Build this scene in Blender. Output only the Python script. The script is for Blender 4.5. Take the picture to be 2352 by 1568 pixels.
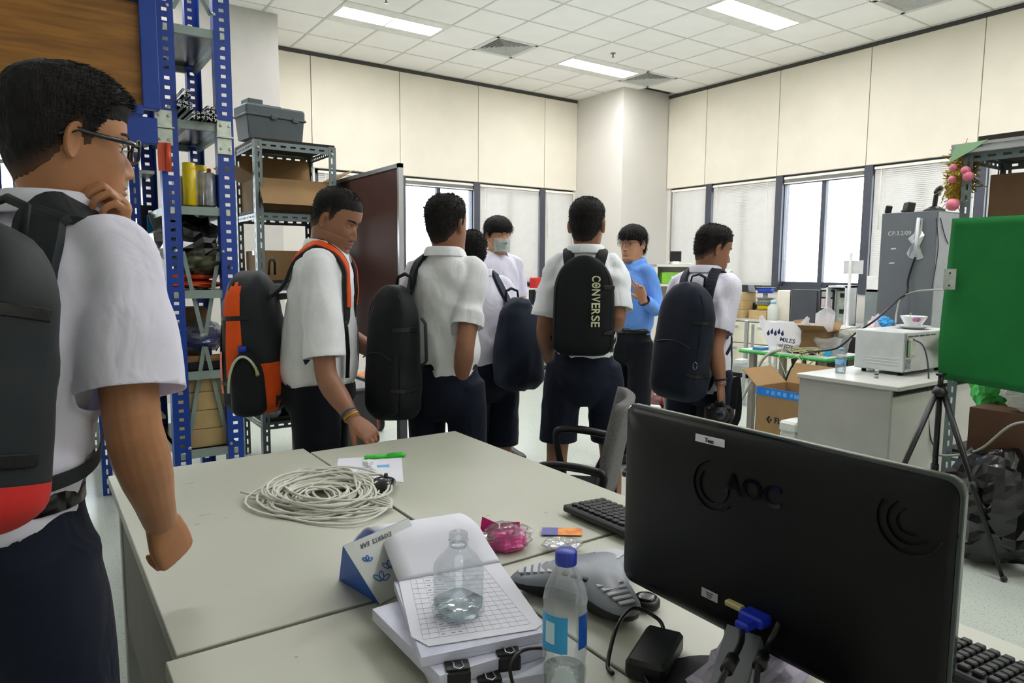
import bpy, bmesh, math, random
import numpy as np
from mathutils import Vector, Matrix, noise as mnoise
from math import sin, cos, pi, radians, sqrt, atan2
for _o in list(bpy.data.objects): bpy.data.objects.remove(_o)
SC = bpy.context.scene
COL = SC.collection
# ---------------------------------------------------------------- camera
F_PX = 1601.5
YAW, PIT, ROLL = radians(34.664), radians(-5.988), radians(0.389)
CAM = np.array([0, 0, 1.38])
_fw = np.array([sin(YAW)*cos(PIT), cos(YAW)*cos(PIT), sin(PIT)])
_r0 = np.array([cos(YAW), -sin(YAW), 0]); _u0 = np.cross(_r0, _fw)
_rt = _r0*cos(ROLL) + _u0*sin(ROLL); _up = -_r0*sin(ROLL) + _u0*cos(ROLL)
cd = bpy.data.cameras.new('camera'); cam = bpy.data.objects.new('camera', cd); COL.objects.link(cam)
cd.sensor_fit = 'HORIZONTAL'; cd.sensor_width = 36.0; cd.lens = 36.0*F_PX/2352
cd.clip_start = 0.02; cd.clip_end = 200
cam.matrix_world = Matrix(((_rt[0], _up[0], -_fw[0], CAM[0]), (_rt[1], _up[1], -_fw[1], CAM[1]), (_rt[2], _up[2], -_fw[2], CAM[2]), (0, 0, 0, 1)))
SC.camera = cam
# ---------------------------------------------------------------- world (hazy bright daytime sky), exposure
wd = bpy.data.worlds.new('World'); SC.world = wd; wd.use_nodes = True
_nt = wd.node_tree; _bg = _nt.nodes['Background']
_tc = _nt.nodes.new('ShaderNodeTexCoord'); _sp = _nt.nodes.new('ShaderNodeSeparateXYZ'); _rp = _nt.nodes.new('ShaderNodeValToRGB')
_nt.links.new(_tc.outputs['Generated'], _sp.inputs[0]); _nt.links.new(_sp.outputs['Z'], _rp.inputs[0]); _nt.links.new(_rp.outputs[0], _bg.inputs[0])
_rp.color_ramp.elements[0].position = 0.0; _rp.color_ramp.elements[0].color = (0.93, 0.96, 1.0, 1)
_rp.color_ramp.elements[1].position = 1.0; _rp.color_ramp.elements[1].color = (0.78, 0.88, 1.0, 1)
_bg.inputs[1].default_value = 4.5
SC.view_settings.view_transform = 'Standard'; SC.view_settings.look = 'None'
SC.view_settings.gamma = 1.0; SC.view_settings.use_curve_mapping = False
SC.view_settings.exposure = 1.08
LAMP = 23.0          # emission strength of the fluorescent ceiling panels
# room box
XW, YW, ZC, X0, Y0 = 8.207, 8.73, 4.005, -3.2, -3.4
SILL, HEADZ = 1.10, 2.612
def portal(loc, rot, sx, sy):
    l = bpy.data.lights.new('window_daylight', 'AREA'); l.shape = 'RECTANGLE'; l.size = sx; l.size_y = sy
    l.cycles.is_portal = True
    o = bpy.data.objects.new('window_daylight', l); COL.objects.link(o); o.location = loc; o.rotation_euler = rot
portal((5.2, YW+0.30, 1.86), (radians(-90), 0, 0), 4.6, 1.6)
portal((-.65, YW+0.30, 1.86), (radians(-90), 0, 0), 2.5, 1.6)
portal((XW+0.30, 4.3, 1.86), (0, radians(90), 0), 1.6, 7.2)
SC.cycles.max_bounces = 8; SC.cycles.diffuse_bounces = 5; SC.cycles.glossy_bounces = 3; SC.cycles.transmission_bounces = 8
SC.cycles.transparent_max_bounces = 12; SC.cycles.sample_clamp_indirect = 6.0; SC.cycles.caustics_refractive = False; SC.cycles.caustics_reflective = False
# ---------------------------------------------------------------- pixel -> place helpers (photo is 2352x1568)
def ray(x, y): return _fw + _rt*(x-1176)/F_PX + _up*(784-y)/F_PX
def atd(x, y, d): return CAM + ray(x, y)*d
def atz(x, y, z): r = ray(x, y); return CAM + r*(z-CAM[2])/r[2]
def atx(x, y, X): r = ray(x, y); return CAM + r*(X-CAM[0])/r[0]
def aty(x, y, Y): r = ray(x, y); return CAM + r*(Y-CAM[1])/r[1]
def pj(p):
    d = np.array(p, float)-CAM; z = d@_fw
    return 1176+F_PX*(d@_rt)/z, 784-F_PX*(d@_up)/z, z
# ---------------------------------------------------------------- materials
_M = {}
def hexlin(c):
    if isinstance(c, str):
        c = c.lstrip('#'); c = [int(c[i:i+2], 16)/255 for i in (0, 2, 4)]
        c = [x/12.92 if x <= 0.04045 else ((x+0.055)/1.055)**2.4 for x in c]
    return tuple(c[:3])
def mat(name, col=(.5, .5, .5), rough=.5, metal=0, var=.06, vscale=8, bump=0, bscale=60, spec=.5, trans=0, ior=1.45, alpha=1, emit=None, estr=1, sss=0, col2=None, coat=0, stretch=None, tl=0, sheen=0):
    """procedural principled material: base colour broken up by noise, optional fine bump"""
    if name in _M: return _M[name]
    m = bpy.data.materials.new(name); _M[name] = m; m.use_nodes = True
    nt = m.node_tree; b = nt.nodes['Principled BSDF']; L = nt.links
    c = hexlin(col)
    tc = nt.nodes.new('ShaderNodeTexCoord'); src = tc.outputs['Object']
    if stretch:
        mp = nt.nodes.new('ShaderNodeMapping'); mp.inputs['Scale'].default_value = stretch; L.new(src, mp.inputs[0]); src = mp.outputs[0]
    nz = nt.nodes.new('ShaderNodeTexNoise'); nz.inputs['Scale'].default_value = vscale; nz.inputs['Detail'].default_value = 4; L.new(src, nz.inputs[0])
    rp = nt.nodes.new('ShaderNodeValToRGB'); L.new(nz.outputs[0], rp.inputs[0])
    if col2 is None:
        a = [min(1, x*(1-var)) for x in c]; d = [min(1, x*(1+var)) for x in c]
    else: a = c; d = hexlin(col2)
    rp.color_ramp.elements[0].position = .35; rp.color_ramp.elements[1].position = .65
    rp.color_ramp.elements[0].color = (*a, 1); rp.color_ramp.elements[1].color = (*d, 1)
    L.new(rp.outputs[0], b.inputs['Base Color'])
    b.inputs['Roughness'].default_value = rough; b.inputs['Metallic'].default_value = metal
    b.inputs['Specular IOR Level'].default_value = spec; b.inputs['IOR'].default_value = ior
    if trans: b.inputs['Transmission Weight'].default_value = trans
    if alpha < 1: b.inputs['Alpha'].default_value = alpha
    if coat: b.inputs['Coat Weight'].default_value = coat; b.inputs['Coat Roughness'].default_value = .08
    if sheen: b.inputs['Sheen Weight'].default_value = sheen
    if sss:
        b.inputs['Subsurface Weight'].default_value = sss; b.inputs['Subsurface Radius'].default_value = (.6, .25, .15); b.inputs['Subsurface Scale'].default_value = .015
    if emit is not None:
        b.inputs['Emission Color'].default_value = (*hexlin(emit), 1); b.inputs['Emission Strength'].default_value = estr
    if bump:
        n2 = nt.nodes.new('ShaderNodeTexNoise'); n2.inputs['Scale'].default_value = bscale; n2.inputs['Detail'].default_value = 3; L.new(src, n2.inputs[0])
        bp = nt.nodes.new('ShaderNodeBump'); bp.inputs['Strength'].default_value = bump; bp.inputs['Distance'].default_value = .01
        L.new(n2.outputs[0], bp.inputs['Height']); L.new(bp.outputs[0], b.inputs['Normal'])
    if tl:
        t = nt.nodes.new('ShaderNodeBsdfTranslucent'); L.new(rp.outputs[0], t.inputs[0])
        mx = nt.nodes.new('ShaderNodeMixShader'); mx.inputs[0].default_value = tl
        L.new(b.outputs[0], mx.inputs[1]); L.new(t.outputs[0], mx.inputs[2]); L.new(mx.outputs[0], nt.nodes['Material Output'].inputs[0])
    return m
def clear_mat(name, tint='#ffffff', refl=.55, milk=.0, rough=.03):
    """thin clear plastic: mostly see-through, mirror-like at grazing angles, a little milky"""
    if name in _M: return _M[name]
    m = bpy.data.materials.new(name); _M[name] = m; m.use_nodes = True; nt = m.node_tree; nt.nodes.clear(); L = nt.links; N = nt.nodes.new
    out = N('ShaderNodeOutputMaterial'); tr = N('ShaderNodeBsdfTransparent'); tr.inputs[0].default_value = (*hexlin(tint), 1); gl = N('ShaderNodeBsdfGlossy'); gl.inputs['Roughness'].default_value = rough
    lw = N('ShaderNodeLayerWeight'); lw.inputs[0].default_value = .35; mu = N('ShaderNodeMath'); mu.operation = 'MULTIPLY_ADD'; L.new(lw.outputs['Fresnel'], mu.inputs[0]); mu.inputs[1].default_value = refl; mu.inputs[2].default_value = .04; mu.use_clamp = True
    nz = N('ShaderNodeTexNoise'); nz.inputs['Scale'].default_value = 40; bp = N('ShaderNodeBump'); bp.inputs['Strength'].default_value = .08; L.new(nz.outputs[0], bp.inputs['Height']); L.new(bp.outputs[0], gl.inputs['Normal'])
    mx = N('ShaderNodeMixShader'); L.new(mu.outputs[0], mx.inputs[0]); L.new(tr.outputs[0], mx.inputs[1]); L.new(gl.outputs[0], mx.inputs[2]); last = mx
    if milk:
        df = N('ShaderNodeBsdfDiffuse'); df.inputs[0].default_value = (*hexlin(tint), 1); tl = N('ShaderNodeBsdfTranslucent'); tl.inputs[0].default_value = (*hexlin(tint), 1); a = N('ShaderNodeMixShader'); a.inputs[0].default_value = .4; L.new(df.outputs[0], a.inputs[1]); L.new(tl.outputs[0], a.inputs[2])
        m2 = N('ShaderNodeMixShader'); m2.inputs[0].default_value = milk; L.new(mx.outputs[0], m2.inputs[1]); L.new(a.outputs[0], m2.inputs[2]); last = m2
    L.new(last.outputs[0], out.inputs[0]); return m
# ---------------------------------------------------------------- mesh builder
def Rz(a): c, s = cos(a), sin(a); return np.array([[c, -s, 0], [s, c, 0], [0, 0, 1.]])
def Rx(a): c, s = cos(a), sin(a); return np.array([[1., 0, 0], [0, c, -s], [0, s, c]])
def Ry(a): c, s = cos(a), sin(a); return np.array([[c, 0, s], [0, 1., 0], [-s, 0, c]])
def basis(d, up=(0, 0, 1)):
    """columns: side, up-ish, d"""
    d = np.array(d, float); d = d/np.linalg.norm(d); up = np.array(up, float)
    if abs(d@up) > .98: up = np.array([0, 1., 0]) if abs(d[1]) < .9 else np.array([1., 0, 0])
    s = np.cross(up, d); s /= np.linalg.norm(s); u = np.cross(d, s)
    return np.stack([s, u, d], 1)
class MB:
    def __init__(s): s.v = []; s.f = []; s.m = []; s.sm = []
    def add(s, v, f, R=None, t=(0, 0, 0), mi=0, smooth=False):
        v = np.asarray(v, float).reshape(-1, 3)
        if R is not None: v = v@np.asarray(R).T
        v = v+np.asarray(t, float); n = len(s.v)
        s.v.extend(v.tolist()); s.f.extend([[i+n for i in q] for q in f]); s.m.extend([mi]*len(f)); s.sm.extend([smooth]*len(f))
        return s
    def box(s, c, d, R=None, mi=0, taper=1.0, b=0):
        """box centred at c, size d; b = chamfer of all edges"""
        x, y, z = [q/2 for q in d]
        if b > 0:
            b = min(b, x*.9, y*.9, z*.9); P = []
            for sx in (-1, 1):
                for sy in (-1, 1):
                    for sz in (-1, 1):
                        P += [(sx*x, sy*(y-b), sz*(z-b)), (sx*(x-b), sy*y, sz*(z-b)), (sx*(x-b), sy*(y-b), sz*z)]
            bm = bmesh.new(); [bm.verts.new(p) for p in P]; r = bmesh.ops.convex_hull(bm, input=bm.verts)
            bmesh.ops.dissolve_limit(bm, angle_limit=.01, verts=bm.verts, edges=bm.edges); bm.verts.index_update()
            V = [tuple(q.co) for q in bm.verts]; FF = [[q.index for q in f.verts] for f in bm.faces]; bm.free()
            return s.add(V, FF, R, c, mi)
        k = taper
        V = [(-x, -y, -z), (x, -y, -z), (x, y, -z), (-x, y, -z), (-x*k, -y*k, z), (x*k, -y*k, z), (x*k, y*k, z), (-x*k, y*k, z)]
        return s.add(V, [[0, 3, 2, 1], [4, 5, 6, 7], [0, 1, 5, 4], [1, 2, 6, 5], [2, 3, 7, 6], [3, 0, 4, 7]], R, c, mi)
    def bx(s, a, b, mi=0, bev=0):
        a = np.array(a, float); b = np.array(b, float); return s.box((a+b)/2, np.abs(b-a), mi=mi, b=bev)
    def tube(s, path, r, n=8, mi=0, cap=True, flat=1.0, closed=False):
        P = np.array(path, float); k = len(P); rr = np.broadcast_to(np.asarray(r, float), (k,)); V = []; up = None
        for i in range(k):
            if closed: d = P[(i+1) % k]-P[i-1]
            else: d = P[min(i+1, k-1)]-P[max(i-1, 0)]
            if np.linalg.norm(d) < 1e-9: d = np.array([0, 0, 1.])
            d = d/np.linalg.norm(d)
            if up is None: up = basis(d)[:, 1]
            else:
                up = up-d*(up@d); nn = np.linalg.norm(up); up = up/nn if nn > 1e-6 else basis(d)[:, 1]
            sd = np.cross(up, d)
            for j in range(n):
                a = 2*pi*j/n; V.append(P[i]+rr[i]*(sd*cos(a)+up*sin(a)*flat))
        FF = []
        for i in range(k if closed else k-1):
            i2 = (i+1) % k
            for j in range(n): FF.append([i*n+j, i*n+(j+1) % n, i2*n+(j+1) % n, i2*n+j])
        if cap and not closed: FF += [list(range(n))[::-1], [(k-1)*n+j for j in range(n)]]
        return s.add(V, FF, mi=mi, smooth=n > 5)
    def cyl(s, a, b, r, r2=None, n=16, mi=0): return s.tube([a, b], [r, r if r2 is None else r2], n, mi)
    def lathe(s, prof, n=24, c=(0, 0, 0), R=None, mi=0, cap=True, sq=None):
        """prof: (r, z) list from bottom to top; sq: superellipse power for squarish sections"""
        V = []
        for r, z in prof:
            for j in range(n):
                a = 2*pi*j/n; ca, sa = cos(a), sin(a)
                if sq: q = (abs(ca)**sq+abs(sa)**sq)**(-1/sq); ca *= q; sa *= q
                V.append((r*ca, r*sa, z))
        k = len(prof); FF = [[i*n+j, i*n+(j+1) % n, (i+1)*n+(j+1) % n, (i+1)*n+j] for i in range(k-1) for j in range(n)]
        if cap: FF += [list(range(n))[::-1], [(k-1)*n+j for j in range(n)]]
        return s.add(V, FF, R, c, mi, True)
    def prism(s, poly, h, R=None, t=(0, 0, 0), mi=0):
        n = len(poly); V = [(x, y, 0) for x, y in poly]+[(x, y, h) for x, y in poly]
        return s.add(V, [list(range(n))[::-1], list(range(n, 2*n))]+[[i, (i+1) % n, n+(i+1) % n, n+i] for i in range(n)], R, t, mi)
    def sphere(s, c, r, n=16, m=10, R=None, mi=0):
        r = np.broadcast_to(np.asarray(r, float), (3,)); V = [(0, 0, -r[2])]
        for i in range(1, m):
            a = -pi/2+pi*i/m
            for j in range(n): b = 2*pi*j/n; V.append((r[0]*cos(a)*cos(b), r[1]*cos(a)*sin(b), r[2]*sin(a)))
        V.append((0, 0, r[2])); FF = [[0, 1+(j+1) % n, 1+j] for j in range(n)]
        for i in range(m-2):
            for j in range(n): FF.append([1+i*n+j, 1+i*n+(j+1) % n, 1+(i+1)*n+(j+1) % n, 1+(i+1)*n+j])
        k = len(V)-1; FF += [[k, 1+(m-2)*n+j, 1+(m-2)*n+(j+1) % n] for j in range(n)]
        return s.add(V, FF, R, c, mi, True)
    def grid(s, fn, nu, nv, mi=0, smooth=True, wrap=False):
        V = [fn(i/nu, j/nv) for i in range(nu+1) for j in range(nv+1)]
        FF = [[i*(nv+1)+j, (i+1)*(nv+1)+j, (i+1)*(nv+1)+j+1, i*(nv+1)+j+1] for i in range(nu) for j in range(nv)]
        return s.add(V, FF, mi=mi, smooth=smooth)
    def sheet(s, pts, th, mi=0):
        """planar polygon in 3D given thickness th along its normal"""
        P = np.array(pts, float); nr = np.cross(P[1]-P[0], P[2]-P[0]); nr /= np.linalg.norm(nr); n = len(P)
        V = np.concatenate([P-nr*th/2, P+nr*th/2])
        return s.add(V, [list(range(n))[::-1], list(range(n, 2*n))]+[[i, (i+1) % n, n+(i+1) % n, n+i] for i in range(n)], mi=mi)
_names = {}
def tag(o, label=None, cat=None, group=None, kind=None):
    if label: o['label'] = label
    if cat: o['category'] = cat
    if group: o['group'] = group
    if kind: o['kind'] = kind
    return o
def mkmesh(name, mb, mats):
    me = bpy.data.meshes.new(name); me.from_pydata(mb.v, [], mb.f)
    for m in (mats if isinstance(mats, (list, tuple)) else [mats]): me.materials.append(m)
    me.polygons.foreach_set('material_index', mb.m); me.polygons.foreach_set('use_smooth', mb.sm); me.update()
    return me
def O(name, mb, mats, parent=None, world=False, bevel=0, solid=0, sub=0, smooth=None, weld=False):
    """link ONE mesh object; world=True: vertices are world coordinates although it is parented"""
    me = mkmesh(name, mb, mats) if isinstance(mb, MB) else mb
    o = bpy.data.objects.new(name, me); COL.objects.link(o)
    if parent is not None:
        o.parent = parent
        if world: o.matrix_parent_inverse = wmat(parent).inverted()
    if smooth is not None: me.polygons.foreach_set('use_smooth', [smooth]*len(me.polygons))
    if solid: md = o.modifiers.new('solid', 'SOLIDIFY'); md.thickness = solid; md.offset = 0
    if bevel: md = o.modifiers.new('bevel', 'BEVEL'); md.width = bevel; md.segments = 2; md.limit_method = 'ANGLE'
    if sub: md = o.modifiers.new('sub', 'SUBSURF'); md.levels = sub; md.render_levels = sub
    return o
def wmat(o):
    m = Matrix.LocRotScale(o.location, o.rotation_euler, o.scale)
    return (wmat(o.parent)@o.matrix_parent_inverse@m) if o.parent else m
def T(name, label, cat, loc=(0, 0, 0), rz=0, group=None, kind=None):
    o = bpy.data.objects.new(name, None); COL.objects.link(o); o.empty_display_size = .05
    o.location = [float(q) for q in loc]; o.rotation_euler = (0, 0, rz)
    return tag(o, label, cat, group, kind)
def dup(root, loc=None, rz=None, label=None, par=None):
    r = root.copy(); COL.objects.link(r)
    if par is not None: r.parent = par
    if loc is not None: r.location = [float(q) for q in loc]
    if rz is not None: r.rotation_euler = (0, 0, rz)
    if label: r['label'] = label
    for c in root.children: dup(c, par=r)
    return r
def text_mesh(txt, size, depth=.0005, font_bold=True, align='CENTER'):
    """flat lettering as a mesh in the XY plane"""
    cu = bpy.data.curves.new('lettering', 'FONT'); cu.body = txt; cu.size = size; cu.extrude = depth; cu.align_x = align; cu.align_y = 'CENTER'
    if font_bold: cu.offset = size*.018
    ob = bpy.data.objects.new('lettering', cu); COL.objects.link(ob)
    dg = bpy.context.evaluated_depsgraph_get(); me = bpy.data.meshes.new_from_object(ob.evaluated_get(dg))
    bpy.data.objects.remove(ob); bpy.data.curves.remove(cu)
    return me
def lettering(txt, size, pos, ex, ey, m, parent, name='lettering', bold=True, depth=.0005, sx=1.0):
    """text placed at world pos with reading direction ex and up direction ey"""
    me = text_mesh(txt, size, depth, bold); me.materials.clear(); me.materials.append(m)
    ex = np.array(ex, float); ex /= np.linalg.norm(ex); ey = np.array(ey, float); ey -= ex*(ex@ey); ey /= np.linalg.norm(ey); ez = np.cross(ex, ey)
    A = Matrix(((ex[0]*sx, ey[0], ez[0], pos[0]), (ex[1]*sx, ey[1], ez[1], pos[1]), (ex[2]*sx, ey[2], ez[2], pos[2]), (0, 0, 0, 1)))
    me.transform((wmat(parent).inverted() if parent else Matrix())@A)
    return O(name, me, m, parent)
random.seed(7); RN = np.random.RandomState(5)
# ================================================================ the room
m_wall = mat('wall_paint', '#d2cfc8', .75, var=.02, vscale=2, bump=.05, bscale=180)
m_panel = mat('cream_wall_panel', '#dfd9c9', .6, var=.025, vscale=3, bump=.04, bscale=90)
m_tile = mat('ceiling_tile', '#faf9f6', .85, var=.015, vscale=2.5, bump=.12, bscale=150)
m_tbar = mat('ceiling_grid', '#dcdbd6', .6)
m_dark = mat('dark_gap', '#4a4846', .8)
m_darker = mat('plenum_dark', '#2a2a29', .9)
m_frame = mat('window_aluminium_dark', '#4c4f58', .45, metal=.3)
m_alu = mat('aluminium', '#b9bcbe', .35, metal=.8)
def floor_mat():
    m = mat('floor_vinyl', '#b3bbb2', .22, var=.03, vscale=1.2, spec=.45)
    nt = m.node_tree; L = nt.links; b = nt.nodes['Principled BSDF']
    tc = nt.nodes.new('ShaderNodeTexCoord'); mp = nt.nodes.new('ShaderNodeMapping'); mp.inputs['Scale'].default_value = (60, 200, 1); L.new(tc.outputs['Object'], mp.inputs[0])
    n = nt.nodes.new('ShaderNodeTexNoise'); n.inputs['Scale'].default_value = 1; n.inputs['Detail'].default_value = 2; L.new(mp.outputs[0], n.inputs[0])
    r = nt.nodes.new('ShaderNodeValToRGB'); L.new(n.outputs[0], r.inputs[0])
    r.color_ramp.elements[0].position = .32; r.color_ramp.elements[0].color = (.62, .62, .56, 1); r.color_ramp.elements[1].position = .42; r.color_ramp.elements[1].color = (1, 1, 1, 1)
    mx = nt.nodes.new('ShaderNodeMix'); mx.data_type = 'RGBA'; mx.blend_type = 'MULTIPLY'; mx.inputs[0].default_value = 1
    old = b.inputs['Base Color'].links[0].from_socket; L.new(old, mx.inputs[6]); L.new(r.outputs[0], mx.inputs[7]); L.new(mx.outputs[2], b.inputs['Base Color'])
    n3 = nt.nodes.new('ShaderNodeTexNoise'); n3.inputs['Scale'].default_value = 9; L.new(tc.outputs['Object'], n3.inputs[0])
    bp = nt.nodes.new('ShaderNodeBump'); bp.inputs['Strength'].default_value = .06; L.new(n3.outputs[0], bp.inputs['Height']); L.new(bp.outputs[0], b.inputs['Normal'])
    return m
fl = tag(O('floor', MB().bx((X0-.2, Y0-.2, -.1), (XW+.2, YW+.2, 0)), floor_mat()), 'pale grey-green speckled vinyl floor of the lab', kind='structure')
# ceiling: slab + lay-in tiles + grid
cl = tag(O('ceiling', MB().bx((X0, Y0, ZC+.03), (XW+.2, YW+.2, ZC+.15)), m_darker), 'suspended ceiling of white square tiles', kind='structure')
GX, GY = 2.744, 6.896
gb = MB()
xi0 = math.ceil((X0-GX)/.6); yi0 = math.ceil((Y0-GY)/.6)
xs = [GX+.6*i for i in range(xi0, math.floor((XW-GX)/.6)+1)]; ys = [GY+.6*i for i in range(yi0, math.floor((YW-GY)/.6)+1)]
for x in xs: gb.bx((x-.009, Y0, ZC-.001), (x+.009, YW, ZC+.02))
for y in ys: gb.bx((X0, y-.009, ZC-.001), (XW, y+.009, ZC+.02))
O('ceiling_grid', gb, m_tbar, cl)
LIGHTS = [(2.744, 6.896), (5.744, 6.896), (5.744, 4.496), (2.744, 4.496), (-.256, 6.896), (-.256, 4.496), (2.744, 2.096), (5.744, 2.096), (5.744, -.304), (2.744, -.304), (-.256, 2.096), (-.256, -.304), (-.256, -2.704), (2.744, -2.704), (5.744, -2.704)]  # last row is out of view, added as frontal fill; only its middle lit
VENTS = [(4.544, 6.896), (6.944, 6.896), (6.944, 3.296)]
busy = set()
for x, y in LIGHTS: busy |= {(round(x+.3, 2), round(y+.3, 2)), (round(x+.9, 2), round(y+.3, 2))}
for x, y in VENTS: busy.add((round(x+.3, 2), round(y+.3, 2)))
tcache = {}; rest = MB(); allx = [X0]+xs+[XW]; ally = [Y0]+ys+[YW]
for a in range(len(allx)-1):
    for b in range(len(ally)-1):
        xa, xb, ya, yb = allx[a]+.0125, allx[a+1]-.0125, ally[b]+.0125, ally[b+1]-.0125
        c = ((allx[a]+allx[a+1])/2, (ally[b]+ally[b+1])/2)
        if xb-xa < .02 or yb-ya < .02 or (round(c[0], 2), round(c[1], 2)) in busy: continue
        if c[0] > 7.25 and c[1] > 7.7: continue
        u, v, d = pj((c[0], c[1], ZC))
        if d > 0 and -150 < u < 2500 and -120 < v < 800:
            k = (round(xb-xa, 3), round(yb-ya, 3))
            if k not in tcache: tcache[k] = mkmesh('tile', MB().box((0, 0, 0), (k[0], k[1], .016), b=.003), m_tile)
            o = bpy.data.objects.new('tile', tcache[k]); COL.objects.link(o); o.parent = cl; o.location = ((xa+xb)/2, (ya+yb)/2, ZC+.008+RN.uniform(-.0006, .0006))
        else: rest.bx((xa, ya, ZC), (xb, yb, ZC+.016))
tag(O('tile_field', rest, m_tile, cl), kind='stuff')
# fluorescent troffers
m_lamp = mat('lamp_diffuser', '#ffffff', .4, emit=(1.0, .985, .99), estr=LAMP); m_troffer = mat('troffer_white', '#e4e4de', .4)
m_lampoff = mat('lamp_diffuser_off', '#dfe2df', .4)
LNAME = ['lit ceiling light nearest the pillar beside the storage shelving', 'lit ceiling light in front of the corner column', 'lit ceiling light highest up in the picture near the windows wall']
for i, (x, y) in enumerate(LIGHTS):
    t = T('ceiling_light', LNAME[i] if i < 3 else ['ceiling light over the far middle of the room', 'ceiling light above the storage racks', 'ceiling light near the rack end', 'ceiling light over the table group', 'ceiling light over the right rack', 'ceiling light behind the camera on the right', 'ceiling light behind the camera in the middle', 'ceiling light over the left student', 'ceiling light behind the camera on the left', 'unseen added ceiling light by the rear wall on the left', 'unseen added fill light in the ceiling by the rear wall, middle', 'unseen added ceiling light by the rear wall on the right'][i-3], 'ceiling light', (x+.6, y+.3, ZC-.0015), group='ceiling light panels')
    fr = MB(); fr.bx((-.59, -.29, 0), (.59, -.14, .02)); fr.bx((-.59, .14, 0), (.59, .29, .02)); fr.bx((-.59, -.14, .0), (-.57, .14, .02)); fr.bx((.57, -.14, 0), (.59, .14, .02)); fr.bx((-.57, -.14, .03), (.57, .14, .04))
    O('frame', fr, m_troffer, t)
    on = i not in (10, 11, 12, 14)
    O('diffuser', MB().bx((-.57, -.14, .006), (.57, .14, .012)), m_lamp if on else m_lampoff, t)
# square 4-way air diffusers
m_vent = mat('vent_white', '#d9dad8', .45)
for i, (x, y) in enumerate(VENTS):
    t = T('ceiling_vent', ['square air vent left of the middle ceiling light', 'square air vent above the corner column', 'square air vent near the top right ceiling edge'][i], 'air vent', (x+.3, y+.3, ZC), group='square ceiling air vents')
    fr = MB()
    for s in range(4):
        R = Rz(s*pi/2); fr.box(R@np.array([0, .27, .006]), (.58, .04, .016), R)
    O('frame', fr, m_vent, t); O('backing', MB().bx((-.27, -.27, .09), (.27, .27, .1)), m_darker, t)
    for k in range(6):
        b = MB(); o1, o2 = .25-.04*k, .225-.04*k; z0, z1 = .0, .05
        V = []
        for s in range(4):
            c, q = [(1, 1), (-1, 1), (-1, -1), (1, -1)][s]
            V += [(c*o1, q*o1, z0), (c*(o1-.003), q*(o1-.003), z0), (c*o2, q*o2, z1), (c*(o2-.003), q*(o2-.003), z1)]
        FF = []
        for s in range(4):
            n = (s+1) % 4; A, B = s*4, n*4
            FF += [[A, B, B+1, A+1], [A, A+2, B+2, B], [A+1, B+1, B+3, A+3]]
        b.add(V, FF); O('vane', b, m_vent, t)
m_sprk = mat('sprinkler_brass', '#8a8782', .35, metal=.7)
for i, (px, py) in enumerate([(1408, 128), (887, 2)]):
    p = atz(px, py, ZC-.03); t = T('ceiling_sprinkler', ['small sprinkler head near the middle ceiling light', 'small sprinkler head at the top picture edge'][i], 'sprinkler', (p[0], p[1], ZC), group='ceiling sprinklers')
    O('escutcheon', MB().lathe([(.03, -.008), (.036, 0)], 16), m_sprk, t); O('head', MB().cyl((0, 0, -.045), (0, 0, -.005), .009).lathe([(.004, -.052), (.02, -.05), (.02, -.047), (.004, -.045)], 12), m_sprk, t)
# ---------------- walls
wl = tag(O('wall_left', MB().bx((X0, YW, 0), (XW+.2, YW+.25, SILL)).bx((X0, YW+.02, HEADZ), (XW+.2, YW+.25, ZC+.1)).bx((X0, YW, SILL), (-1.85, YW+.25, HEADZ)).bx((.55, YW, SILL), (3.02, YW+.25, HEADZ)).bx((7.2, YW, SILL), (XW+.2, YW+.25, HEADZ)), m_wall), 'window wall behind the group with cream upper panels', kind='structure')
wr = tag(O('wall_right', MB().bx((XW, Y0, 0), (XW+.25, YW, SILL)).bx((XW+.02, Y0, HEADZ), (XW+.25, YW, ZC+.1)).bx((XW, Y0, SILL), (XW+.25, .95, HEADZ)).bx((XW, 7.6, SILL), (XW+.25, YW, HEADZ)), m_wall), 'window wall on the right with cream upper panels', kind='structure')
tag(O('wall_back', MB().bx((X0, Y0-.2, 0), (XW+.2, Y0, ZC+.1)), mat('rear_wall_paint', '#e9e7df', .8)), 'plain rear wall behind the camera', kind='structure')
tag(O('wall_near', MB().bx((X0-.2, Y0-.2, 0), (X0, YW+.25, ZC+.1)), mat('rear_wall_paint')), 'plain side wall beyond the shelving', kind='structure')
# columns
tag(O('wall_corner_column', MB().bx((7.24, 7.665, 0), (XW+.1, YW+.1, ZC+.05)), m_wall), 'white square column in the room corner', kind='structure')
m_pill = mat('pillar_paint', '#bcbab4', .8, var=.02, bump=.06, bscale=160)
tag(O('wall_pillar', MB().bx((1.0, 7.665, 0), (atx(637, 26, 1).tolist() and aty(637, 26, 7.665)[0], YW+.1, ZC+.05)), m_pill), 'grey-white pillar behind the blue storage rack', kind='structure')
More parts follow.
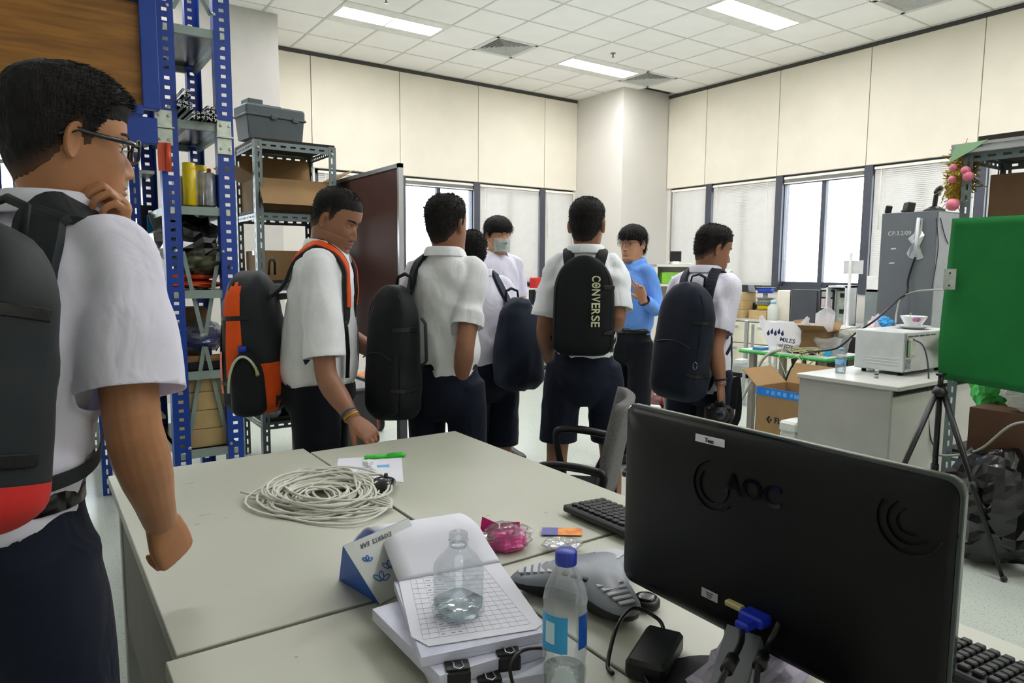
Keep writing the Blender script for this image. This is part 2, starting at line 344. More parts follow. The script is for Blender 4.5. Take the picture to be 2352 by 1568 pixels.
# upper panels, one by one
LJ = [-3.0, -1.85, -.65, .55, 1.79, 2.985, 4.18, 5.405, 6.60, 7.24]; RJ = [7.66, 6.925, 5.73, 4.535, 3.36, 2.165, .97, -.225, -1.42, -2.6, Y0]
for a, b in zip(LJ[:-1], LJ[1:]): O('panel', MB().bx((a+.004, YW-.03, HEADZ), (b-.004, YW+.02, ZC-.05), bev=.003), m_panel, wl)
for b, a in zip(RJ[:-1], RJ[1:]): O('panel', MB().bx((XW-.03, a+.004, HEADZ), (XW+.02, b-.004, ZC-.05), bev=.003), m_panel, wr)
tag(O('trim_1', MB().bx((X0, YW-.028, ZC-.05), (7.24, YW+.02, ZC-.002)), m_dark), 'dark shadow gap strip under the ceiling', kind='structure')
tag(O('trim_2', MB().bx((XW-.028, Y0, ZC-.05), (XW+.02, 7.665, ZC-.002)), m_dark), 'dark shadow gap strip under the right ceiling edge', kind='structure')
O('panel_gap', MB().bx((X0, YW-.01, HEADZ+.01), (7.24, YW+.02, ZC-.05)), m_dark, wl); O('panel_gap', MB().bx((XW-.01, Y0, HEADZ+.01), (XW+.02, 7.665, ZC-.05)), m_dark, wr)
# windows: frame bays; glass panes
m_glass = clear_mat('window_glass', '#fbfdfd', .5)
def window(idx, axis, a, b, nm, mid=True):
    """bay between a..b along the wall; axis 'x' = left wall, 'y' = right wall"""
    w = T('window_%d' % idx, nm, None, ((a+b)/2, YW+.1, SILL) if axis == 'x' else (XW+.1, (a+b)/2, SILL), kind='structure')
    def B(u0, u1, d0, d1, z0, z1):
        return MB().bx((u0, YW+d0, z0), (u1, YW+d1, z1)) if axis == 'x' else MB().bx((XW+d0, u0, z0), (XW+d1, u1, z1))
    lo, hi = min(a, b), max(a, b)
    for u in (lo, hi-.06): O('jamb', B(u, u+.06, .03, .13, SILL, HEADZ), m_frame, w, True)
    O('sill_frame', B(lo, hi, .0, .15, SILL, SILL+.07), m_frame, w, True); O('head_frame', B(lo, hi, .03, .13, HEADZ-.06, HEADZ+.02), m_frame, w, True)
    c = (lo+hi)/2
    if hi-lo > .9:
        O('meeting_stile', B(c-.03, c+.03, .05, .11, SILL+.07, HEADZ-.06), m_frame, w, True)
        for u0, u1 in ((lo+.06, c-.03), (c+.03, hi-.06)):
            O('bottom_rail', B(u0, u1, .06, .1, SILL+.07, SILL+.13), m_frame, w, True); O('top_rail', B(u0, u1, .06, .1, HEADZ-.12, HEADZ-.06), m_frame, w, True)
            O('pane', B(u0, u1, .078, .082, SILL+.13, HEADZ-.12), m_glass, w, True)
    else: O('pane', B(lo+.06, hi-.06, .078, .082, SILL+.07, HEADZ-.06), m_glass, w, True)
    return w
LB = [3.02, 4.21, 5.395, 6.585, 7.2]; RB = [7.6, 6.85, 5.69, 4.50, 3.31, 2.12, .95]
for i in range(4): window(i+1, 'x', LB[i], LB[i+1], ['window bay mostly hidden behind the brown board', 'open bright window without blind on the far wall', 'window behind the masked student', 'narrow window beside the corner column'][i])
for i in range(6): window(i+5, 'y', RB[i], RB[i+1], ['narrow window on the right of the corner column', 'window behind the student holding the camera', 'bright uncovered window on the right wall', 'window behind the grey metal cabinet', 'window behind the slotted angle rack', 'window outside the picture on the right wall'][i])
window(11, 'x', -1.85, -.65, 'window hidden behind the storage racks'); window(12, 'x', -.65, .55, 'bright window glimpsed through the storage racks')
for i, u in enumerate(LB[1:4]): tag(O('trim_%d' % (3+i), MB().bx((u-.05, YW-.02, SILL), (u+.05, YW+.12, HEADZ)), m_frame), 'dark aluminium mullion of the far windows', kind='structure')
for i, u in enumerate(RB[1:6]): tag(O('trim_%d' % (6+i), MB().bx((XW-.02, u-.05, SILL), (XW+.12, u+.05, HEADZ)), m_frame), 'dark aluminium mullion of the right windows', kind='structure')
# venetian blinds
m_slat = mat('blind_slat', '#cbcac6', .5, var=.02, tl=.04); m_rail = mat('blind_rail', '#ece8dc', .4)
def blind(nm, axis, lo, hi, zb=SILL+.05, tilt=66):
    n = int((HEADZ-.06-zb)/.0215); L = hi-lo
    t = T('window_blind', nm, 'window blind', ((lo+hi)/2, YW+.012, HEADZ) if axis == 'x' else (XW+.012, (lo+hi)/2, HEADZ), 0 if axis == 'x' else -pi/2, group='venetian window blinds')
    O('headrail', MB().bx((-L/2, -.015, -.055), (L/2, .015, -.025)), m_rail, t)
    s = MB(); R = Rx(radians(tilt))
    for k in range(n): s.box((0, 0, -.07-.0215*k), (L-.01, .025, .0006), R)
    tag(O('slats', s, m_slat, t), kind='stuff')
    O('bottom_rail', MB().bx((-L/2, -.012, -.08-.0215*n-.012), (L/2, .012, -.08-.0215*n)), m_rail, t)
    for u in ((-.38, .38) if L > .9 else (-.2, .2)):
        O('ladder_cord', MB().cyl((u*L, -.014, -.03), (u*L, -.014, -.08-.0215*n), .0018, n=5), m_rail, t)
    O('tilt_wand', MB().cyl((-L*.42, -.02, -.03), (-L*.42, -.024, -.75), .004, n=6), m_rail, t)
def blind_up(nm, axis, lo, hi):
    L = hi-lo
    t = T('window_blind', nm, 'window blind', ((lo+hi)/2, YW+.012, HEADZ) if axis == 'x' else (XW+.012, (lo+hi)/2, HEADZ), 0 if axis == 'x' else -pi/2, group='venetian window blinds')
    O('headrail', MB().bx((-L/2, -.015, -.055), (L/2, .015, -.025)), m_rail, t); s = MB()
    for k in range(14): s.box((0, 0, -.058-.003*k), (L-.01, .025, .0008))
    tag(O('slats', s, m_slat, t), kind='stuff'); O('bottom_rail', MB().bx((-L/2, -.012, -.112), (L/2, .012, -.1)), m_rail, t)
    O('pull_cord', MB().tube([(-L*.44, -.02, -.05), (-L*.445, -.03, -.6), (-L*.44, -.025, -1.1)], .002, 5), m_rail, t)
blind('closed blind on the far window behind the brown board', 'x', 3.06, 4.16)
blind_up('raised blind at the top of the bright far window', 'x', 4.26, 5.34)
blind('closed blind behind the masked student', 'x', 5.45, 6.53); blind('narrow closed blind left of the corner column', 'x', 6.64, 7.2)
blind('narrow closed blind right of the corner column', 'y', 6.9, 7.58); blind('wide closed blind behind the student holding the camera', 'y', 5.75, 6.79)
blind_up('raised blind above the bright right window', 'y', 4.56, 5.63); blind('closed blind above the grey metal cabinet', 'y', 3.37, 4.44); blind('closed blind behind the slotted angle rack', 'y', 2.18, 3.25); blind('closed blind outside the picture on the right', 'y', 1.0, 2.06)
# ================================================================ people
from mathutils.bvhtree import BVHTree
def S(x, a, b):
    t = np.clip((np.asarray(x, float)-a)/(b-a), 0, 1); return t*t*(3-2*t)
def nrm(v): v = np.array(v, float); return v/np.linalg.norm(v)
def loft(mb, secs, n=20, cap=True, mi=0):
    """secs: (centre, side, up, a, b, power)"""
    V = []
    for c, sd, u, a, b, pw in secs:
        c = np.array(c, float); sd = np.array(sd, float); u = np.array(u, float)
        for j in range(n):
            t = 2*pi*j/n; ca, sa = cos(t), sin(t); q = (abs(ca)**pw+abs(sa)**pw)**(-1/pw)
            V.append(c+sd*a*ca*q+u*b*sa*q)
    k = len(secs); FF = [[i*n+j, i*n+(j+1) % n, (i+1)*n+(j+1) % n, (i+1)*n+j] for i in range(k-1) for j in range(n)]
    if cap: FF += [list(range(n))[::-1], [(k-1)*n+j for j in range(n)]]
    return mb.add(V, FF, mi=mi, smooth=True)
def limb(mb, pts, rad, n=16, sub=6):
    """tapered limb through joints pts with radii rad (interpolated along the chain)"""
    P = [np.array(p, float) for p in pts]; out = []; rr = []
    for i in range(len(P)-1):
        for k in range(sub):
            t = k/sub; out.append(P[i]*(1-t)+P[i+1]*t)
    out.append(P[-1]); out = np.array(out)
    for _ in range(2):
        o2 = out.copy(); o2[1:-1] = (out[:-2]+2*out[1:-1]+out[2:])/4; out = o2
    rr = np.interp(np.linspace(0, 1, len(out)), np.linspace(0, 1, len(rad)), rad)
    return mb.tube(out, rr, n)
def fixn(me):
    bm = bmesh.new(); bm.from_mesh(me); bmesh.ops.recalc_face_normals(bm, faces=bm.faces); bm.to_mesh(me); bm.free()
def voxel(mb, size, smooth=4, cuts=(), keep=None):
    """one continuous surface out of overlapping closed pieces; cuts: (point, normal, centre, radius) opens a hem"""
    me = mkmesh('tmp', mb, []); fixn(me); ob = bpy.data.objects.new('tmp', me); COL.objects.link(ob)
    md = ob.modifiers.new('r', 'REMESH'); md.mode = 'VOXEL'; md.voxel_size = size
    if smooth: md = ob.modifiers.new('s', 'SMOOTH'); md.iterations = smooth; md.factor = .5
    dg = bpy.context.evaluated_depsgraph_get(); r = bpy.data.meshes.new_from_object(ob.evaluated_get(dg))
    bpy.data.objects.remove(ob); bpy.data.meshes.remove(me)
    if cuts:
        bm = bmesh.new(); bm.from_mesh(r)
        for p, nr, c, rad, *ex_ in cuts:
            p = Vector(p); nr = Vector(nr).normalized(); c = Vector(c); bm.normal_update()
            def mine(f, lo):
                q = f.calc_center_median()-p; h = q.dot(nr)
                if h < lo or h > .06: return False
                rd = q-nr*h
                if rd.length > rad or (ex_ and ex_[0](f.calc_center_median())): return False
                return f.normal.dot(nr) > .35 or f.normal.dot(rd.normalized() if rd.length > 1e-5 else nr) > -.15
            fs = [f for f in bm.faces if mine(f, -.03)]
            g = set(fs); [g.update(f.verts) or g.update(f.edges) for f in fs]
            bmesh.ops.bisect_plane(bm, geom=list(g), plane_co=p, plane_no=nr, clear_outer=False); bm.normal_update()
            bmesh.ops.delete(bm, geom=[f for f in bm.faces if mine(f, 1e-6)], context='FACES')
        bm.to_mesh(r); bm.free()
    return r
def merge_mesh(name, meshes, mats):
    """join several meshes into one (attributes 'lip' kept)"""
    bm = bmesh.new()
    for m in meshes: bm.from_mesh(m)
    me = bpy.data.meshes.new(name); bm.to_mesh(me); bm.free()
    for m in mats: me.materials.append(m)
    me.polygons.foreach_set('use_smooth', [True]*len(me.polygons)); me.update()
    return me
def folds(me, amp, scale=(7, 7, 3.2), seed=0, ridge=True):
    n = len(me.vertices); co = np.zeros(n*3); me.vertices.foreach_get('co', co); co = co.reshape(-1, 3)
    no = np.zeros(n*3); me.vertices.foreach_get('normal', no); no = no.reshape(-1, 3); d = np.zeros(n)
    for i in range(n):
        p = co[i]; w = mnoise.noise((p[0]*3+seed, p[1]*3, p[2]*3))*.9
        a = mnoise.noise((p[0]*scale[0]+w+seed*3, p[1]*scale[1]-w, p[2]*scale[2]+w*2))
        b = mnoise.noise((p[0]*scale[0]*2.1-w*2, p[1]*scale[1]*2.1+seed, p[2]*scale[2]*2.4+w*3))
        d[i] = (1-2*abs(a)*1.6)*.7+b*.45 if ridge else a+b*.4
    co += no*(d*amp)[:, None]; me.vertices.foreach_set('co', co.ravel()); me.update()
# ---- skin, hair, cloth materials
def skin_mat(name, col, lip=(.32, .12, .10)):
    m = mat(name, col, .48, var=.07, vscale=14, bump=.05, bscale=220, sss=.12, spec=.35)
    nt = m.node_tree; L = nt.links; b = nt.nodes['Principled BSDF']
    at = nt.nodes.new('ShaderNodeAttribute'); at.attribute_name = 'lip'
    mx = nt.nodes.new('ShaderNodeMix'); mx.data_type = 'RGBA'; L.new(at.outputs['Fac'], mx.inputs[0])
    old = b.inputs['Base Color'].links[0].from_socket; L.new(old, mx.inputs[6]); mx.inputs[7].default_value = (*lip, 1); L.new(mx.outputs[2], b.inputs['Base Color'])
    return m
skinA = skin_mat('skin_tan', '#a87755'); skinB = skin_mat('skin_brown', '#906650'); skinC = skin_mat('skin_light', '#c08f6f', (.45, .2, .17))
def hair_mat(name, c=(.012, .011, .011)):
    m = mat(name, c, .7, var=.3, vscale=120, bump=.5, bscale=260, spec=.2, stretch=(1, 1, .25)); nt = m.node_tree; L = nt.links; b = nt.nodes['Principled BSDF']
    at = nt.nodes.new('ShaderNodeAttribute'); at.attribute_name = 'fade'
    nz = nt.nodes.new('ShaderNodeTexNoise'); nz.inputs['Scale'].default_value = 700
    tc = nt.nodes.new('ShaderNodeTexCoord'); L.new(tc.outputs['Object'], nz.inputs[0])
    ad = nt.nodes.new('ShaderNodeMath'); ad.operation = 'MULTIPLY_ADD'; L.new(nz.outputs[0], ad.inputs[0]); ad.inputs[1].default_value = .9; ad.inputs[2].default_value = -.45
    sm = nt.nodes.new('ShaderNodeMath'); sm.operation = 'ADD'; sm.use_clamp = True; L.new(at.outputs['Fac'], sm.inputs[0]); L.new(ad.outputs[0], sm.inputs[1])
    mu = nt.nodes.new('ShaderNodeMath'); mu.operation = 'MULTIPLY'; L.new(sm.outputs[0], mu.inputs[0]); L.new(at.outputs['Fac'], mu.inputs[1])
    mx = nt.nodes.new('ShaderNodeMix'); mx.data_type = 'RGBA'; L.new(mu.outputs[0], mx.inputs[0])
    old = b.inputs['Base Color'].links[0].from_socket; L.new(old, mx.inputs[6]); mx.inputs[7].default_value = (.16, .085, .05, 1); L.new(mx.outputs[2], b.inputs['Base Color'])
    return m
m_hair = hair_mat('black_hair')
def cloth(name, col, weave=900, rough=.85, crease=0, **k):
    m = mat(name, col, rough, var=.05, vscale=6, bump=.07, bscale=weave, spec=.2, sheen=.05, **k)
    if crease:
        nt = m.node_tree; L = nt.links; b = nt.nodes['Principled BSDF']; tc = nt.nodes.new('ShaderNodeTexCoord'); mp = nt.nodes.new('ShaderNodeMapping'); mp.inputs['Scale'].default_value = (1, 1, .45); mp.inputs['Rotation'].default_value = (.3, .25, 0); L.new(tc.outputs['Object'], mp.inputs[0])
        n = nt.nodes.new('ShaderNodeTexNoise'); n.inputs['Scale'].default_value = 9; n.inputs['Detail'].default_value = 2.5; n.inputs['Distortion'].default_value = 1.6; L.new(mp.outputs[0], n.inputs[0])
        bp = nt.nodes.new('ShaderNodeBump'); bp.inputs['Strength'].default_value = crease; bp.inputs['Distance'].default_value = .05; L.new(n.outputs[0], bp.inputs['Height'])
        old = b.inputs['Normal'].links[0].from_node; L.new(bp.outputs[0], old.inputs['Normal'])
    return m
m_white = cloth('white_shirt_cotton', '#f4f7fb', crease=.25, tl=.25); m_white2 = cloth('white_shirt_lilac', '#e9e8f6', crease=.25, tl=.2); m_blue = cloth('blue_shirt_cotton', '#6a9ae6', crease=.25)
m_navy = cloth('navy_school_shorts', '#151b2a', crease=.25); m_navy2 = cloth('dark_trousers', '#10131a'); m_blackcloth = cloth('black_nylon', '#14171b', 500, .6); m_belt = mat('black_leather', '#0d0d0e', .35, bump=.15, bscale=80)
m_shoe = mat('black_shoe', '#0e0e10', .4); m_sock = cloth('white_sock', '#d5d5d5'); m_eye = mat('eye_white', '#cfc8c0', .15); m_iris = mat('dark_iris', '#120c09', .1)
m_buckle = mat('buckle_metal', '#9a9a96', .25, metal=1)
# ---- head
NZ, NP = 110, 128
_hz = np.array([-.235, -.20, -.165, -.14, -.128, -.121, -.116, -.108, -.09, -.06, -.03, 0, .03, .06, .085, .10, .108, .1135, .115])
_hfr = np.array([.052, .047, .043, .048, .062, .078, .088, .093, .089, .090, .088, .087, .090, .085, .070, .050, .034, .016, .0])   # front reach (y)
_hbk = np.array([.080, .072, .067, .066, .0665, .067, .0675, .069, .073, .083, .092, .099, .103, .099, .083, .062, .043, .020, .0])     # back reach (-y)
_hw = np.array([.074, .062, .057, .0555, .055, .0545, .054, .054, .057, .064, .069, .0725, .0745, .0725, .0605, .0445, .030, .014, .0])
def head_shape(jaw=1.0, wide=1.0):
    zt = np.concatenate([np.linspace(-.235, -.135, 16)[:-1], np.linspace(-.135, .095, 74), .095+.020*np.sin(np.linspace(0, pi/2, 22)[1:])]); nz = len(zt)
    ph = np.linspace(0, 2*pi, NP+1)[:-1]          # phi=0: +x, pi/2: front
    ph = ph-.25*np.sin(2*(ph-pi/2))*.5*0
    fr = np.interp(zt, _hz, _hfr); bk = np.interp(zt, _hz, _hbk); w = np.interp(zt, _hz, _hw)*wide
    k = np.ones(5)/5
    def sm(a): b = np.convolve(np.pad(a, 2, 'edge'), k, 'valid'); b[-4:] = a[-4:]; return b
    fr, bk, w = sm(fr), sm(bk), sm(w); w = np.where(zt < -.05, w*jaw, w)
    C, Sn = np.cos(ph), np.sin(ph)
    pf = np.where(zt > -.12, 2.25, 2.0)[:, None]
    q = (np.abs(C)[None]**pf+np.abs(Sn)[None]**pf)**(-1/pf)
    X = w[:, None]*C[None]*q; Y = np.where(Sn[None] > 0, fr[:, None], bk[:, None])*Sn[None]*q; Z = np.repeat(zt[:, None], NP, 1)
    front = Sn[None] > 0.05
    def g(x0, z0, sx, sz): return np.exp(-((np.abs(X)-x0)/sx)**2-((Z-z0)/sz)**2)*front
    D = .0*X
    D += .0205*np.exp(-(X/.0095)**2)*S(Z, .012, -.040)*S(Z, -.058, -.046)*front            # nose ridge
    D += .008*g(.012, -.047, .008, .009)                                                    # nostril wings
    D += .004*np.exp(-(X/.03)**2)*g(0, -.075, .5, .016)                                      # muzzle
    D += .0055*np.exp(-(X/.021)**2)*np.exp(-((Z+.0685)/.0045)**2)*front                       # upper lip
    D += .0065*np.exp(-(X/.018)**2)*np.exp(-((Z+.0805)/.005)**2)*front                        # lower lip
    D -= .0035*np.exp(-(X/.022)**2)*np.exp(-((Z+.0745)/.0022)**2)*front                       # mouth line
    D -= .004*g(0, -.092, .02, .005); D += .004*g(0, -.107, .018, .009)
    D -= .0105*g(.031, -.003, .016, .0115); D += .0035*g(.030, .017, .022, .006)             # eye sockets, brow
    D -= .006*np.exp(-(X/.012)**2)*np.exp(-((Z-.004)/.012)**2)*front                         # nasion
    D += .004*g(.045, -.035, .018, .018)                                                     # cheekbones
    Y = Y+D
    lip = np.exp(-(X/.0225)**4)*np.exp(-((Z+.0745)/.0115)**4)*front*S(Y, .05, .07)
    V = np.stack([X, Y, Z], -1)
    # crown rounding pole
    return V, lip, zt, ph
def surf_y(V, x, z):
    """front surface y at head-local x,z"""
    i = int(np.argmin(np.abs(V[:, 0, 2]-z))); row = V[i]; f = row[row[:, 1] > .02]; return float(f[np.argmin(np.abs(f[:, 0]-x)), 1])
def ear(side):
    rings = [(0, -.002), (.28, -.002), (.5, .002), (.62, .007), (.74, .004), (.88, .009), (.97, .0095), (1.03, .006), (1.0, .001), (.8, -.006)]
    V = []; n = 22
    for r, h in rings:
        for j in range(n):
            a = 2*pi*j/n; ry = .0165*(1+.18*sin(a)); y = -cos(a)*ry*r; z = sin(a)*.031*r
            fr = S(y, -.004, .015); V.append((h*(1-.85*fr)+.0, y, z))
    FF = [[i*n+j, (i+1)*n+j, (i+1)*n+(j+1) % n, i*n+(j+1) % n] for i in range(len(rings)-1) for j in range(n)]
    V = np.array(V)@Rz(radians(24)).T; V = V@Rx(radians(-8)).T
    V[:, 0] += .0745; V[:, 1] -= .010; V[:, 2] -= .012; V[:, 0] *= side
    if side < 0: FF = [f[::-1] for f in FF]
    return V, FF
def build_head(P, tf, style):
    V, lip, zt, ph = head_shape(P.get('jaw', 1), P.get('wide', 1)); nz = len(zt)
    W = V.reshape(-1, 3); Fs = [[i*NP+j, i*NP+(j+1) % NP, (i+1)*NP+(j+1) % NP, (i+1)*NP+j] for i in range(nz-1) for j in range(NP)]
    Fs += [list(range(NP))[::-1], [(nz-1)*NP+j for j in range(NP)]]
    mb = MB(); mb.add(tf(W), Fs, smooth=True); L = lip.ravel().tolist()
    for s in (-1, 1):
        ev, ef = ear(s); mb.add(tf(ev), ef, smooth=True); L += [0]*len(ev)
        ey = surf_y(V, s*.031, -.002)-.0055; lidc = P.get('lid', .45)      # eyelid caps
        lv = MB()
        for e0, e1 in ((radians(24-62*lidc), radians(86)), (radians(-86), radians(-26))):
            lv.grid(lambda u, v: np.array([s*.031+.0136*cos(e0+(e1-e0)*u)*sin((v-.5)*2.9), ey+.0136*cos(e0+(e1-e0)*u)*cos((v-.5)*2.9), -.003+.0136*sin(e0+(e1-e0)*u)]), 6, 14)
        mb.add(tf(np.array(lv.v)), lv.f, smooth=True); L += [0]*len(lv.v)
    me = mkmesh('head', mb, []); a = me.attributes.new('lip', 'FLOAT', 'POINT'); a.data.foreach_set('value', L)
    # hair shell
    X, Y, Z = V[..., 0], V[..., 1], V[..., 2]; fa = np.arctan2(Y, np.abs(X))      # +90 deg front
    fdeg = np.degrees(fa)
    hl = np.interp(fdeg, [-90, -60, -35, -22, -12, 0, 6, 14, 22, 32, 45, 60, 90], style['line'])
    t = S(Z, hl, hl+style.get('fadeh', .035))
    top = S(Z, .02, .10)
    th = np.where(Z > hl, .0015+t*(style['side']+(style['top']-style['side'])*top), -.004)
    th = th+t*style.get('fringe', 0)*S(fdeg, 35, 75)*S(Z, .10, .05)*S(Z, hl-.004, hl+.01)
    nv = np.array([[mnoise.noise((X[i, j]*70, Y[i, j]*70, Z[i, j]*40))*.6+mnoise.noise((X[i, j]*160, Y[i, j]*160, Z[i, j]*90))*.4 for j in range(NP)] for i in range(nz)])
    th = th+np.where(Z > hl, t*nv*style.get('rough', .003), 0)
    cen = np.stack([0*X, -.01+0*X, np.clip(Z, -.05, .04)], -1); N = V-cen; N /= np.linalg.norm(N, axis=-1, keepdims=True)
    HV = V+N*th[..., None]
    ok = (Z > hl-.022); keep = np.zeros((nz, NP), bool); keep[:] = ok
    hb = MB(); idx = -np.ones((nz, NP), int); pts = []; fade = []
    sel = np.argwhere(keep); idx[sel[:, 0], sel[:, 1]] = np.arange(len(sel)); pts = HV[sel[:, 0], sel[:, 1]]; fd = ((1-t)*S(fdeg, 30, 8))[sel[:, 0], sel[:, 1]]*style.get('fade', .8)
    FF = []
    for i in range(nz-1):
        for j in range(NP):
            q = [idx[i, j], idx[i, (j+1) % NP], idx[i+1, (j+1) % NP], idx[i+1, j]]
            if min(q) >= 0: FF.append(q)
    FF.append([idx[nz-1, j] for j in range(NP)])
    hb.add(tf(pts), FF, smooth=True); fdl = fd.tolist()
    rs = np.random.RandomState(P.get('seed', 1)); cand = np.argwhere((t > .55) & (Z > hl+.012) & (Z < .1125)); SV = []; SF = []
    ns = style.get('strands', 2500); ln = style.get('len', .008)
    for k in range(ns):
        i, j = cand[rs.randint(len(cand))]; p = HV[i, j]; nn = N[i, j]
        d = nn*style.get('stand', 1.0)+np.array([rs.normal(0, 1), rs.normal(0, 1), rs.normal(0, .7)])*style.get('mess', .3)+np.array([0, style.get('sweep', 0), -style.get('drop', .0)]); d /= np.linalg.norm(d)
        l = ln*rs.uniform(.5, 1.2); sd = np.cross(d, nn+rs.normal(0, .3, 3)); sd = sd/(np.linalg.norm(sd)+1e-9)*.0009
        m = p+d*l*.55+np.array([0, 0, -style.get('drop', 0)*l*.1]); e = p+d*l+np.array([0, 0, -style.get('drop', 0)*l*.6]); b = len(SV); SV += [p-nn*.002-sd, p-nn*.002+sd, m+sd*.8, m-sd*.8, e]; SF += [[b, b+1, b+2, b+3], [b+3, b+2, b+4]]
    hb.add(tf(np.array(SV)), SF, smooth=False); fdl += [0]*len(SV)
    hm = mkmesh('hair', hb, m_hair); a = hm.attributes.new('fade', 'FLOAT', 'POINT'); a.data.foreach_set('value', fdl)
    # eyeballs, eyebrows
    parts = []
    for s in (-1, 1):
        ey = surf_y(V, s*.031, -.002)-.0055
        e = MB().sphere((0, 0, 0), .012, 16, 10); v = np.array(e.v)+np.array([s*.031, ey, -.003]); eb = MB(); eb.add(tf(v), e.f, smooth=True)
        gz = P.get('gaze', (0, 0)); dr = nrm((gz[0], 1, gz[1])); ib = MB().lathe([(.0001, .0124), (.0035, .0121), (.0058, .0110)], 14, R=basis(dr)); eb.add(tf(np.array(ib.v)+np.array([s*.031, ey, -.003])), ib.f, mi=1, smooth=True)
        parts.append(('eye', mkmesh('eye', eb, [m_eye, m_iris])))
        bw = MB(); pts = []
        for u in np.linspace(0, 1, 9):
            x = s*(.012+.042*u); z = .0165+.008*sin(u*2.2)-.004*u; wd = .0042*(1-.6*u**2)
            y = surf_y(V, x, z)+.0012; pts += [(x, y, z-wd), (x, y+.0016, z), (x, y-.0005, z+wd)]
        bw.add(tf(np.array(pts)), [[i*3+k, i*3+k+1, (i+1)*3+k+1, (i+1)*3+k] for i in range(8) for k in range(2)], smooth=True)
        parts.append(('eyebrow', mkmesh('eyebrow', bw, m_hair)))
    return me, hm, parts, V
HAIR = {  # hairline height by angle from the back (-90) over the ear (0) to the front (90)
 'crew': dict(line=[-.085, -.075, -.045, -.03, -.005, .012, -.012, -.005, .028, .045, .050, .054, .058], side=.004, top=.013, rough=.004, fade=.85, fadeh=.05, len=.010, strands=2200),
 'buzz': dict(line=[-.085, -.08, -.05, -.03, -.005, .012, -.012, .0, .034, .052, .057, .060, .063], side=.003, top=.007, rough=.0015, fade=.75, fadeh=.06, len=.005, strands=2600),
 'thick': dict(line=[-.088, -.08, -.055, -.035, -.005, .012, -.018, -.012, .018, .036, .040, .043, .045], side=.006, top=.016, rough=.005, fade=.8, fadeh=.045, len=.013, strands=5000, fringe=.012, sweep=.8, stand=.12, mess=.14),
 'fringe': dict(line=[-.088, -.085, -.06, -.04, -.008, .010, -.024, -.018, .004, .014, .017, .019, .021], side=.011, top=.022, rough=.006, fade=.5, fadeh=.03, len=.024, strands=4200, fringe=.010, sweep=.35, stand=.45, drop=.8),
}
# ---- hands
def hand(mb, w, d, back, thumb, curl=(20, 25, 15), tcurl=20, spread=6, tout=38, scale=1.0, fc=None):
    """w wrist, d pointing along the hand, back = back-of-hand normal, thumb = +1/-1 which side the thumb is on"""
    d = nrm(d); back = nrm(np.array(back)-d*(np.array(back)@d)); sd = np.cross(d, back)*thumb; w = np.array(w, float); k = scale
    secs = []
    for t, a, b in [(-.02, .026, .020), (0, .027, .0195), (.02, .034, .017), (.045, .041, .0165), (.07, .042, .0155), (.09, .040, .0125), (.098, .034, .008)]:
        secs.append((w+d*t*k-back*.002*k, sd, back, a*k, b*k, 2.6))
    loft(mb, secs, 18)
    for i, (off, ln, r) in enumerate([(.031, .070, .0086), (.0105, .078, .0088), (-.0105, .073, .0084), (-.030, .057, .0074)]):
        cr = (fc[i] if fc else curl); base = w+d*(.088-.004*abs(i-1.3))*k+sd*off*k
        a = radians(spread)*(1.5-i)*.6; dd = nrm(d*cos(a)+sd*sin(a)); ang = 0; p = base-dd*.012*k; path = [p, base]; rr = [r*1.05, r*1.08]
        for s, (fr, c) in enumerate(zip((.45, .31, .24), cr)):
            ang += radians(c); v = dd*cos(ang)-back*sin(ang); q = path[-1]+v*ln*fr*k
            path += [(path[-1]+q)/2, q]; rr += [r*(.98-.10*s), r*(.95-.13*s)]
        path.append(path[-1]+v*.004); rr.append(r*.45); mb.tube(path, np.array(rr)*k, 12)
    b0 = w+d*.022*k+sd*.024*k-back*.004*k; a = radians(tout); v1 = nrm(d*cos(a)+sd*sin(a)-back*.35); p1 = b0+v1*.040*k
    c1 = radians(tcurl); v2 = nrm(v1*cos(c1)+(-sd*.55*1+d*.5-back*.6)*sin(c1)); p2 = p1+v2*.030*k; v3 = nrm(v2*cos(c1*.8)+(-sd*.55+d*.4-back*.6)*sin(c1*.8)); p3 = p2+v3*.024*k
    mb.tube([b0-v1*.012*k, b0, (b0+p1)/2, p1, (p1+p2)/2, p2, (p2+p3)/2, p3, p3+v3*.004], np.array([.011, .015, .0135, .0108, .0098, .0098, .0092, .0078, .003])*k, 12)
    return mb
def shoe(mb, ank, fwd, s=1):
    f = nrm((fwd[0], fwd[1], 0)); sd = np.array([f[1], -f[0], 0]); a = np.array([ank[0], ank[1], 0.]); secs = []
    for t, w, h in [(-.075, .02, .03), (-.07, .034, .055), (-.04, .038, .075), (0, .038, .08), (.05, .041, .062), (.10, .046, .047), (.15, .046, .04), (.185, .034, .032), (.20, .015, .02)]:
        secs.append((a+f*t+np.array([0, 0, h/2+.002]), sd, np.array([0, 0, 1.]), w, h/2, 3))
    return loft(mb, secs, 16)
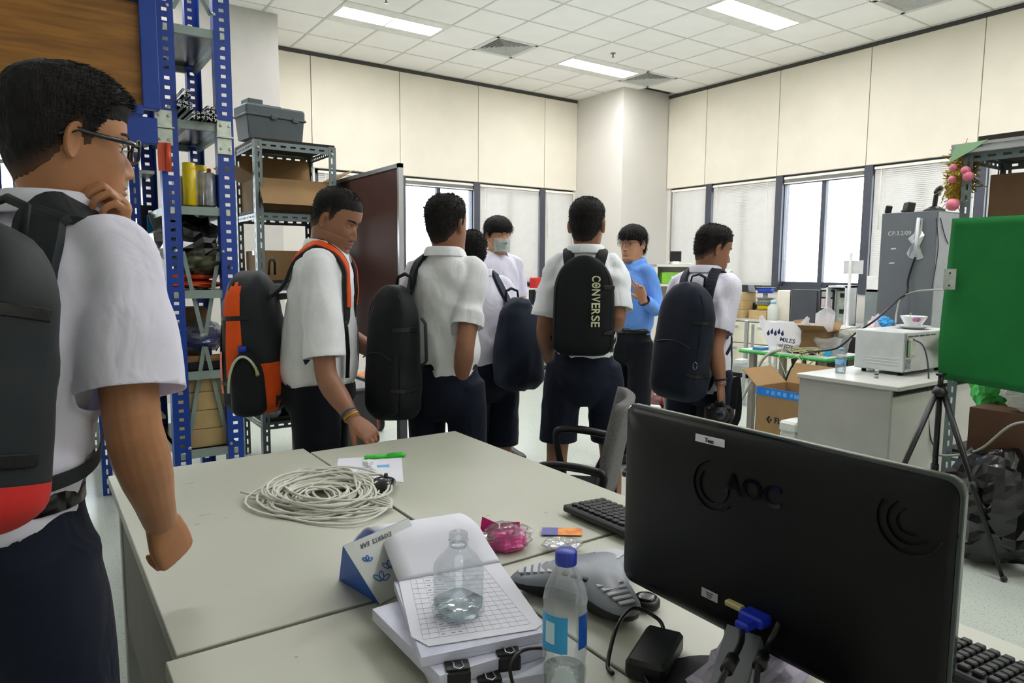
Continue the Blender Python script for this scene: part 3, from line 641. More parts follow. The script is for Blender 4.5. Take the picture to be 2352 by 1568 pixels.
# ---- a person
def person(label, loc, az, P):
    H = P.get('H', 1.70); k = H/1.70; root = T('person', label, 'person', (loc[0], loc[1], 0), -az, P.get('group'))
    g = P.get('build', 1.0); lean = P.get('lean', 0.0)
    def sp(z): return np.array([P.get('sway', 0)*S(z, .9, 1.45), lean*S(z, .85, 1.5)*(z-.85)/.65, 0])     # spine offset
    nb = sp(1.46); shz = P.get('shz', 1.385)
    J = dict(shR=(.150*g, 0, shz), shL=(-.150*g, 0, shz), elR=(.20, -.02, 1.10), wrR=(.21, .06, .86), elL=(-.20, -.02, 1.10), wrL=(-.21, .06, .86), hipR=(.092, 0, .92), hipL=(-.092, 0, .92), knR=(.10, .02, .48), knL=(-.10, .02, .48), anR=(.105, -.02, .085), anL=(-.105, -.02, .085))
    J = {q: np.array(v, float) for q, v in J.items()}
    for q in ('shR', 'shL'): J[q] += sp(1.38)
    if 'tw' in P:                                                     # shoulder girdle twist
        for q in ('shR', 'shL'): J[q] = Rz(P['tw'])@(J[q]-sp(1.38))+sp(1.38)
    for q, v in P.get('J', {}).items(): J[q] = np.array(v, float)
    up = np.array([0, 0, 1.]); ex = np.array([1., 0, 0]); ey = np.array([0, 1., 0]); tw = P.get('tw', 0)
    def tor(z): a = tw*float(S(z, .95, 1.35)); return Rz(a)@ex, Rz(a)@ey
    # body: torso core + legs (under clothes) as one coarse surface, arms + hands fine
    c = MB(); secs = []
    for z, a, b in [(.84, .12, .085), (.95, .115, .08), (1.08, .115, .08), (1.22, .13, .085), (1.34, .125, .08), (1.41, .09, .06), (1.46, .055, .05)]:
        s1, f1 = tor(z); secs.append((sp(z)+up*z, s1, f1, a*g, b*g, 2.2))
    loft(c, secs, 24)
    for sd in 'RL': limb(c, [J['hip'+sd]+up*.02, J['kn'+sd], J['an'+sd]], [.060*g, .076*g, .066*g, .056*g, .058*g, .050*g, .038], sub=8)
    for sd in 'RL': limb(c, [J['sh'+sd]*np.array([.6, 1, 1])-up*.02, J['sh'+sd], J['sh'+sd]*.6+J['el'+sd]*.4], np.array([.05*g, .052*g, .047*g])*min(1, P.get('arm', 1)))
    meshes = [voxel(c, .011, 4)]
    for sd in 'RL':
        if sd in P.get('noarm', ''): continue
        a = MB(); e, w, s0 = J['el'+sd], J['wr'+sd], J['sh'+sd]; q = s0*.62+e*.38
        limb(a, [q, e, w], np.array([.047, .044, .041, .039, .0385, .041, .038, .031, .0265])*P.get('arm', 1), 18, 8)
        hp = P['hand'+sd] if 'hand'+sd in P else dict(d=nrm(w-e), back=(1 if sd == 'R' else -1, .25, 0)); hp = dict(hp)
        th = hp.pop('thumb', None)
        if th is None:                      # thumb side: for a hanging arm with back outward the thumb points forward
            dd = nrm(hp['d']); bk = np.array(hp['back'], float); th = 1 if (np.cross(dd, bk)@hp.pop('tdir', ey)) > 0 else -1
        else: hp.pop('tdir', None)
        if not P.get('nohand', '') == sd: hand(a, w, hp.pop('d'), hp.pop('back'), th, scale=k*.97, **hp)
        meshes.append(voxel(a, P.get('vox', .0042), P.get('vsm', 2)))
    # head
    pv = np.array([0, -.02, -.085]); hy, hpch, hr = [radians(q) for q in P.get('head', (0, 0, 0))]     # yaw(+ = to person's left), pitch(+ = look up), roll
    Rh = Rz(hy)@Rx(hpch)@Ry(hr); hs = P.get('hs', 1.0)
    hoff = np.array(P.get('hoff', (0, 0, 0)), float)+nb+np.array([0, .012, 1.585]); 
    def tf(v):
        v = np.array(v, float); w = S(v[:, 2], -.19, -.105)[:, None]; rot = (v-pv)@Rh.T+pv
        bodyp = v*np.array([1, 1, 1]); return (hoff+(bodyp*(1-w)+rot*w)*hs)
    hme, hair, hparts, HV = build_head(P, tf, {**HAIR[P.get('hair', 'crew')], **P.get('hairx', {})})
    body = merge_mesh('body', meshes+[hme], [P.get('skin', skinA)])
    bo = O('body', body, P.get('skin', skinA), root); root.scale = (k, k, k)
    O('hair', hair, m_hair, root)
    for nm, me in hparts: O(nm, me, m_eye, root)
    # shirt
    m_sh = P.get('shirt', m_white); s = MB(); secs = []; wz = P.get('waist', .99)
    prof = [(wz-.05, .140, .105), (wz, .146, .110), (wz+.035, .160, .124), (wz+.08, .160, .122), (1.14, .156, .118), (1.22, .160, .118), (1.31, .166, .116), (1.36, .165, .108), (1.395, .152, .098), (1.425, .122, .085), (1.447, .094, .075), (1.462, .078, .068)]
    if P.get('untuck'): prof = [(P['untuck']-.015, .172, .134), (P['untuck'], .172, .134), (.98, .166, .126)]+prof[4:]
    fat = P.get('belly', 0)
    for z, a, b in prof:
        s1, f1 = tor(z); bb = b*g+fat*float(np.exp(-((z-1.05)/.14)**2)); secs.append((sp(z)+up*z+f1*(fat*.5*float(np.exp(-((z-1.05)/.14)**2)))-f1*.008, s1, f1, a*g, bb, 2.35))
    pz = np.array([q_[0] for q_ in prof]); pa = np.array([q_[1] for q_ in prof])*g; pb = np.array([q_[2] for q_ in prof])*g+fat*np.exp(-((pz-1.05)/.14)**2)
    def intor(c_):
        l_ = np.array(c_)-sp(c_[2]); s1, f1 = tor(c_[2]); a_ = np.interp(c_[2], pz, pa); b_ = np.interp(c_[2], pz, pb)
        return ((l_@s1)/a_)**2+((l_@f1)/b_)**2 < 1.22
    loft(s, secs, 32); cuts = []; sleeve = P.get('sleeve', 'short')
    for sd in 'RL':
        S0, E, W = J['sh'+sd], J['el'+sd], J['wr'+sd]; inn = S0*np.array([.45, 1, 1])+np.array([0, 0, .005])+sp(1.38)*.3*0
        if sleeve == 'short':
            fr = P.get('slen', .78); hem = S0+(E-S0)*fr; d = nrm(E-S0); ext = hem+d*.018
            r0 = .056*g; limb(s, [inn, S0-d*.012+up*.004, S0+(E-S0)*.45, ext], [.055*g, r0, .061*g, .064*g*P.get('flare', 1), .066*g*P.get('flare', 1), .067*g*P.get('flare', 1)], 20, 5)
            cuts.append((hem, d, hem, .10*g, intor))
        else:
            d = nrm(W-E); hem = W-d*.005; ext = W+d*.018
            limb(s, [inn, S0-nrm(E-S0)*.012, E, ext], [.055*g, .056*g, .056*g, .054*g, .052, .050, .046, .042, .041], 20, 6); cuts.append((hem, d, hem, .065, intor))
    if P.get('untuck'): cuts.append((sp(.9)+up*P['untuck'], -up, up*P['untuck'], .3))
    ncz = 1.459; cuts.append((hoff*0+nb+up*(ncz), up, nb+up*1.47, .10))
    sm = voxel(s, .0095, 5, cuts); folds(sm, P.get('fold', .010), seed=P.get('seed', 1)); sm.polygons.foreach_set('use_smooth', [True]*len(sm.polygons)); sm.materials.append(m_sh)
    lin = MB(); loft(lin, [(c_, s_, f_, a_*.92, b_*.92, p_) for c_, s_, f_, a_, b_, p_ in secs], 28); lm = mkmesh('lining', lin, []); sm = merge_mesh('shirt', [sm, lm], [m_sh])
    so = O('shirt', sm, m_sh, root, solid=.0025)
    bvh = BVHTree.FromPolygons([v.co for v in sm.vertices], [list(p.vertices) for p in sm.polygons])
    # collar: a stand and a fold-over fall, open at the front
    cb = MB(); cR = nb+up*1.445; R1, D1 = .076, .072; op = radians(P.get('copen', 24))
    def cpt(u, v):
        a = pi/2+op+u*(2*pi-2*op); h = [0, .034, .040, .030, -.004][int(round(v*4))]; ro = [0, -.006, .001, .010, .020][int(round(v*4))]
        drop = .022*float(S(sin(a), -.4, 1)); tip = .026*float(S(abs(u-.5), .40, .5)) if v > .7 else 0
        bk = .004*(1-sin(a)); c0 = cos(a); 
        return cR+np.array([(R1+ro)*c0, (D1+ro)*sin(a)-.006+(.006+tip*.3)*(sin(a) > 0), h-drop+bk-tip*(1.0)])*np.array([1, 1, 1])
    cb.grid(cpt, 40, 4); O('collar', cb, m_sh, root, solid=.003, sub=1)
    # shorts / trousers
    m_tr = P.get('trousers', m_navy); q = MB(); hemz = P.get('hem', .56); secs = []
    for z, a, b in [(wz+.022, .140, .106), (wz, .144, .110), (.92, .160, .124), (.86, .166, .126), (.80, .150, .108), (.75, .09, .07)]: secs.append((sp(z)+up*z, ex, ey, a*g, b*g+fat*.6*(z > .85), 2.3))
    loft(q, secs, 28); cuts = []
    for sd in 'RL':
        Hp, K, A = J['hip'+sd], J['kn'+sd], J['an'+sd]
        if hemz > .3:
            d = nrm(K-Hp); hem = Hp+(K-Hp)*(Hp[2]-hemz)/(Hp[2]-K[2]); limb(q, [Hp-d*.02, hem+d*.02], [.090*g, .098*g, .098*g, .096*g, .097*g], 20, 8)
        else:
            d = nrm(A-K); hem = A+d*(A[2]-hemz-.03); limb(q, [Hp, K, hem+d*.02], [.090*g, .094*g, .088*g, .08, .076, .074, .072, .072], 20, 7)
        cuts.append((hem, (0, 0, -1), hem, .115))
    pm = voxel(q, .010, 9, cuts); folds(pm, .005, (5, 5, 2.0), seed=P.get('seed', 1)+9); pm.polygons.foreach_set('use_smooth', [True]*len(pm.polygons)); pm.materials.append(m_tr)
    O('trousers' if hemz < .3 else 'shorts', pm, m_tr, root, solid=.003)
    if not P.get('untuck'):
        b = MB(); N = 40
        b.grid(lambda u, v: sp(wz)+np.array([.153*g*cos(2*pi*u), (.118*g+fat*.5)*sin(2*pi*u), wz-.018+.036*v]), N, 1); O('belt', b, m_belt, root, solid=.004)
        O('buckle', MB().box(sp(wz)+np.array([0, .121*g+fat*.5, wz]), (.045, .006, .034), b=.002), m_buckle, root)
    for sd in 'RL':
        O('shoe', shoe(MB(), J['an'+sd], (.12 if sd == 'R' else -.12, 1)), m_shoe, root)
        if hemz > .3: O('sock', MB().tube([J['an'+sd]-up*.02, J['an'+sd]+up*.05, J['an'+sd]*.75+J['kn'+sd]*.25+up*0], [.040, .041, .047], 16, cap=False), m_sock, root, solid=.003)
    root['_k'] = k; del root['_k']
    return dict(root=root, bvh=bvh, tf=tf, k=k, J=J, HV=HV, nb=nb, sp=sp, az=az, g=g)
def toW(pr, p):
    return np.array(wmat(pr['root'])@Vector(p))
CAZ = YAW
def place(px, d): p = atd(px, 700, d); return p[0], p[1]
def loc_of(loc, az, k):
    Ri = Rz(az); o = np.array([loc[0], loc[1], 0])
    return lambda px, py, d: (Ri@(atd(px, py, d)-o))/k
def vec_of(az): Ri = Rz(az); return lambda r, u, f: nrm(Ri@(_rt*r+_up*u+_fw*f))    # image right / up / away -> person-local
# A: tall student close to the camera on the left, profile to the right, one fist on the table
azA = CAZ+radians(12); locA = place(-82, 1.05); q = loc_of(locA, azA, 1.715/1.7); v = vec_of(azA)
PA = person('student with glasses in profile, black backpack, leaning his fist on the table', locA, azA, dict(H=1.715, seed=3, skin=skinA, hair='thick', hairx=dict(strands=9000), vox=.0027, hs=.97, head=(-33, -6, 0), lid=.3, build=.97, lean=.19, flare=1.15, slen=.80, shirt=m_white2, fold=.010, trousers=m_navy, waist=1.02,
    J=dict(elR=q(305, 985, 1.10), wrR=q(368, 1196, 1.27), elL=q(160, 800, 1.33), wrL=q(238, 568, 1.22)),
    handR=dict(d=v(.10, -.85, .5), back=v(.75, .1, -.45), tdir=v(-.5, 0, .8), curl=(48, 78, 42), tcurl=40, tout=22, spread=3),
    handL=dict(d=v(.45, .85, -.2), back=v(.6, .1, .7), tdir=v(-.6, .5, 0), curl=(60, 75, 40), tcurl=40), arm=1.08))
# B: student with the orange and black backpack, looking down at the table
azB = CAZ+radians(86); locB = place(728, 2.80); q = loc_of(locB, azB, 1.70/1.7); v = vec_of(azB)
PB = person('student looking down at the table, orange and black backpack, hand on the table edge', locB, azB, dict(H=1.70, seed=11, skin=skinB, hair='buzz', vox=.0042, head=(-18, -24, 0), lid=.85, jaw=1.10, wide=1.03, build=1.0, lean=.05, belly=.03, shirt=m_white, trousers=m_navy2, hem=.06, waist=.90, slen=.82, flare=1.1, gaze=(0, -.5),
    J=dict(elR=q(748, 868, 2.60), wrR=q(812, 962, 2.53), elL=(-.23, .05, 1.10), wrL=(-.24, .24, .98)),
    handR=dict(d=v(.62, -.55, -.1), back=v(.35, .6, -.6), tdir=v(-.3, -.5, -.5), curl=(30, 30, 15), tcurl=15), arm=1.05))
# C: student seen from behind, hand in his pocket
azC = CAZ+radians(20); locC = place(1024, 2.95); q = loc_of(locC, azC, 1.675/1.7); v = vec_of(azC)
PC = person('student seen from behind with his hand in his pocket, black bag on one shoulder', locC, azC, dict(H=1.675, seed=21, skin=skinB, hair='crew', hairx=dict(fade=.5), head=(-12, 2, 0), build=.90, shirt=m_white, trousers=m_navy, hem=.10, waist=.99, slen=.72,
    J=dict(elR=q(1068, 800, 2.80), wrR=q(1058, 880, 2.93), elL=(-.24, .02, 1.10), wrL=(-.21, .2, .98)), handR=dict(d=v(-.05, -1, .25), back=v(.85, 0, -.5), tdir=v(.3, 0, .8), curl=(4, 6, 5), tcurl=10, tout=14, spread=1), nohand='L', fold=.011))
# D: student behind C, navy backpack
azD = CAZ-radians(28); locD = place(1122, 3.62)
PD = person('student in shorts with a slack navy backpack, head hidden behind another student', locD, azD, dict(H=1.57, seed=31, skin=skinB, hair='crew', head=(14, -6, 0), hoff=(-.04, 0, 0), lean=.14, build=.98, belly=.02, shirt=m_white2, trousers=m_navy, hem=.48, waist=1.0, J=dict(elL=(-.2, .06, 1.08), wrL=(-.1, .26, 1.0), elR=(.2, .06, 1.08), wrR=(.1, .26, 1.0))))
# E: masked student facing the camera
azE = CAZ+radians(148); locE = place(1140, 5.0)
PE = person('student wearing a grey face mask in front of the far blinds', locE, azE, dict(H=1.73, seed=41, skin=skinC, hair='fringe', head=(0, -3, 0), shirt=m_white2, trousers=m_navy, copen=40))
# F: student with the lettered backpack
azF = CAZ+radians(8); locF = place(1343, 3.22); q = loc_of(locF, azF, 1.70/1.7)
PF = person('student seen from behind wearing a black backpack with large vertical lettering', locF, azF, dict(H=1.70, seed=51, skin=skinB, hair='buzz', hairx=dict(fade=.35), head=(-14, 0, 0), build=.89, belly=.02, shirt=m_white, trousers=m_navy, hem=.575, waist=1.02, slen=.80, flare=1.1,
    J=dict(elR=q(1418, 738, 3.12), wrR=q(1395, 752, 3.36), elL=(-.185, -.03, 1.10), wrL=(-.17, .14, .93), knR=(.135, .03, .49), anR=(.145, 0, .085), knL=(-.12, 0, .49), anL=(-.12, -.03, .085))))
# G: man in the blue shirt, speaking
azG = CAZ-radians(128); locG = place(1452, 4.75); q = loc_of(locG, azG, 1.665/1.7); v = vec_of(azG)
PG = person('man in a blue long sleeved shirt and glasses, gesturing while he speaks', locG, azG, dict(H=1.665, seed=61, skin=skinC, hair='fringe', hairx=dict(side=.008, top=.018), head=(8, 0, 0), build=.93, arm=.8, shirt=m_blue, trousers=m_navy2, hem=.06, sleeve='long', waist=.99, copen=34, lid=.4,
    J=dict(elL=q(1512, 718, 4.62), wrL=q(1478, 690, 4.48), elR=(.2, .04, 1.08), wrR=(.16, .25, 1.05)),
    handL=dict(d=v(-.35, .9, -.1), back=v(.6, .2, .7), tdir=v(-.9, .2, 0), curl=(10, 18, 10), spread=14, fc=[(0, 8, 5), (5, 10, 8), (25, 30, 15), (35, 40, 20)])))
# H: student holding the camera
azH = CAZ+radians(44); locH = place(1612, 3.50); q = loc_of(locH, azH, 1.60/1.7); v = vec_of(azH)
PH = person('student in profile looking down, holding a black camera beside his leg', locH, azH, dict(H=1.60, seed=71, skin=skinB, hair='crew', hairx=dict(fringe=.010), head=(-36, -14, 0), lid=.8, build=.97, lean=.04, shirt=m_white2, trousers=m_navy, hem=.5, untuck=.84, slen=.74,
    J=dict(elR=q(1643, 800, 3.36), wrR=q(1656, 886, 3.34), elL=(-.22, .02, 1.08), wrL=(-.2, .2, .95)), handR=dict(d=v(.05, -1, 0), back=v(.8, .1, -.6), tdir=v(-.3, 0, .9), curl=(35, 50, 30), tcurl=30)))
# ================================================================ backpacks and worn things (built in the wearer's own frame)
def wear(name, label, cat, pr, group=None):
    r = pr['root']; t = T(name, label, cat, r.location, r.rotation_euler[2], group); t.scale = r.scale; return t
def crom(P, n):
    P = [np.array(p, float) for p in P]; P = [2*P[0]-P[1]]+P+[2*P[-1]-P[-2]]; out = []
    for i in range(1, len(P)-2):
        for k in range(n):
            t = k/n; a, b, c, d = P[i-1:i+3]
            out.append(.5*(2*b+(c-a)*t+(2*a-5*b+4*c-d)*t*t+(3*b-a-3*c+d)*t**3))
    out.append(P[-2]); return np.array(out)
def ribbon(path, nor, width, th):
    """flat strap along path; nor = outward normals; width/th scalars or arrays"""
    P = np.array(path); n = len(P); W = np.broadcast_to(width, (n,)); H = np.broadcast_to(th, (n,)); mb = MB(); V = []
    for i in range(n):
        d = P[min(i+1, n-1)]-P[max(i-1, 0)]; d /= np.linalg.norm(d)+1e-9; u = np.array(nor[i])-d*(np.array(nor[i])@d); u /= np.linalg.norm(u)+1e-9; s = np.cross(d, u)
        for a, b in ((-.5, -.35), (-.42, .5), (.42, .5), (.5, -.35)): V.append(P[i]+s*W[i]*a+u*H[i]*b)
    F = [[i*4+j, i*4+(j+1) % 4, (i+1)*4+(j+1) % 4, (i+1)*4+j] for i in range(n-1) for j in range(4)]+[[3, 2, 1, 0], [(n-1)*4+j for j in range(4)]]
    return mb.add(V, F, smooth=False)
def snap(pr, pts, off, rad=.09):
    out = []; nor = []
    for p in pts:
        co, no, ix, ds = pr['bvh'].find_nearest(Vector(p))
        if ds < rad:
            co = np.array(co); no = np.array(no); out.append(co+no*off); nor.append(no)
        else: out.append(np.array(p)); nor.append(nrm(np.array([p[0], p[1], 0])+np.array([0, 0, 1e-3])))
    out = np.array(out); nor = np.array(nor)
    for _ in range(4): out[1:-1] = (out[:-2]+out[1:-1]*2+out[2:])/4; nor[1:-1] = (nor[:-2]+nor[1:-1]*2+nor[2:])/4
    return out, nor
def bag_body(W, D, z0, z1, n=40, m=34, pw=3.0, top=.30, bot=.12, bulge=.12):
    V = []
    for i in range(m+1):
        t = i/m; t = .5-.5*cos(pi*t); z = z0+(z1-z0)*t
        kt = max(0, (t-(1-top))/top); kb = max(0, (bot-t)/bot); k = sqrt(max(1e-4, 1-kt**2.2))*sqrt(max(1e-4, 1-.55*kb**2)); kd = sqrt(max(1e-4, 1-.8*kt**2.6))*sqrt(max(1e-4, 1-.5*kb**2))
        if i in (0, m): k *= .7; kd *= .7
        a = W/2*k*(1-bulge*.4*t); b = D/2*kd*(1+bulge*sin(pi*min(1, t*1.3)))*(1.08-.3*t)
        for j in range(n):
            g = 2*pi*j/n; c, s = cos(g), sin(g); q = (abs(c)**pw+abs(s)**pw)**(-1/pw); y = b*s*q
            V.append((a*c*q, y if y < 0 else y*.75, z))
    F = [[i*n+j, i*n+(j+1) % n, (i+1)*n+(j+1) % n, (i+1)*n+j] for i in range(m) for j in range(n)]+[list(range(n))[::-1], [m*n+j for j in range(n)]]
    return np.array(V), F
def patch(V, n, cond, off, cen_y=0):
    """faces of a bag body (ring size n) for which cond(centre) holds, lifted outward"""
    m = len(V)//n; mb = MB(); c0 = V.mean(0); F = [[i*n+j, i*n+(j+1) % n, (i+1)*n+(j+1) % n, (i+1)*n+j] for i in range(m-1) for j in range(n)]
    sel = [f for f in F if cond(V[f].mean(0))]; N = V-np.array([0, 0, 1])*V[:, 2:3]; N = N-np.array([c0[0], c0[1], 0]); N /= np.linalg.norm(N, axis=1, keepdims=True)+1e-9
    mb.add(V+N*off, sel, smooth=True); used = sorted({i for f in sel for i in f}); mp = {o: k for k, o in enumerate(used)}
    r = MB(); r.add(np.array(mb.v)[used], [[mp[i] for i in f] for f in sel], smooth=True); return r
def backpack(pr, label, W, D, z0, z1, y0, x0=0, yaw=0, tilt=0, m_main=None, straps='RL', pocket=True, fold=.004, seed=0, strapw=.055, m_strap=None, top=.30, pw=3.0, name='backpack', lining=None, tail=.25, handle=True, roll=0):
    m_main = m_main or m_blackcloth; m_strap = m_strap or m_main; t = wear(name, label, 'backpack', pr, 'school backpacks'); n = 40
    V, F = bag_body(W, D, 0, z1-z0, n, top=top, pw=pw); V[:, 1] -= D/2*.75
    X = lambda v: (np.asarray(v, float)@Ry(roll).T@Rx(tilt).T@Rz(yaw).T)+np.array([x0, y0, z0])
    mb = MB(); mb.add(X(V), F, smooth=True); me = mkmesh('main_body', mb, m_main); folds(me, fold, (9, 9, 7), seed); O('main_body', me, m_main, t)
    h = z1-z0
    if pocket:
        pv, pf = bag_body(W*.82, D*.35, 0, h*.5, n, top=.25, pw=3.2); pv[:, 1] -= D*.72; pv[:, 2] += .025
        mb = MB(); mb.add(X(pv), pf, smooth=True); me = mkmesh('front_pocket', mb, m_main); folds(me, fold*.7, (11, 11, 8), seed+4); po = O('front_pocket', me, m_main, t)
        zp = X([(-W*.36+W*.72*u, -D*.9, h*.5+.005-.1*abs(u-.5)**2) for u in np.linspace(0, 1, 14)]); O('zipper', MB().tube(zp, .003, 6), m_belt, po)
    if handle: O('grab_handle', MB().tube(X([(-.045, -.02, h-.02), (-.04, -.015, h+.03), (0, -.012, h+.045), (.04, -.015, h+.03), (.045, -.02, h-.02)]), .008, 8, flat=.6), m_strap, t)
    zz = X([(W*.47*cos(a), -D*.42+.0*a, h*.62+h*.37*sin(a)) for a in np.linspace(0, pi, 20)]); O('zipper', MB().tube(zz, .0032, 6), m_belt, t)
    m_ = len(V)//n
    for j in (int(n*.60), int(n*.90)):
        c_ = V.mean(0); pp = np.array([V[i*n+j] for i in range(4, m_-6)]); dv = pp-np.array([c_[0], c_[1], 0]); dv[:, 2] = 0; dv /= np.linalg.norm(dv, axis=1, keepdims=True)+1e-9; O('seam_piping', MB().tube(X(pp+dv*.0006), .0018, 6), m_strap, t)
    for fr in (.34, .62):
        i = int(m_*fr); jj = [q % n for q in range(int(n*.86), int(n*1.06))]; pp = np.array([V[i*n+q] for q in jj]); dv = pp-np.array([0, V[:, 1].mean(), 0]); dv[:, 2] = 0; dv /= np.linalg.norm(dv, axis=1, keepdims=True)+1e-9
        O('compression_strap', ribbon(X(pp+dv*.004), (dv@Rz(yaw).T), .018, .003), m_belt, t)
    for sd in straps:
        s = 1 if sd == 'R' else -1; g = pr['g']; sp = pr['sp']; sh = pr['J']['sh'+sd]
        tp = X([(s*W*.22, -.05, h*.80)])[0]; bt = X([(s*W*.40, -.01, h*.10)])[0]
        mid = sh*np.array([.60, .6, 1]); yb = pr['sp'](1.3)[1]
        raw = [tp, (mid[0], mid[1]-.05, 1.46), (mid[0], mid[1]+.02, 1.47), (mid[0]*1.05, yb+.12, 1.36), (sh[0]*.72, yb+.15, 1.24), (sh[0]*.9, yb+.10, 1.13), (sh[0]*1.05, yb+.0, 1.07), bt]
        pts = crom(raw, 9); P, N = snap(pr, pts, .010); P[0] = tp; P[-1] = bt; u = np.linspace(0, 1, len(P)); wd = np.interp(u, [0, .1, .55, .68, 1], [strapw, strapw, strapw*.95, .026, .026]); th = np.interp(u, [0, .5, .66, 1], [.016, .014, .004, .004])
        O('shoulder_strap', ribbon(P, N, wd, th), m_strap, t, bevel=.002)
        if lining: a_, b_ = int(len(P)*.10), int(len(P)*.60); O('strap_lining', ribbon(P[a_:b_]+N[a_:b_]*.009, N[a_:b_], strapw*.5, .006), lining, t)
        i = int(len(P)*.68); O('strap_buckle', MB().box(P[i]+N[i]*.006, (.032, .012, .04), b=.003), m_belt, t)
        if tail: O('strap_tail', ribbon(np.array([P[i]+N[i]*.01, P[i]+N[i]*.02-np.array([0, 0, tail*.5]), P[i]+N[i]*.012-np.array([0, 0, tail])]), np.array([N[i]]*3), .022, .003), m_belt, t)
    return t, X, V, n
m_greybag = cloth('dark_grey_nylon', '#23282b', 500, .6); m_orange = cloth('orange_nylon', '#e2551d', 500, .6); m_red = cloth('red_nylon', '#c02a26', 500, .6); m_navybag = cloth('navy_nylon', '#1c2434', 500, .65); m_navybag2 = cloth('midnight_nylon', '#161c29', 600, .7); m_coral = cloth('coral_nylon', '#e0705c', 500, .6)
# A's bag
tA, X, V, n = backpack(PA, 'black backpack with a red lower edge on the student closest to the camera', .32, .21, 1.0, 1.43, -.06, x0=.06, m_main=m_greybag, straps='RL', tilt=radians(-12), strapw=.075, seed=2, tail=0)
q = patch(V, n, lambda c: c[2] < .075 and c[0] > -.1 and c[1] > -.16, .003); O('red_panel', MB().add(X(np.array(q.v)), q.f, smooth=True), m_red, tA)
# B's bag
tB, X, V, n = backpack(PB, 'black backpack with bright orange side panels and a bottle pocket', .30, .25, .81, 1.37, -.125, m_main=m_greybag, straps='RL', tilt=radians(3), seed=5, tail=.2, lining=m_orange)
for cond, nm, mm, off in [(lambda c: c[0] > .10 and -.175 < c[1] < -.115 and c[2] > .16, 'side_panel', m_orange, .003), (lambda c: c[0] > .08 and c[1] > -.11 and c[2] < .2, 'side_panel', m_orange, .003), (lambda c: c[1] < -.205 and c[2] > .1, 'front_stripe', m_coral, .0035)]:
    q = patch(V, n, cond, off); O(nm, MB().add(X(np.array(q.v)), q.f, smooth=True), mm, tB)
pv, pf = bag_body(.13, .085, 0, .245, 30, top=.45, pw=2.3); pv = pv@Rz(pi/2).T; pv[:, 0] += .165; pv[:, 1] -= .10; pv[:, 2] += .01
sp_ = O('side_pocket', MB().add(X(pv), pf, smooth=True), m_blackcloth, tB)
O('zipper_trim', MB().tube(X([(.200, -.10-.062*cos(a), .09+.15*sin(a)) for a in np.linspace(.1, 2.6, 24)]), .005, 8), mat('pale_zip', '#b9bfa8', .6), sp_)
O('zipper_pull', MB().tube(X([(.205, -.052, .20), (.212, -.05, .165)]), .004, 8), mat('brass_pull', '#b5a765', .35, metal=.8), sp_)
bp_ = T('water_bottle', 'bottle with a blue cap in the orange backpack side pocket', 'bottle', toW(PB, X([(.165, -.12, .06)])[0]), group='plastic water bottles')
O('bottle_body', MB().lathe([(.028, 0), (.03, .01), (.03, .15), (.014, .19), (.013, .20)], 20), mat('amber_plastic', '#5d4a38', .2, trans=.5), bp_); O('cap', MB().lathe([(.0165, .195), (.0165, .215), (.014, .218)], 20), mat('blue_cap', '#2336a8', .4), bp_)
# orange lining on B's visible strap
i_ = [c for c in tB.children if c.name.startswith('shoulder_strap')][0]
# C's bag hangs from one shoulder
tC, X, V, n = backpack(PC, 'black school bag hanging from one shoulder of the student with his hand pocketed',   .23, .19, .78, 1.33, -.13, x0=-.115, yaw=radians(-18), m_main=m_blackcloth, straps='L', seed=8, tail=0)
O('side_handle', MB().tube(X([(.145, -.06, .42), (.165, -.06, .40), (.170, -.06, .25), (.148, -.06, .23)]), .009, 8, flat=.5), m_greybag, tC)
# D's bag
tD, X, V, n = backpack(PD, 'slack navy backpack on the student in shorts behind the others', .28, .20, .84, 1.34, -.125, x0=.07, yaw=radians(10), m_main=m_navybag, straps='R', seed=13, fold=.009, top=.5, tail=.3, pocket=False)
# F's bag with lettering
tF, X, V, n = backpack(PF, 'flat black backpack with vertical cream lettering and a star', .275, .11, 1.00, 1.44, -.105, m_main=mat('black_canvas', '#121517', .7, var=.05, bump=.15, bscale=500, spec=.25), straps='RL', pocket=False, seed=17, fold=.002, tail=.30, top=.42, handle=False)
m_cream = mat('cream_print', '#d9dcb6', .6)
wF = wmat(tF)
def fpt(x, z):
    h = V[np.argmin(((V[:, 0]-x)/.3)**2+((V[:, 2]-z)/.3)**2+(V[:, 1] > -.04)*9)]; return X([(x, h[1]-.006, z)])[0]
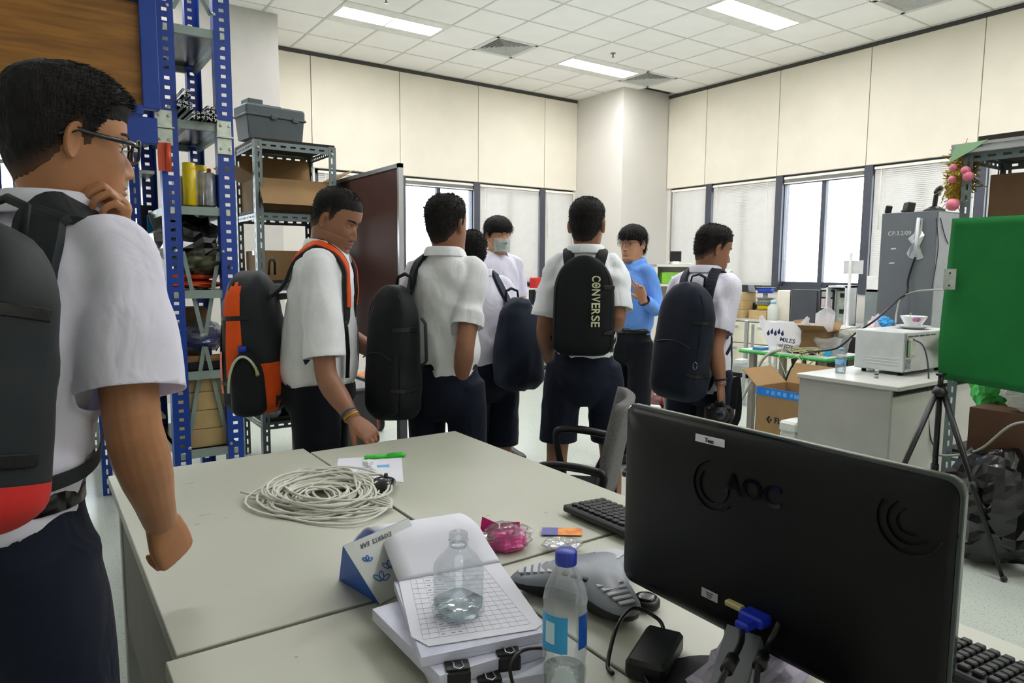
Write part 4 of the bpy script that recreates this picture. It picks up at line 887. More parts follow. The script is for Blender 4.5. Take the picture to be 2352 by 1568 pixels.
# letters one below the other, each turned a quarter clockwise
word = 'CONVERSE'; zt, zb = .352, .128; hs_ = np.array([1, 1.05, 1.12, 1, .92, 1, 1, .92]); edges = zt-(zt-zb)*np.concatenate([[0], np.cumsum(hs_)])/hs_.sum()
Rw = np.array(wF.to_3x3()); Rw = Rw/np.linalg.norm(Rw[:, 0])
for kx, ch in enumerate(word):
    zc = (edges[kx]+edges[kx+1])/2; hgt = (edges[kx]-edges[kx+1])*.86; p = fpt(.055, zc)
    me = text_mesh(ch, .05, .0008, True); co = np.array([v.co for v in me.vertices]); lo, hi = co.min(0), co.max(0)
    co[:, 0] = (co[:, 0]-(lo[0]+hi[0])/2)/(hi[0]-lo[0])*hgt; co[:, 1] = (co[:, 1]-(lo[1]+hi[1])/2)/(hi[1]-lo[1])*.037
    wv = np.stack([p[0]+co[:, 1], p[1]-co[:, 2]-.001+0*co[:, 0], p[2]-co[:, 0]], 1)   # reading direction runs downward, letter tops point to the wearer's right
    me.vertices.foreach_set('co', wv.ravel()); me.materials.clear(); me.update(); O('lettering', me, m_cream, tF).data.materials.append(m_cream)
    if kx == 1:
        st = [(p[0]+(.0095 if a % 2 == 0 else .004)*sin(pi*a/5), p[1]-.002, p[2]+(.0095 if a % 2 == 0 else .004)*cos(pi*a/5)) for a in range(10)]
        O('star_print', MB().sheet(st, .0006), m_cream, tF)
# H's bag
tH, X, V, n = backpack(PH, 'large dark navy backpack on the student holding the camera', .31, .20, .80, 1.40, -.125, m_main=m_navybag2, straps='RL', yaw=radians(-6), roll=radians(4), tilt=radians(-2), seed=23, fold=.005, tail=.35)
O('key_ring', MB().tube(X([(.15+.012*cos(a), -.175, .20+.018*sin(a)) for a in np.linspace(0, 2*pi, 16)]), .002, 6), m_buckle, tH)
# eyeglasses
m_gl = mat('black_acetate', '#08080a', .25, coat=.5); m_lens = clear_mat('spectacle_lens', '#f0f2f4', .6); m_wire = mat('wire_rim', '#6d5a4c', .3, metal=.7)
def glasses(pr, label, m_, thick, w=.024, h=.017):
    t = wear('eyeglasses', label, 'glasses', pr, 'eyeglasses'); tf = pr['tf']; y = .1005
    for s in (-1, 1):
        ring = [(s*.033+w*np.sign(cos(a))*abs(cos(a))**.55, y-.14*abs(s*.033+w*cos(a))**1.5, -.004+h*np.sign(sin(a))*abs(sin(a))**.6) for a in np.linspace(0, 2*pi, 28)[:-1]]
        O('rim', MB().tube(tf(np.array(ring)), thick, 8, closed=True), m_, t); O('lens', MB().add(tf(np.array(ring)), [list(range(27))]), m_lens, t)
        O('temple_arm', MB().tube(tf(np.array([(s*.058, y-.004, .002), (s*.073, y-.02, .003), (s*.0775, .03, .004), (s*.0765, -.005, .008), (s*.077, -.03, -.008)])), thick*1.05, 8, flat=1.6), m_, t)
    O('bridge', MB().tube(tf(np.array([(-.010, y-.001, .002), (0, y+.004, .006), (.010, y-.001, .002)])), thick, 8), m_, t)
glasses(PA, 'black framed glasses on the student closest to the camera', m_gl, .0026, h=.019); glasses(PG, 'thin wire rimmed glasses on the man in the blue shirt', m_wire, .0011)
# face mask on E
t = wear('face_mask', 'grey pleated face mask worn by the student at the blinds', 'face mask', PE); V = PE['HV']
def mk(u, v):
    x = (u-.5)*.124; z = -.022-.092*v; xx = np.clip(x, -.06, .06); y = surf_y(V, xx, max(z, -.108)); yb = max(y, .075-abs(x)*.35)+.006+.014*np.exp(-(x/.02)**2)*(1-abs(v-.35)); return np.array([x*1.03, yb-.0*v, z*1.0])
g_ = MB().grid(mk, 22, 16); O('mask_panel', MB().add(PE['tf'](np.array(g_.v)), g_.f, smooth=True), mat('mask_grey', '#a9b3b0', .8, bump=.3, bscale=60, stretch=(1, 1, 8)), t, solid=.0015)
for s in (-1, 1): O('ear_loop', MB().tube(PE['tf'](np.array([(s*.062, .04, -.03), (s*.074, .0, -.005), (s*.078, -.022, -.02), (s*.074, 0, -.05), (s*.058, .04, -.09)])), .0015, 6), m_rail, t)
# wrist things
def bangle(pr, w, e, r, m_, label, cat, name, wd=.006, flat=1.0, off=.02):
    w = np.array(w); d = nrm(w-np.array(e)); B = basis(d); c = w-d*off; t = wear(name, label, cat, pr)
    O('band', MB().tube([c+B[:, 0]*r*cos(a)+B[:, 1]*r*.86*sin(a) for a in np.linspace(0, 2*pi, 25)[:-1]], wd/2, 8, closed=True), m_, t); return t
J = PB['J']; bangle(PB, J['wrR'], J['elR'], .032, mat('beaded_cord', '#3c5560', .4, col2='#1a2226', vscale=90), 'dark beaded bracelet on the wrist above the table', 'bracelet', 'bracelet', .010, off=.028); bangle(PB, J['wrR'], J['elR'], .031, mat('gold_band', '#b08a3a', .3, metal=.9), 'gold coloured bracelet next to a dark beaded one', 'bracelet', 'bracelet', .009, off=.010)
J = PH['J']; bangle(PH, J['wrR'], J['elR'], .033, m_navybag, 'dark cord bracelet on the camera holder wrist', 'bracelet', 'bracelet', .010, off=.03); bangle(PH, J['wrR'], J['elR'], .031, m_buckle, 'thin silver bangle on the camera holder wrist', 'bracelet', 'bracelet', .004, off=.012)
# camera in H's hand
m_camb = mat('camera_black', '#0b0b0c', .45, bump=.15, bscale=300); m_camg = mat('camera_lens_glass', '#1a2030', .05, coat=1)
pc = atd(1652, 950, 3.34); t = T('camera', 'black camera with a zoom lens held beside the leg', 'camera', pc, -CAZ-radians(25))
O('camera_body', MB().box((0, 0, 0), (.12, .055, .085), b=.008).box((0, 0, .05), (.05, .05, .03), b=.008).box((-.05, -.01, 0), (.03, .07, .08), b=.01), m_camb, t)
le = O('lens', MB().lathe([(.030, 0), (.033, .01), (.033, .05), (.036, .055), (.036, .085), (.031, .088)], 24, R=Rx(radians(80))@np.eye(3), c=(.02, -.02, 0)), m_camb, t); O('front_glass', MB().sphere((.02, -.105, .018), (.027, .01, .027)), m_camg, le)
O('neck_strap', ribbon(crom([(-.06, 0, .03), (-.08, .02, -.06), (0, .04, -.12), (.08, .03, -.02), (.075, 0, .18), (.06, 0, .03)], 8), np.array([[0, -1, 0]]*41), .03, .002), m_blackcloth, t)
# ================================================================ the work tables and what lies on them
TZ = .75
m_top = mat('table_laminate', '#b4b6a8', .38, var=.03, vscale=2.2, bump=.02, bscale=70); m_edge = mat('table_edge_grey', '#8d8f86', .6); m_chip = mat('chipboard', '#a98d62', .8, var=.2, vscale=60); m_tleg = mat('grey_steel_leg', '#8b8d8c', .45, metal=.2)
m_white_pl = mat('white_plastic', '#dedfdd', .35); m_black = mat('black_plastic', '#0f1012', .4); m_blackgl = mat('black_gloss', '#0a0b0d', .22, coat=.25); m_paper = mat('white_paper', '#d7d8e2', .8, var=.015); m_steel = mat('bright_steel', '#c3c5c6', .25, metal=1)
def table(label, x0, x1, y0, y1, z=TZ, rz=0):
    c = ((x0+x1)/2, (y0+y1)/2); w, l = x1-x0, y1-y0; t = T('work_table', label, 'table', (c[0], c[1], 0), rz, 'off-white work tables')
    O('table_top', MB().box((0, 0, z-.014), (w, l, .028), b=.0015), m_top, t); O('edge_band', MB().bx((-w/2-.0008, -l/2-.0008, z-.026), (w/2+.0008, l/2+.0008, z-.003)), m_edge, t)
    for sx in (-1, 1):
        for sy in (-1, 1): O('leg', MB().box((sx*(w/2-.04), sy*(l/2-.04), (z-.028)/2), (.04, .04, z-.028), b=.003), m_tleg, t)
    O('apron', MB().bx((-w/2+.06, -l/2+.03, z-.10), (w/2-.06, -l/2+.05, z-.028)).bx((-w/2+.06, l/2-.05, z-.10), (w/2-.06, l/2-.03, z-.028)), m_tleg, t)
    O('modesty_panel', MB().bx((-w/2+.025, -l/2+.07, .30), (-w/2+.037, l/2-.07, z-.03)), mat('panel_dark', '#55534c', .7), t)
    return t
tb1 = table('off-white table carrying the white cable coil', .165, .758, 1.195, 2.372); tb2 = table('off-white table carrying the green pen and pink bag', .766, 1.336, 1.195, 2.312, rz=radians(.3))
tb3 = table('off-white table under the paper stack and water bottles', .148, .735, -.02, 1.186, z=.748); tb4 = table('off-white table under the monitor and keyboards', .742, 1.352, -.02, 1.186, z=.748)
for tb, pts in ((tb1, [(435, 1112, 20), (470, 1185, 26), (455, 1205, 14), (520, 1190, 10), (680, 1510, 8)]), (tb2, [(1120, 1185, 9), (1195, 1215, 12), (1255, 1178, 8), (905, 1028, 10)])):
    for px, py, w in pts:
        a = atz(px-w/2, py, TZ+.0004); b = atz(px+w/2, py-w*.2, TZ+.0004); O('scuff_mark', MB().tube([a, (a+b)/2+[0, .002, 0], b], .0012, 5, flat=.1), mat('scuff', '#86806f', .9), tb, True)
# --- coil of white network cable
def cable_coil():
    rs = np.random.RandomState(4); pts = []
    for k in range(46):
        u = k/46; cx = .612+rs.normal(0, .022)+(.015 if k % 5 else -.03); cy = 1.815+rs.normal(0, .022); rx = rs.uniform(.065, .150)*(1+.12*(k % 9 == 0)); ry = rx*rs.uniform(.85, 1.05); ph = rs.uniform(-.6, .6); zb = .006+rs.uniform(0, 1)*.034*(1-abs(rx-.13)/.08)
        for j in range(22):
            a = 2*pi*j/22+k*.21; wob = 1+.05*sin(3*a+ph)
            pts.append((cx+rx*cos(a)*wob+.035*(1-sin(a))*.3, cy+ry*sin(a)*wob, TZ+max(.0045, zb+.012*sin(a*1+ph)+.006*sin(2*a+k))))
    P = np.array(pts)
    for _ in range(3): P[1:-1] = (P[:-2]+P[1:-1]*2+P[2:])/4
    return P
t = T('cable_coil', 'loose coil of white network cable on the table', 'cable', (.63, 1.82, TZ)); m_cab = mat('white_cable_jacket', '#cfcfc4', .4)
O('cable', MB().tube(cable_coil(), .0032, 7), m_cab, t, True)
tie = atz(800, 1088, TZ+.03)
for k in range(5):
    a = atz(645+RN.uniform(-20, 20), 1105+10*k, TZ+.02); O('cable_loop', MB().tube(crom([a, atz(700, 1075+6*k, TZ+.035), tie+[0, 0, .004*k], atz(830, 1120+5*k, TZ+.02), atz(900, 1150+4*k, TZ+.012), atz(840-12*k, 1196-9*k, TZ+.008), atz(745-34*k, 1203-16*k, TZ+.005), atz(640-22*k, 1185-14*k, TZ+.004+.004*k)], 8), .0032, 7), m_cab, t, True)
# --- paper sheet, green pen, earphone coil, mouse
def quad_sheet(name, label, cat, px, z, th, m_, group=None):
    P = [atz(x, y, z) for x, y in px]; c = np.mean(P, 0); t = T(name, label, cat, c, group=group); O('sheet', MB().sheet(P, th), m_, t, True); return t, P
t, P = quad_sheet('paper_sheet', 'printed paper sheet lying under the green pen', 'paper', [(770, 1094), (927, 1107), (922, 1046), (777, 1053)], TZ+.001, .0008, m_paper)
O('blue_print', MB().sheet([atz(866, 1073, TZ+.0018), atz(895, 1072, TZ+.0018), atz(894, 1066, TZ+.0018), atz(866, 1068, TZ+.0018)], .0003), mat('blue_ink', '#6fb2e0', .8), t, True)
a, b = atz(837, 1050, TZ+.008), atz(931, 1044, TZ+.008); t = T('pen', 'bright green capped marker pen', 'pen', (a+b)/2); m_pen = mat('green_pen', '#2fc331', .35)
d = nrm(b-a); O('barrel', MB().tube([a, a+d*.004, a+(b-a)*.55], [.004, .0065, .0065], 14), m_pen, t, True); O('cap', MB().tube([a+(b-a)*.55, b-d*.004, b], [.0072, .0072, .005], 14), m_pen, t, True); O('clip', MB().tube([a+(b-a)*.6+[0, 0, .008], b+[0, 0, .008]-d*.01], .0018, 6), m_pen, t, True)
c = atz(838, 1080, TZ+.012); t = T('earphone_coil', 'small coil of thin white charging cord on the paper', 'cord', (c[0], c[1], TZ)); rs = np.random.RandomState(8)
O('cord', MB().tube(np.array([(c[0]+.034*(1+.15*sin(k*1.7))*cos(.55*k), c[1]+.030*sin(.55*k)*(1+.1*sin(k)), TZ+.006+.008*(k % 11)/11) for k in range(110)]), .0016, 5), m_white_pl, t, True)
O('plug_block', MB().box(atz(845, 1062, TZ+.016), (.032, .022, .016), Rz(.5), b=.003), m_white_pl, t)
t.children[-1].matrix_parent_inverse = wmat(t).inverted()
c = atz(880, 1112, TZ+.015); t = T('computer_mouse', 'glossy black computer mouse beside the cable coil', 'mouse', (c[0], c[1], TZ), radians(-40)); mb = MB(); secs = []
for u, w, h in [(-.052, .006, .006), (-.048, .02, .018), (-.03, .029, .031), (0, .031, .037), (.03, .029, .03), (.047, .022, .02), (.053, .008, .008)]: secs.append(((0, u, h*.5), (1, 0, 0), (0, 0, 1), w, h*.5, 2.6))
O('shell', loft(mb, secs, 24), m_blackgl, t); O('scroll_wheel', MB().cyl((-.004, .03, .031), (.004, .03, .031), .008), m_black, t)
# --- pink snack bag, carded pack
def crumple(c, dims, seed, amp=.25, nu=22, nv=18, R=None, flat=True):
    """irregular crumpled closed surface"""
    mb = MB(); n = nu; V = []; F = []
    s = MB().sphere((0, 0, 0), 1, nu, nv); v = np.array(s.v); out = []
    for p in v:
        k = 1+amp*(mnoise.noise((p[0]*1.7+seed, p[1]*1.7, p[2]*1.7))+.6*mnoise.noise((p[0]*4+seed, p[1]*4, p[2]*4))+.35*abs(mnoise.noise((p[0]*8, p[1]*8+seed, p[2]*8)))); q = p*k
        out.append(q)
    out = np.array(out)*np.array(dims)/2
    if R is not None: out = out@np.asarray(R).T
    if flat: out[:, 2] = np.maximum(out[:, 2], -dims[2]*.46)
    mb.add(out+np.array(c), s.f, smooth=False); return mb
m_film = clear_mat('clear_film', '#f6f6f8', .7, .10, .12); m_pink = mat('pink_foil', '#d84b93', .3, var=.25, vscale=30, coat=.4, alpha=.85); m_pinkc = mat('magenta_card', '#d6217f', .45)
c = atz(1163, 1240, TZ+.02); t = T('snack_bag', 'crumpled pink plastic bag with a magenta card header', 'plastic bag', (c[0], c[1], TZ))
O('pouch', crumple((0, 0, .022), (.095, .075, .05), 3, R=Rz(-.5)), m_pink, t); O('film', crumple((.01, .01, .026), (.115, .085, .058), 9, R=Rz(-.5)), m_film, t)
h0 = np.array([0, .028, .03]); ex, ez = np.array([.80, -.60, 0]), np.array([.1, .15, .98])
O('header_card', MB().sheet([h0-ex*.045, h0-ex*.002-ez*.004, h0-ex*.002+ez*.018, h0-ex*.04+ez*.034], .0008).sheet([h0+ex*.002-ez*.004, h0+ex*.048, h0+ex*.046+ez*.024, h0+ex*.002+ez*.02], .0008), m_pinkc, t)
O('barcode_label', MB().sheet([h0+ex*.026-[.002, .003, -.003], h0+ex*.04-[.002, .003, -.003], h0+ex*.04+ez*.018-[.002, .003, 0], h0+ex*.026+ez*.018-[.002, .003, 0]], .0005), m_paper, t)
P = [atz(x, y, TZ+.004) for x, y in [(1243, 1228), (1337, 1229), (1336, 1213), (1246, 1211)]]; t = T('carded_pack', 'small clear bag with an orange and blue card header', 'package', np.mean(P, 0)*np.array([1, 1, 0])+[0, 0, TZ])
mid0, mid1 = P[0]*.6+P[1]*.4, P[3]*.6+P[2]*.4; O('blue_header', MB().sheet([P[0], mid0, mid1, P[3]], .001), mat('violet_print', '#5a5c9e', .5), t, True); O('orange_header', MB().sheet([mid0, P[1], P[2], mid1], .001), mat('orange_print', '#dc6a35', .5, col2='#e8a23a', vscale=40), t, True)
O('film', crumple(atz(1292, 1248, TZ+.012), (.085, .06, .022), 5, R=Rz(-.6)), m_film, t, True)
# --- conference phone
c = atz(1352, 1318, TZ+.04); t = T('conference_phone', 'three-armed grey conference phone beside the monitor', 'telephone', (c[0], c[1], TZ), radians(20)); m_pg = mat('phone_grey', '#80868f', .4); m_pd = mat('phone_dark', '#17181b', .45)
mb = MB(); V = []; NR = 60
def ph(a): return .085+.062*max(0, cos(1.5*a))**3*1.0+.062*max(0, -cos(1.5*a))**9*0
prof = [(0.0, .80), (.012, .98), (.03, 1.0), (.042, .93), (.050, .80), (.058, .42), (.060, .01)]
for z, k in prof:
    for j in range(NR): a = 2*pi*j/NR; r = (.078+.075*(.5+.5*cos(3*a))**2.2)*k; V.append((r*cos(a), r*sin(a), z*(1-.25*((.5+.5*cos(3*a))**2)*(k > .5)*(z > .02))+.004))
F = [[i*NR+j, i*NR+(j+1) % NR, (i+1)*NR+(j+1) % NR, (i+1)*NR+j] for i in range(len(prof)-1) for j in range(NR)]+[list(range(NR))[::-1]]
mb.add(V, F, smooth=True); mb.m = [1 if f[0]//NR < 2 else 0 for f in F]; O('housing', mb, [m_pg, m_pd], t)
for k in range(3):
    R = Rz(2*pi*k/3); g_ = MB()
    for i in range(5): g_.box(R@np.array([.075+.014*i, 0, .053-.0025*i]), (.009, .055-.006*i, .003), R)
    O('speaker_grille', g_, mat('grille_silver', '#b7bbc0', .5, bump=.15, bscale=700), t)
for i in range(4):
    for j in range(3): O('key', MB().box((-.055+.017*i, -.02+.02*j, .056), (.012, .014, .006), b=.002), m_white_pl if i else m_pd, t)
O('display', MB().box((-.02, .055, .050), (.05, .025, .004), b=.001), m_pd, t); O('phone_cord', MB().tube(crom([(.06, -.09, .02), (.10, -.14, .006), (.16, -.16, .005), (.2, -.12, .005)], 8), .0022, 6), m_black, t)
# --- monitor seen from behind
m_monb = mat('monitor_black', '#050607', .42, var=.1, spec=.3); t = T('monitor', 'large black computer monitor seen from behind with cables plugged in', 'monitor', (.90, .635, TZ))
MW, z0, z1 = .283, .802, 1.137
def rrect(w, z0, z1, r, n=6):
    P = []
    for cx, cz, a0 in ((w-r, z1-r, 0), (-w+r, z1-r, pi/2), (-w+r, z0+r, pi), (w-r, z0+r, 1.5*pi)):
        for k in range(n+1): a = a0+pi/2*k/n; P.append((cx+r*cos(a), cz+r*sin(a)))
    return P
def shell(levels, mi=0):
    mb = MB(); V = []; n = len(rrect(1, 0, 1, .1))
    for x, w, za, zb, r in levels:
        V += [(x, .635+p[0], p[1]) for p in rrect(w, za, zb, r)]
    k = len(levels); F = [[i*n+j, i*n+(j+1) % n, (i+1)*n+(j+1) % n, (i+1)*n+j] for i in range(k-1) for j in range(n)]+[list(range(n))[::-1], [(k-1)*n+j for j in range(n)]]
    mb.add(V, F, smooth=False); return mb
O('back_shell', shell([(.872, .20, .835, 1.07, .04), (.876, .245, .82, 1.10, .03), (.884, .272, .808, 1.124, .022), (.893, .279, .803, 1.132, .02)]), m_monb, t, True, bevel=.002, smooth=True)
O('bezel', shell([(.893, MW, z0, z1, .02), (.906, MW, z0, z1, .02)]), mat('bezel_glass_edge', '#1b2a2c', .12, coat=.8), t, True, bevel=.003)
O('screen', MB().bx((.9062, .366, .83), (.9075, .904, 1.118)), mat('screen_off', '#08090a', .15), t, True)
def onback(px, py, x=.8715):
    p = atx(px, py, x); return p
def sticker(px4, name, m_, x=.8712):
    P = [atx(px, py, x) for px, py in px4]; return O(name, MB().sheet(P, .0006), m_, t, True), np.mean(P, 0)
so, c_ = sticker([(1597, 1012), (1664, 1028), (1664, 1010), (1598, 995)], 'white_label', m_paper, .8705); lettering('Test', .010, c_-[.0012, 0, .001], (0, -1, -.05), (0, 0, 1), m_black, t, bold=False)
so, c_ = sticker([(1611, 1367), (1648, 1385), (1649, 1365), (1612, 1347)], 'serial_sticker', mat('grey_paper', '#a9adb0', .7)); [O('print_line', MB().box(c_+np.array([-.0008, 0, .003-.0035*k]), (.0006, .014-.003*k, .001)), m_black, t, True) for k in range(3)]
lettering('AOC', .045, atx(1728, 1128, .8708), (0, -1, 0), (0, 0, 1), mat('logo_gloss', '#020203', .12, coat=1), t, depth=.001)
c_ = atx(1640, 1115, .871); 
for rr, a0, a1 in ((.040, 1.9, 5.6), (.028, 2.4, 6.2)): O('swirl_relief', MB().tube([c_+np.array([-.0005, -rr*cos(a), rr*sin(a)]) for a in np.linspace(a0, a1, 24)], .0022, 6, flat=.4), m_monb, t, True)
c_ = atx(2090, 1200, .872)
for rr, a0, a1 in ((.040, 2.6, 6.0), (.028, 2.2, 5.6), (.016, 2, 5.2)): O('swirl_relief', MB().tube([c_+np.array([-.0015, -rr*cos(a), rr*sin(a)]) for a in np.linspace(a0, a1, 24)], .0025, 6, flat=.4), m_monb, t, True)
P0 = atx(1688, 1390, .868); O('video_port', MB().box(P0, (.012, .032, .009), b=.002), mat('port_beige', '#b5a878', .5), t, True)
P0 = atx(1735, 1418, .862); O('plug', MB().box(P0, (.03, .042, .016), b=.003).box(P0-[.022, 0, .004], (.025, .024, .013), b=.003), mat('vga_blue', '#1a2fb0', .4), t, True)
m_neck = mat('stand_grey', '#7c8083', .4, metal=.3); q = [atx(1672, 1440, .86), atx(1752, 1470, .86), atd(1716, 1600, .93), atd(1622, 1600, .95)]; O('stand_neck', MB().sheet(q, .014), m_neck, t, True, bevel=.002)
O('stand_base', MB().lathe([(.12, 0), (.125, .006), (.118, .012), (.03, .018)], 36, c=(.80, .60, TZ)), m_black, t, True)
O('stand_column', MB().bx((.875, .60, TZ+.015), (.892, .67, .83)), m_black, t, True)
for nm, pts in (('signal_cable', [P0-[.03, 0, .01], atd(1700, 1480, .97), atd(1668, 1540, .93), atd(1640, 1600, .92)]), ('power_cable', [atx(1790, 1430, .868), atd(1765, 1480, 1.0), atd(1742, 1530, .95), atd(1735, 1600, .93)])):
    O(nm, MB().tube(crom(pts, 8), .0045, 8), m_black, t, True); O('cable_sleeve', MB().cyl(np.array(pts[1])*.5+np.array(pts[2])*.5, pts[2], .009, n=10), m_black, t, True)
# --- keyboards
def keyboard(label, c, rz, L=.44, W=.135, tilt=4):
    t = T('keyboard', label, 'keyboard', (c[0], c[1], TZ), rz, 'black computer keyboards'); R = Rx(radians(tilt))
    O('case', MB().box((0, 0, .013), (L, W, .018), R, b=.004), mat('keyboard_black', '#17191b', .5), t); km = mkmesh('key', MB().box((0, 0, 0), (.0155, .0155, .008), b=.002, ), mat('key_black', '#1d2022', .4)); ks = mkmesh('key', MB().box((0, 0, 0), (.09, .0155, .008), b=.002), mat('key_black'))
    for r in range(6):
        for k in range(20):
            x = -L/2+.025+k*.0205; y = W/2-.022-r*.0185-(.004 if r else 0)
            if r == 5 and 3 <= k <= 8:
                if k == 5: o = bpy.data.objects.new('key', ks)
                else: continue
            else: o = bpy.data.objects.new('key', km)
            COL.objects.link(o); o.parent = t; p = R@np.array([x, y, .0125]); o.location = (p[0], p[1], p[2]+.013); o.rotation_euler = (radians(tilt), 0, 0)
    return t
keyboard('black keyboard partly hidden left behind the monitor edge', (1.175, 1.14), radians(92)); keyboard('black keyboard at the bottom right corner', (1.185, .28), radians(88))
# --- paper stack with binder clips, calendar, bottles
def slab(px, z, h, m_, nm, par):
    P = np.array([atz(x, y, z) for x, y in px]); mb = MB(); n = len(P); V = np.concatenate([P, P-[0, 0, h]]); mb.add(V, [list(range(n)), list(range(n, 2*n))[::-1]]+[[i, n+i, n+(i+1) % n, (i+1) % n] for i in range(n)]); return O(nm, mb, m_, par, True)
m_paper_b = mat('paper_edges', '#c9cbdc', .85, var=.08, vscale=900, stretch=(.02, .02, 1))
def report(label, px, z, h, clips, text=None):
    c = np.mean([atz(x, y, z) for x, y in px], 0); t = T('document', label, 'document', (c[0], c[1], z-h), group='stacked paper documents'); slab(px, z, h, m_paper_b, 'pages', t)
    return t
R1 = report('lowest bound document at the bottom of the paper stack', [(1010, 1590), (1255, 1545), (1250, 1480), (975, 1520)], TZ+.022, .021, 0)
R2 = report('thick document under the printed table sheet', [(855, 1398), (1010, 1552), (1255, 1478), (1140, 1310)], TZ+.044, .0205, 0)
R3 = report('document with wavy edges below the printed table sheet', [(905, 1335), (968, 1510), (1248, 1452), (1150, 1300)], TZ+.060, .015, 0)
t, P = quad_sheet('printed_form', 'top sheet with a large printed grid under the empty bottle', 'paper', [(908, 1300), (945, 1462), (985, 1484), (1230, 1445), (1248, 1432), (1146, 1289)], TZ+.0615, .001, m_paper)
ga, gb_, gc, gd = (937, 1306), (1110, 1300), (1218, 1432), (972, 1468); m_ink = mat('grey_ink', '#a9abb8', .9); m_inkp = mat('pink_ink', '#c7b1bd', .9)
def gp(u, v): x = (ga[0]*(1-u)+gb_[0]*u)*(1-v)+(gd[0]*(1-u)+gc[0]*u)*v; y = (ga[1]*(1-u)+gb_[1]*u)*(1-v)+(gd[1]*(1-u)+gc[1]*u)*v; return atz(x, y, TZ+.0624)
gr = MB()
for v_ in np.linspace(0, 1, 15): gr.tube([gp(0, v_), gp(1, v_)], .00022, 4)
for u_ in (0, .07, .16, .42, .5, .58, .66, .74, .82, .9, 1): gr.tube([gp(u_, 0), gp(u_, 1)], .00022, 4)
O('printed_grid', gr, m_ink, t, True); gr = MB()
for i in range(14):
    for u0 in (.18, .27, .34): gr.tube([gp(u0, (i+.5)/14), gp(u0+RN.uniform(.03, .07), (i+.5)/14)], .0008, 4)
O('printed_text', gr, m_inkp, t, True)
def binder_clip(label, px, py, z, s=1.0):
    p = atz(px, py, z); t = T('binder_clip', label, 'clip', p, radians(-22), 'black binder clips'); 
    O('spring', MB().prism([(-.006, -.010), (.022, -.014), (.022, -.011), (-.002, 0), (.022, .011), (.022, .014), (-.006, .010)], .036*s, R=Rz(pi/2)@np.array([[1., 0, 0], [0, 0, -1], [0, 1, 0]])@Rz(0), t=(-.018*s, 0, 0)) if False else MB().box((0, -.002, -.010), (.036*s, .014, .026), b=.003).box((0, .008, .004), (.036*s, .026, .004), b=.001).box((0, .006, -.024), (.036*s, .022, .004), b=.001), m_black, t)
    for s_ in (1,): O('handle', MB().tube([(-.008, .016, .006), (-.006, .002, .012), (-.007, -.012, .014), (0, -.018, .0145), (.007, -.012, .014), (.006, .002, .012), (.008, .016, .006)], .0011, 6), m_steel, t)
binder_clip('black binder clip at the front edge of the stack, left one', 1052, 1541, TZ+.0415); binder_clip('black binder clip at the front edge near the water bottle', 1168, 1506, TZ+.0415); binder_clip('black binder clip on the lowest document by the picture edge', 1125, 1566, TZ+.020)
t = T('wire_clip', 'silver wire handle of a binder clip behind the printed form', 'clip', atz(938, 1300, TZ+.06)); O('wire', MB().tube([atz(927, 1300, TZ+.063), atd(930, 1285, 1.37), atd(924, 1272, 1.37), atd(934, 1266, 1.37), atd(942, 1273, 1.37), atd(938, 1285, 1.37), atz(952, 1299, TZ+.063)], .0011, 6), m_steel, t, True)
# folded-back pages arching over the calendar
t = T('folded_pages', 'report pages folded back in an arch over the desk calendar', 'document', atz(1000, 1290, TZ), group='stacked paper documents')
e1 = crom([atz(915, 1335, TZ+.062), atz(897, 1290, TZ+.085), atz(874, 1235, TZ+.115), atz(845, 1213, TZ+.118), atz(825, 1228, TZ+.10), atz(812, 1243, TZ+.08)], 6); e2 = crom([atz(1148, 1290, TZ+.062), atz(1122, 1250, TZ+.08), atz(1095, 1205, TZ+.105), atz(1058, 1181, TZ+.108), atz(1030, 1192, TZ+.09), atz(1010, 1205, TZ+.07)], 6)
mb = MB(); n_ = len(e1); mb.grid(lambda u, v: e1[int(round(u*(n_-1)))]*(1-v)+e2[int(round(u*(n_-1)))]*v, n_-1, 6); O('pages', mb, m_paper, t, solid=.005, world=True)
# desk calendar (tent shape, blue ends)
t = T('desk_calendar', 'tent shaped desk calendar with blue ends and a blue floral print', 'calendar', atz(850, 1340, TZ)); A0, B0 = atz(779, 1331, TZ), atz(872, 1388, TZ); up = np.array([0, 0, 1.]); ap = atd(788, 1254, 1.47); ap = atz(788, 1254, TZ+.135); d_ = nrm((atz(905, 1360, TZ)-B0)*np.array([1, 1, 0])); d_ = nrm(np.array([.93, .36, 0])); L_ = .17
m_cb = mat('calendar_blue', '#1f57b4', .5); m_cw = mat('calendar_card', '#d6dbd6', .35, coat=.3)
O('front_card', MB().sheet([B0, B0+d_*L_, ap+d_*L_, ap], .0015), m_cw, t, True); O('back_card', MB().sheet([A0, A0+d_*L_, ap+d_*L_, ap], .0015), m_cb, t, True); O('end_panel', MB().sheet([A0, B0, ap], .001), m_cb, t, True); O('base_card', MB().sheet([A0, B0, B0+d_*L_, A0+d_*L_], .001), m_cb, t, True)
fn = nrm(np.cross(d_, ap-B0)); fn = fn if fn@(CAM-B0) > 0 else -fn; wv = nrm(ap-B0)*np.linalg.norm(ap-B0)
def fp(u, v): return B0+d_*L_*u+wv*v+fn*.0016
m_pr = mat('blue_print_ink', '#2f6fc6', .5)
for cu, cv, r_ in ((.20, .30, .15), (.38, .42, .13), (.17, .66, .09)):
    for k in range(7 if r_ > .15 else 3):
        a0 = k*2*pi/7+.3; pts = [fp(cu+(r_*.55+r_*.42*cos(b))*cos(a0)*.9-r_*.20*sin(b)*sin(a0), cv+(r_*.55+r_*.42*cos(b))*sin(a0)*1.1+r_*.20*sin(b)*cos(a0)) for b in np.linspace(0, 2*pi, 16)[:-1]]
        O('printed_petal', MB().tube(pts, .0011, 4, closed=True), m_pr, t, True)
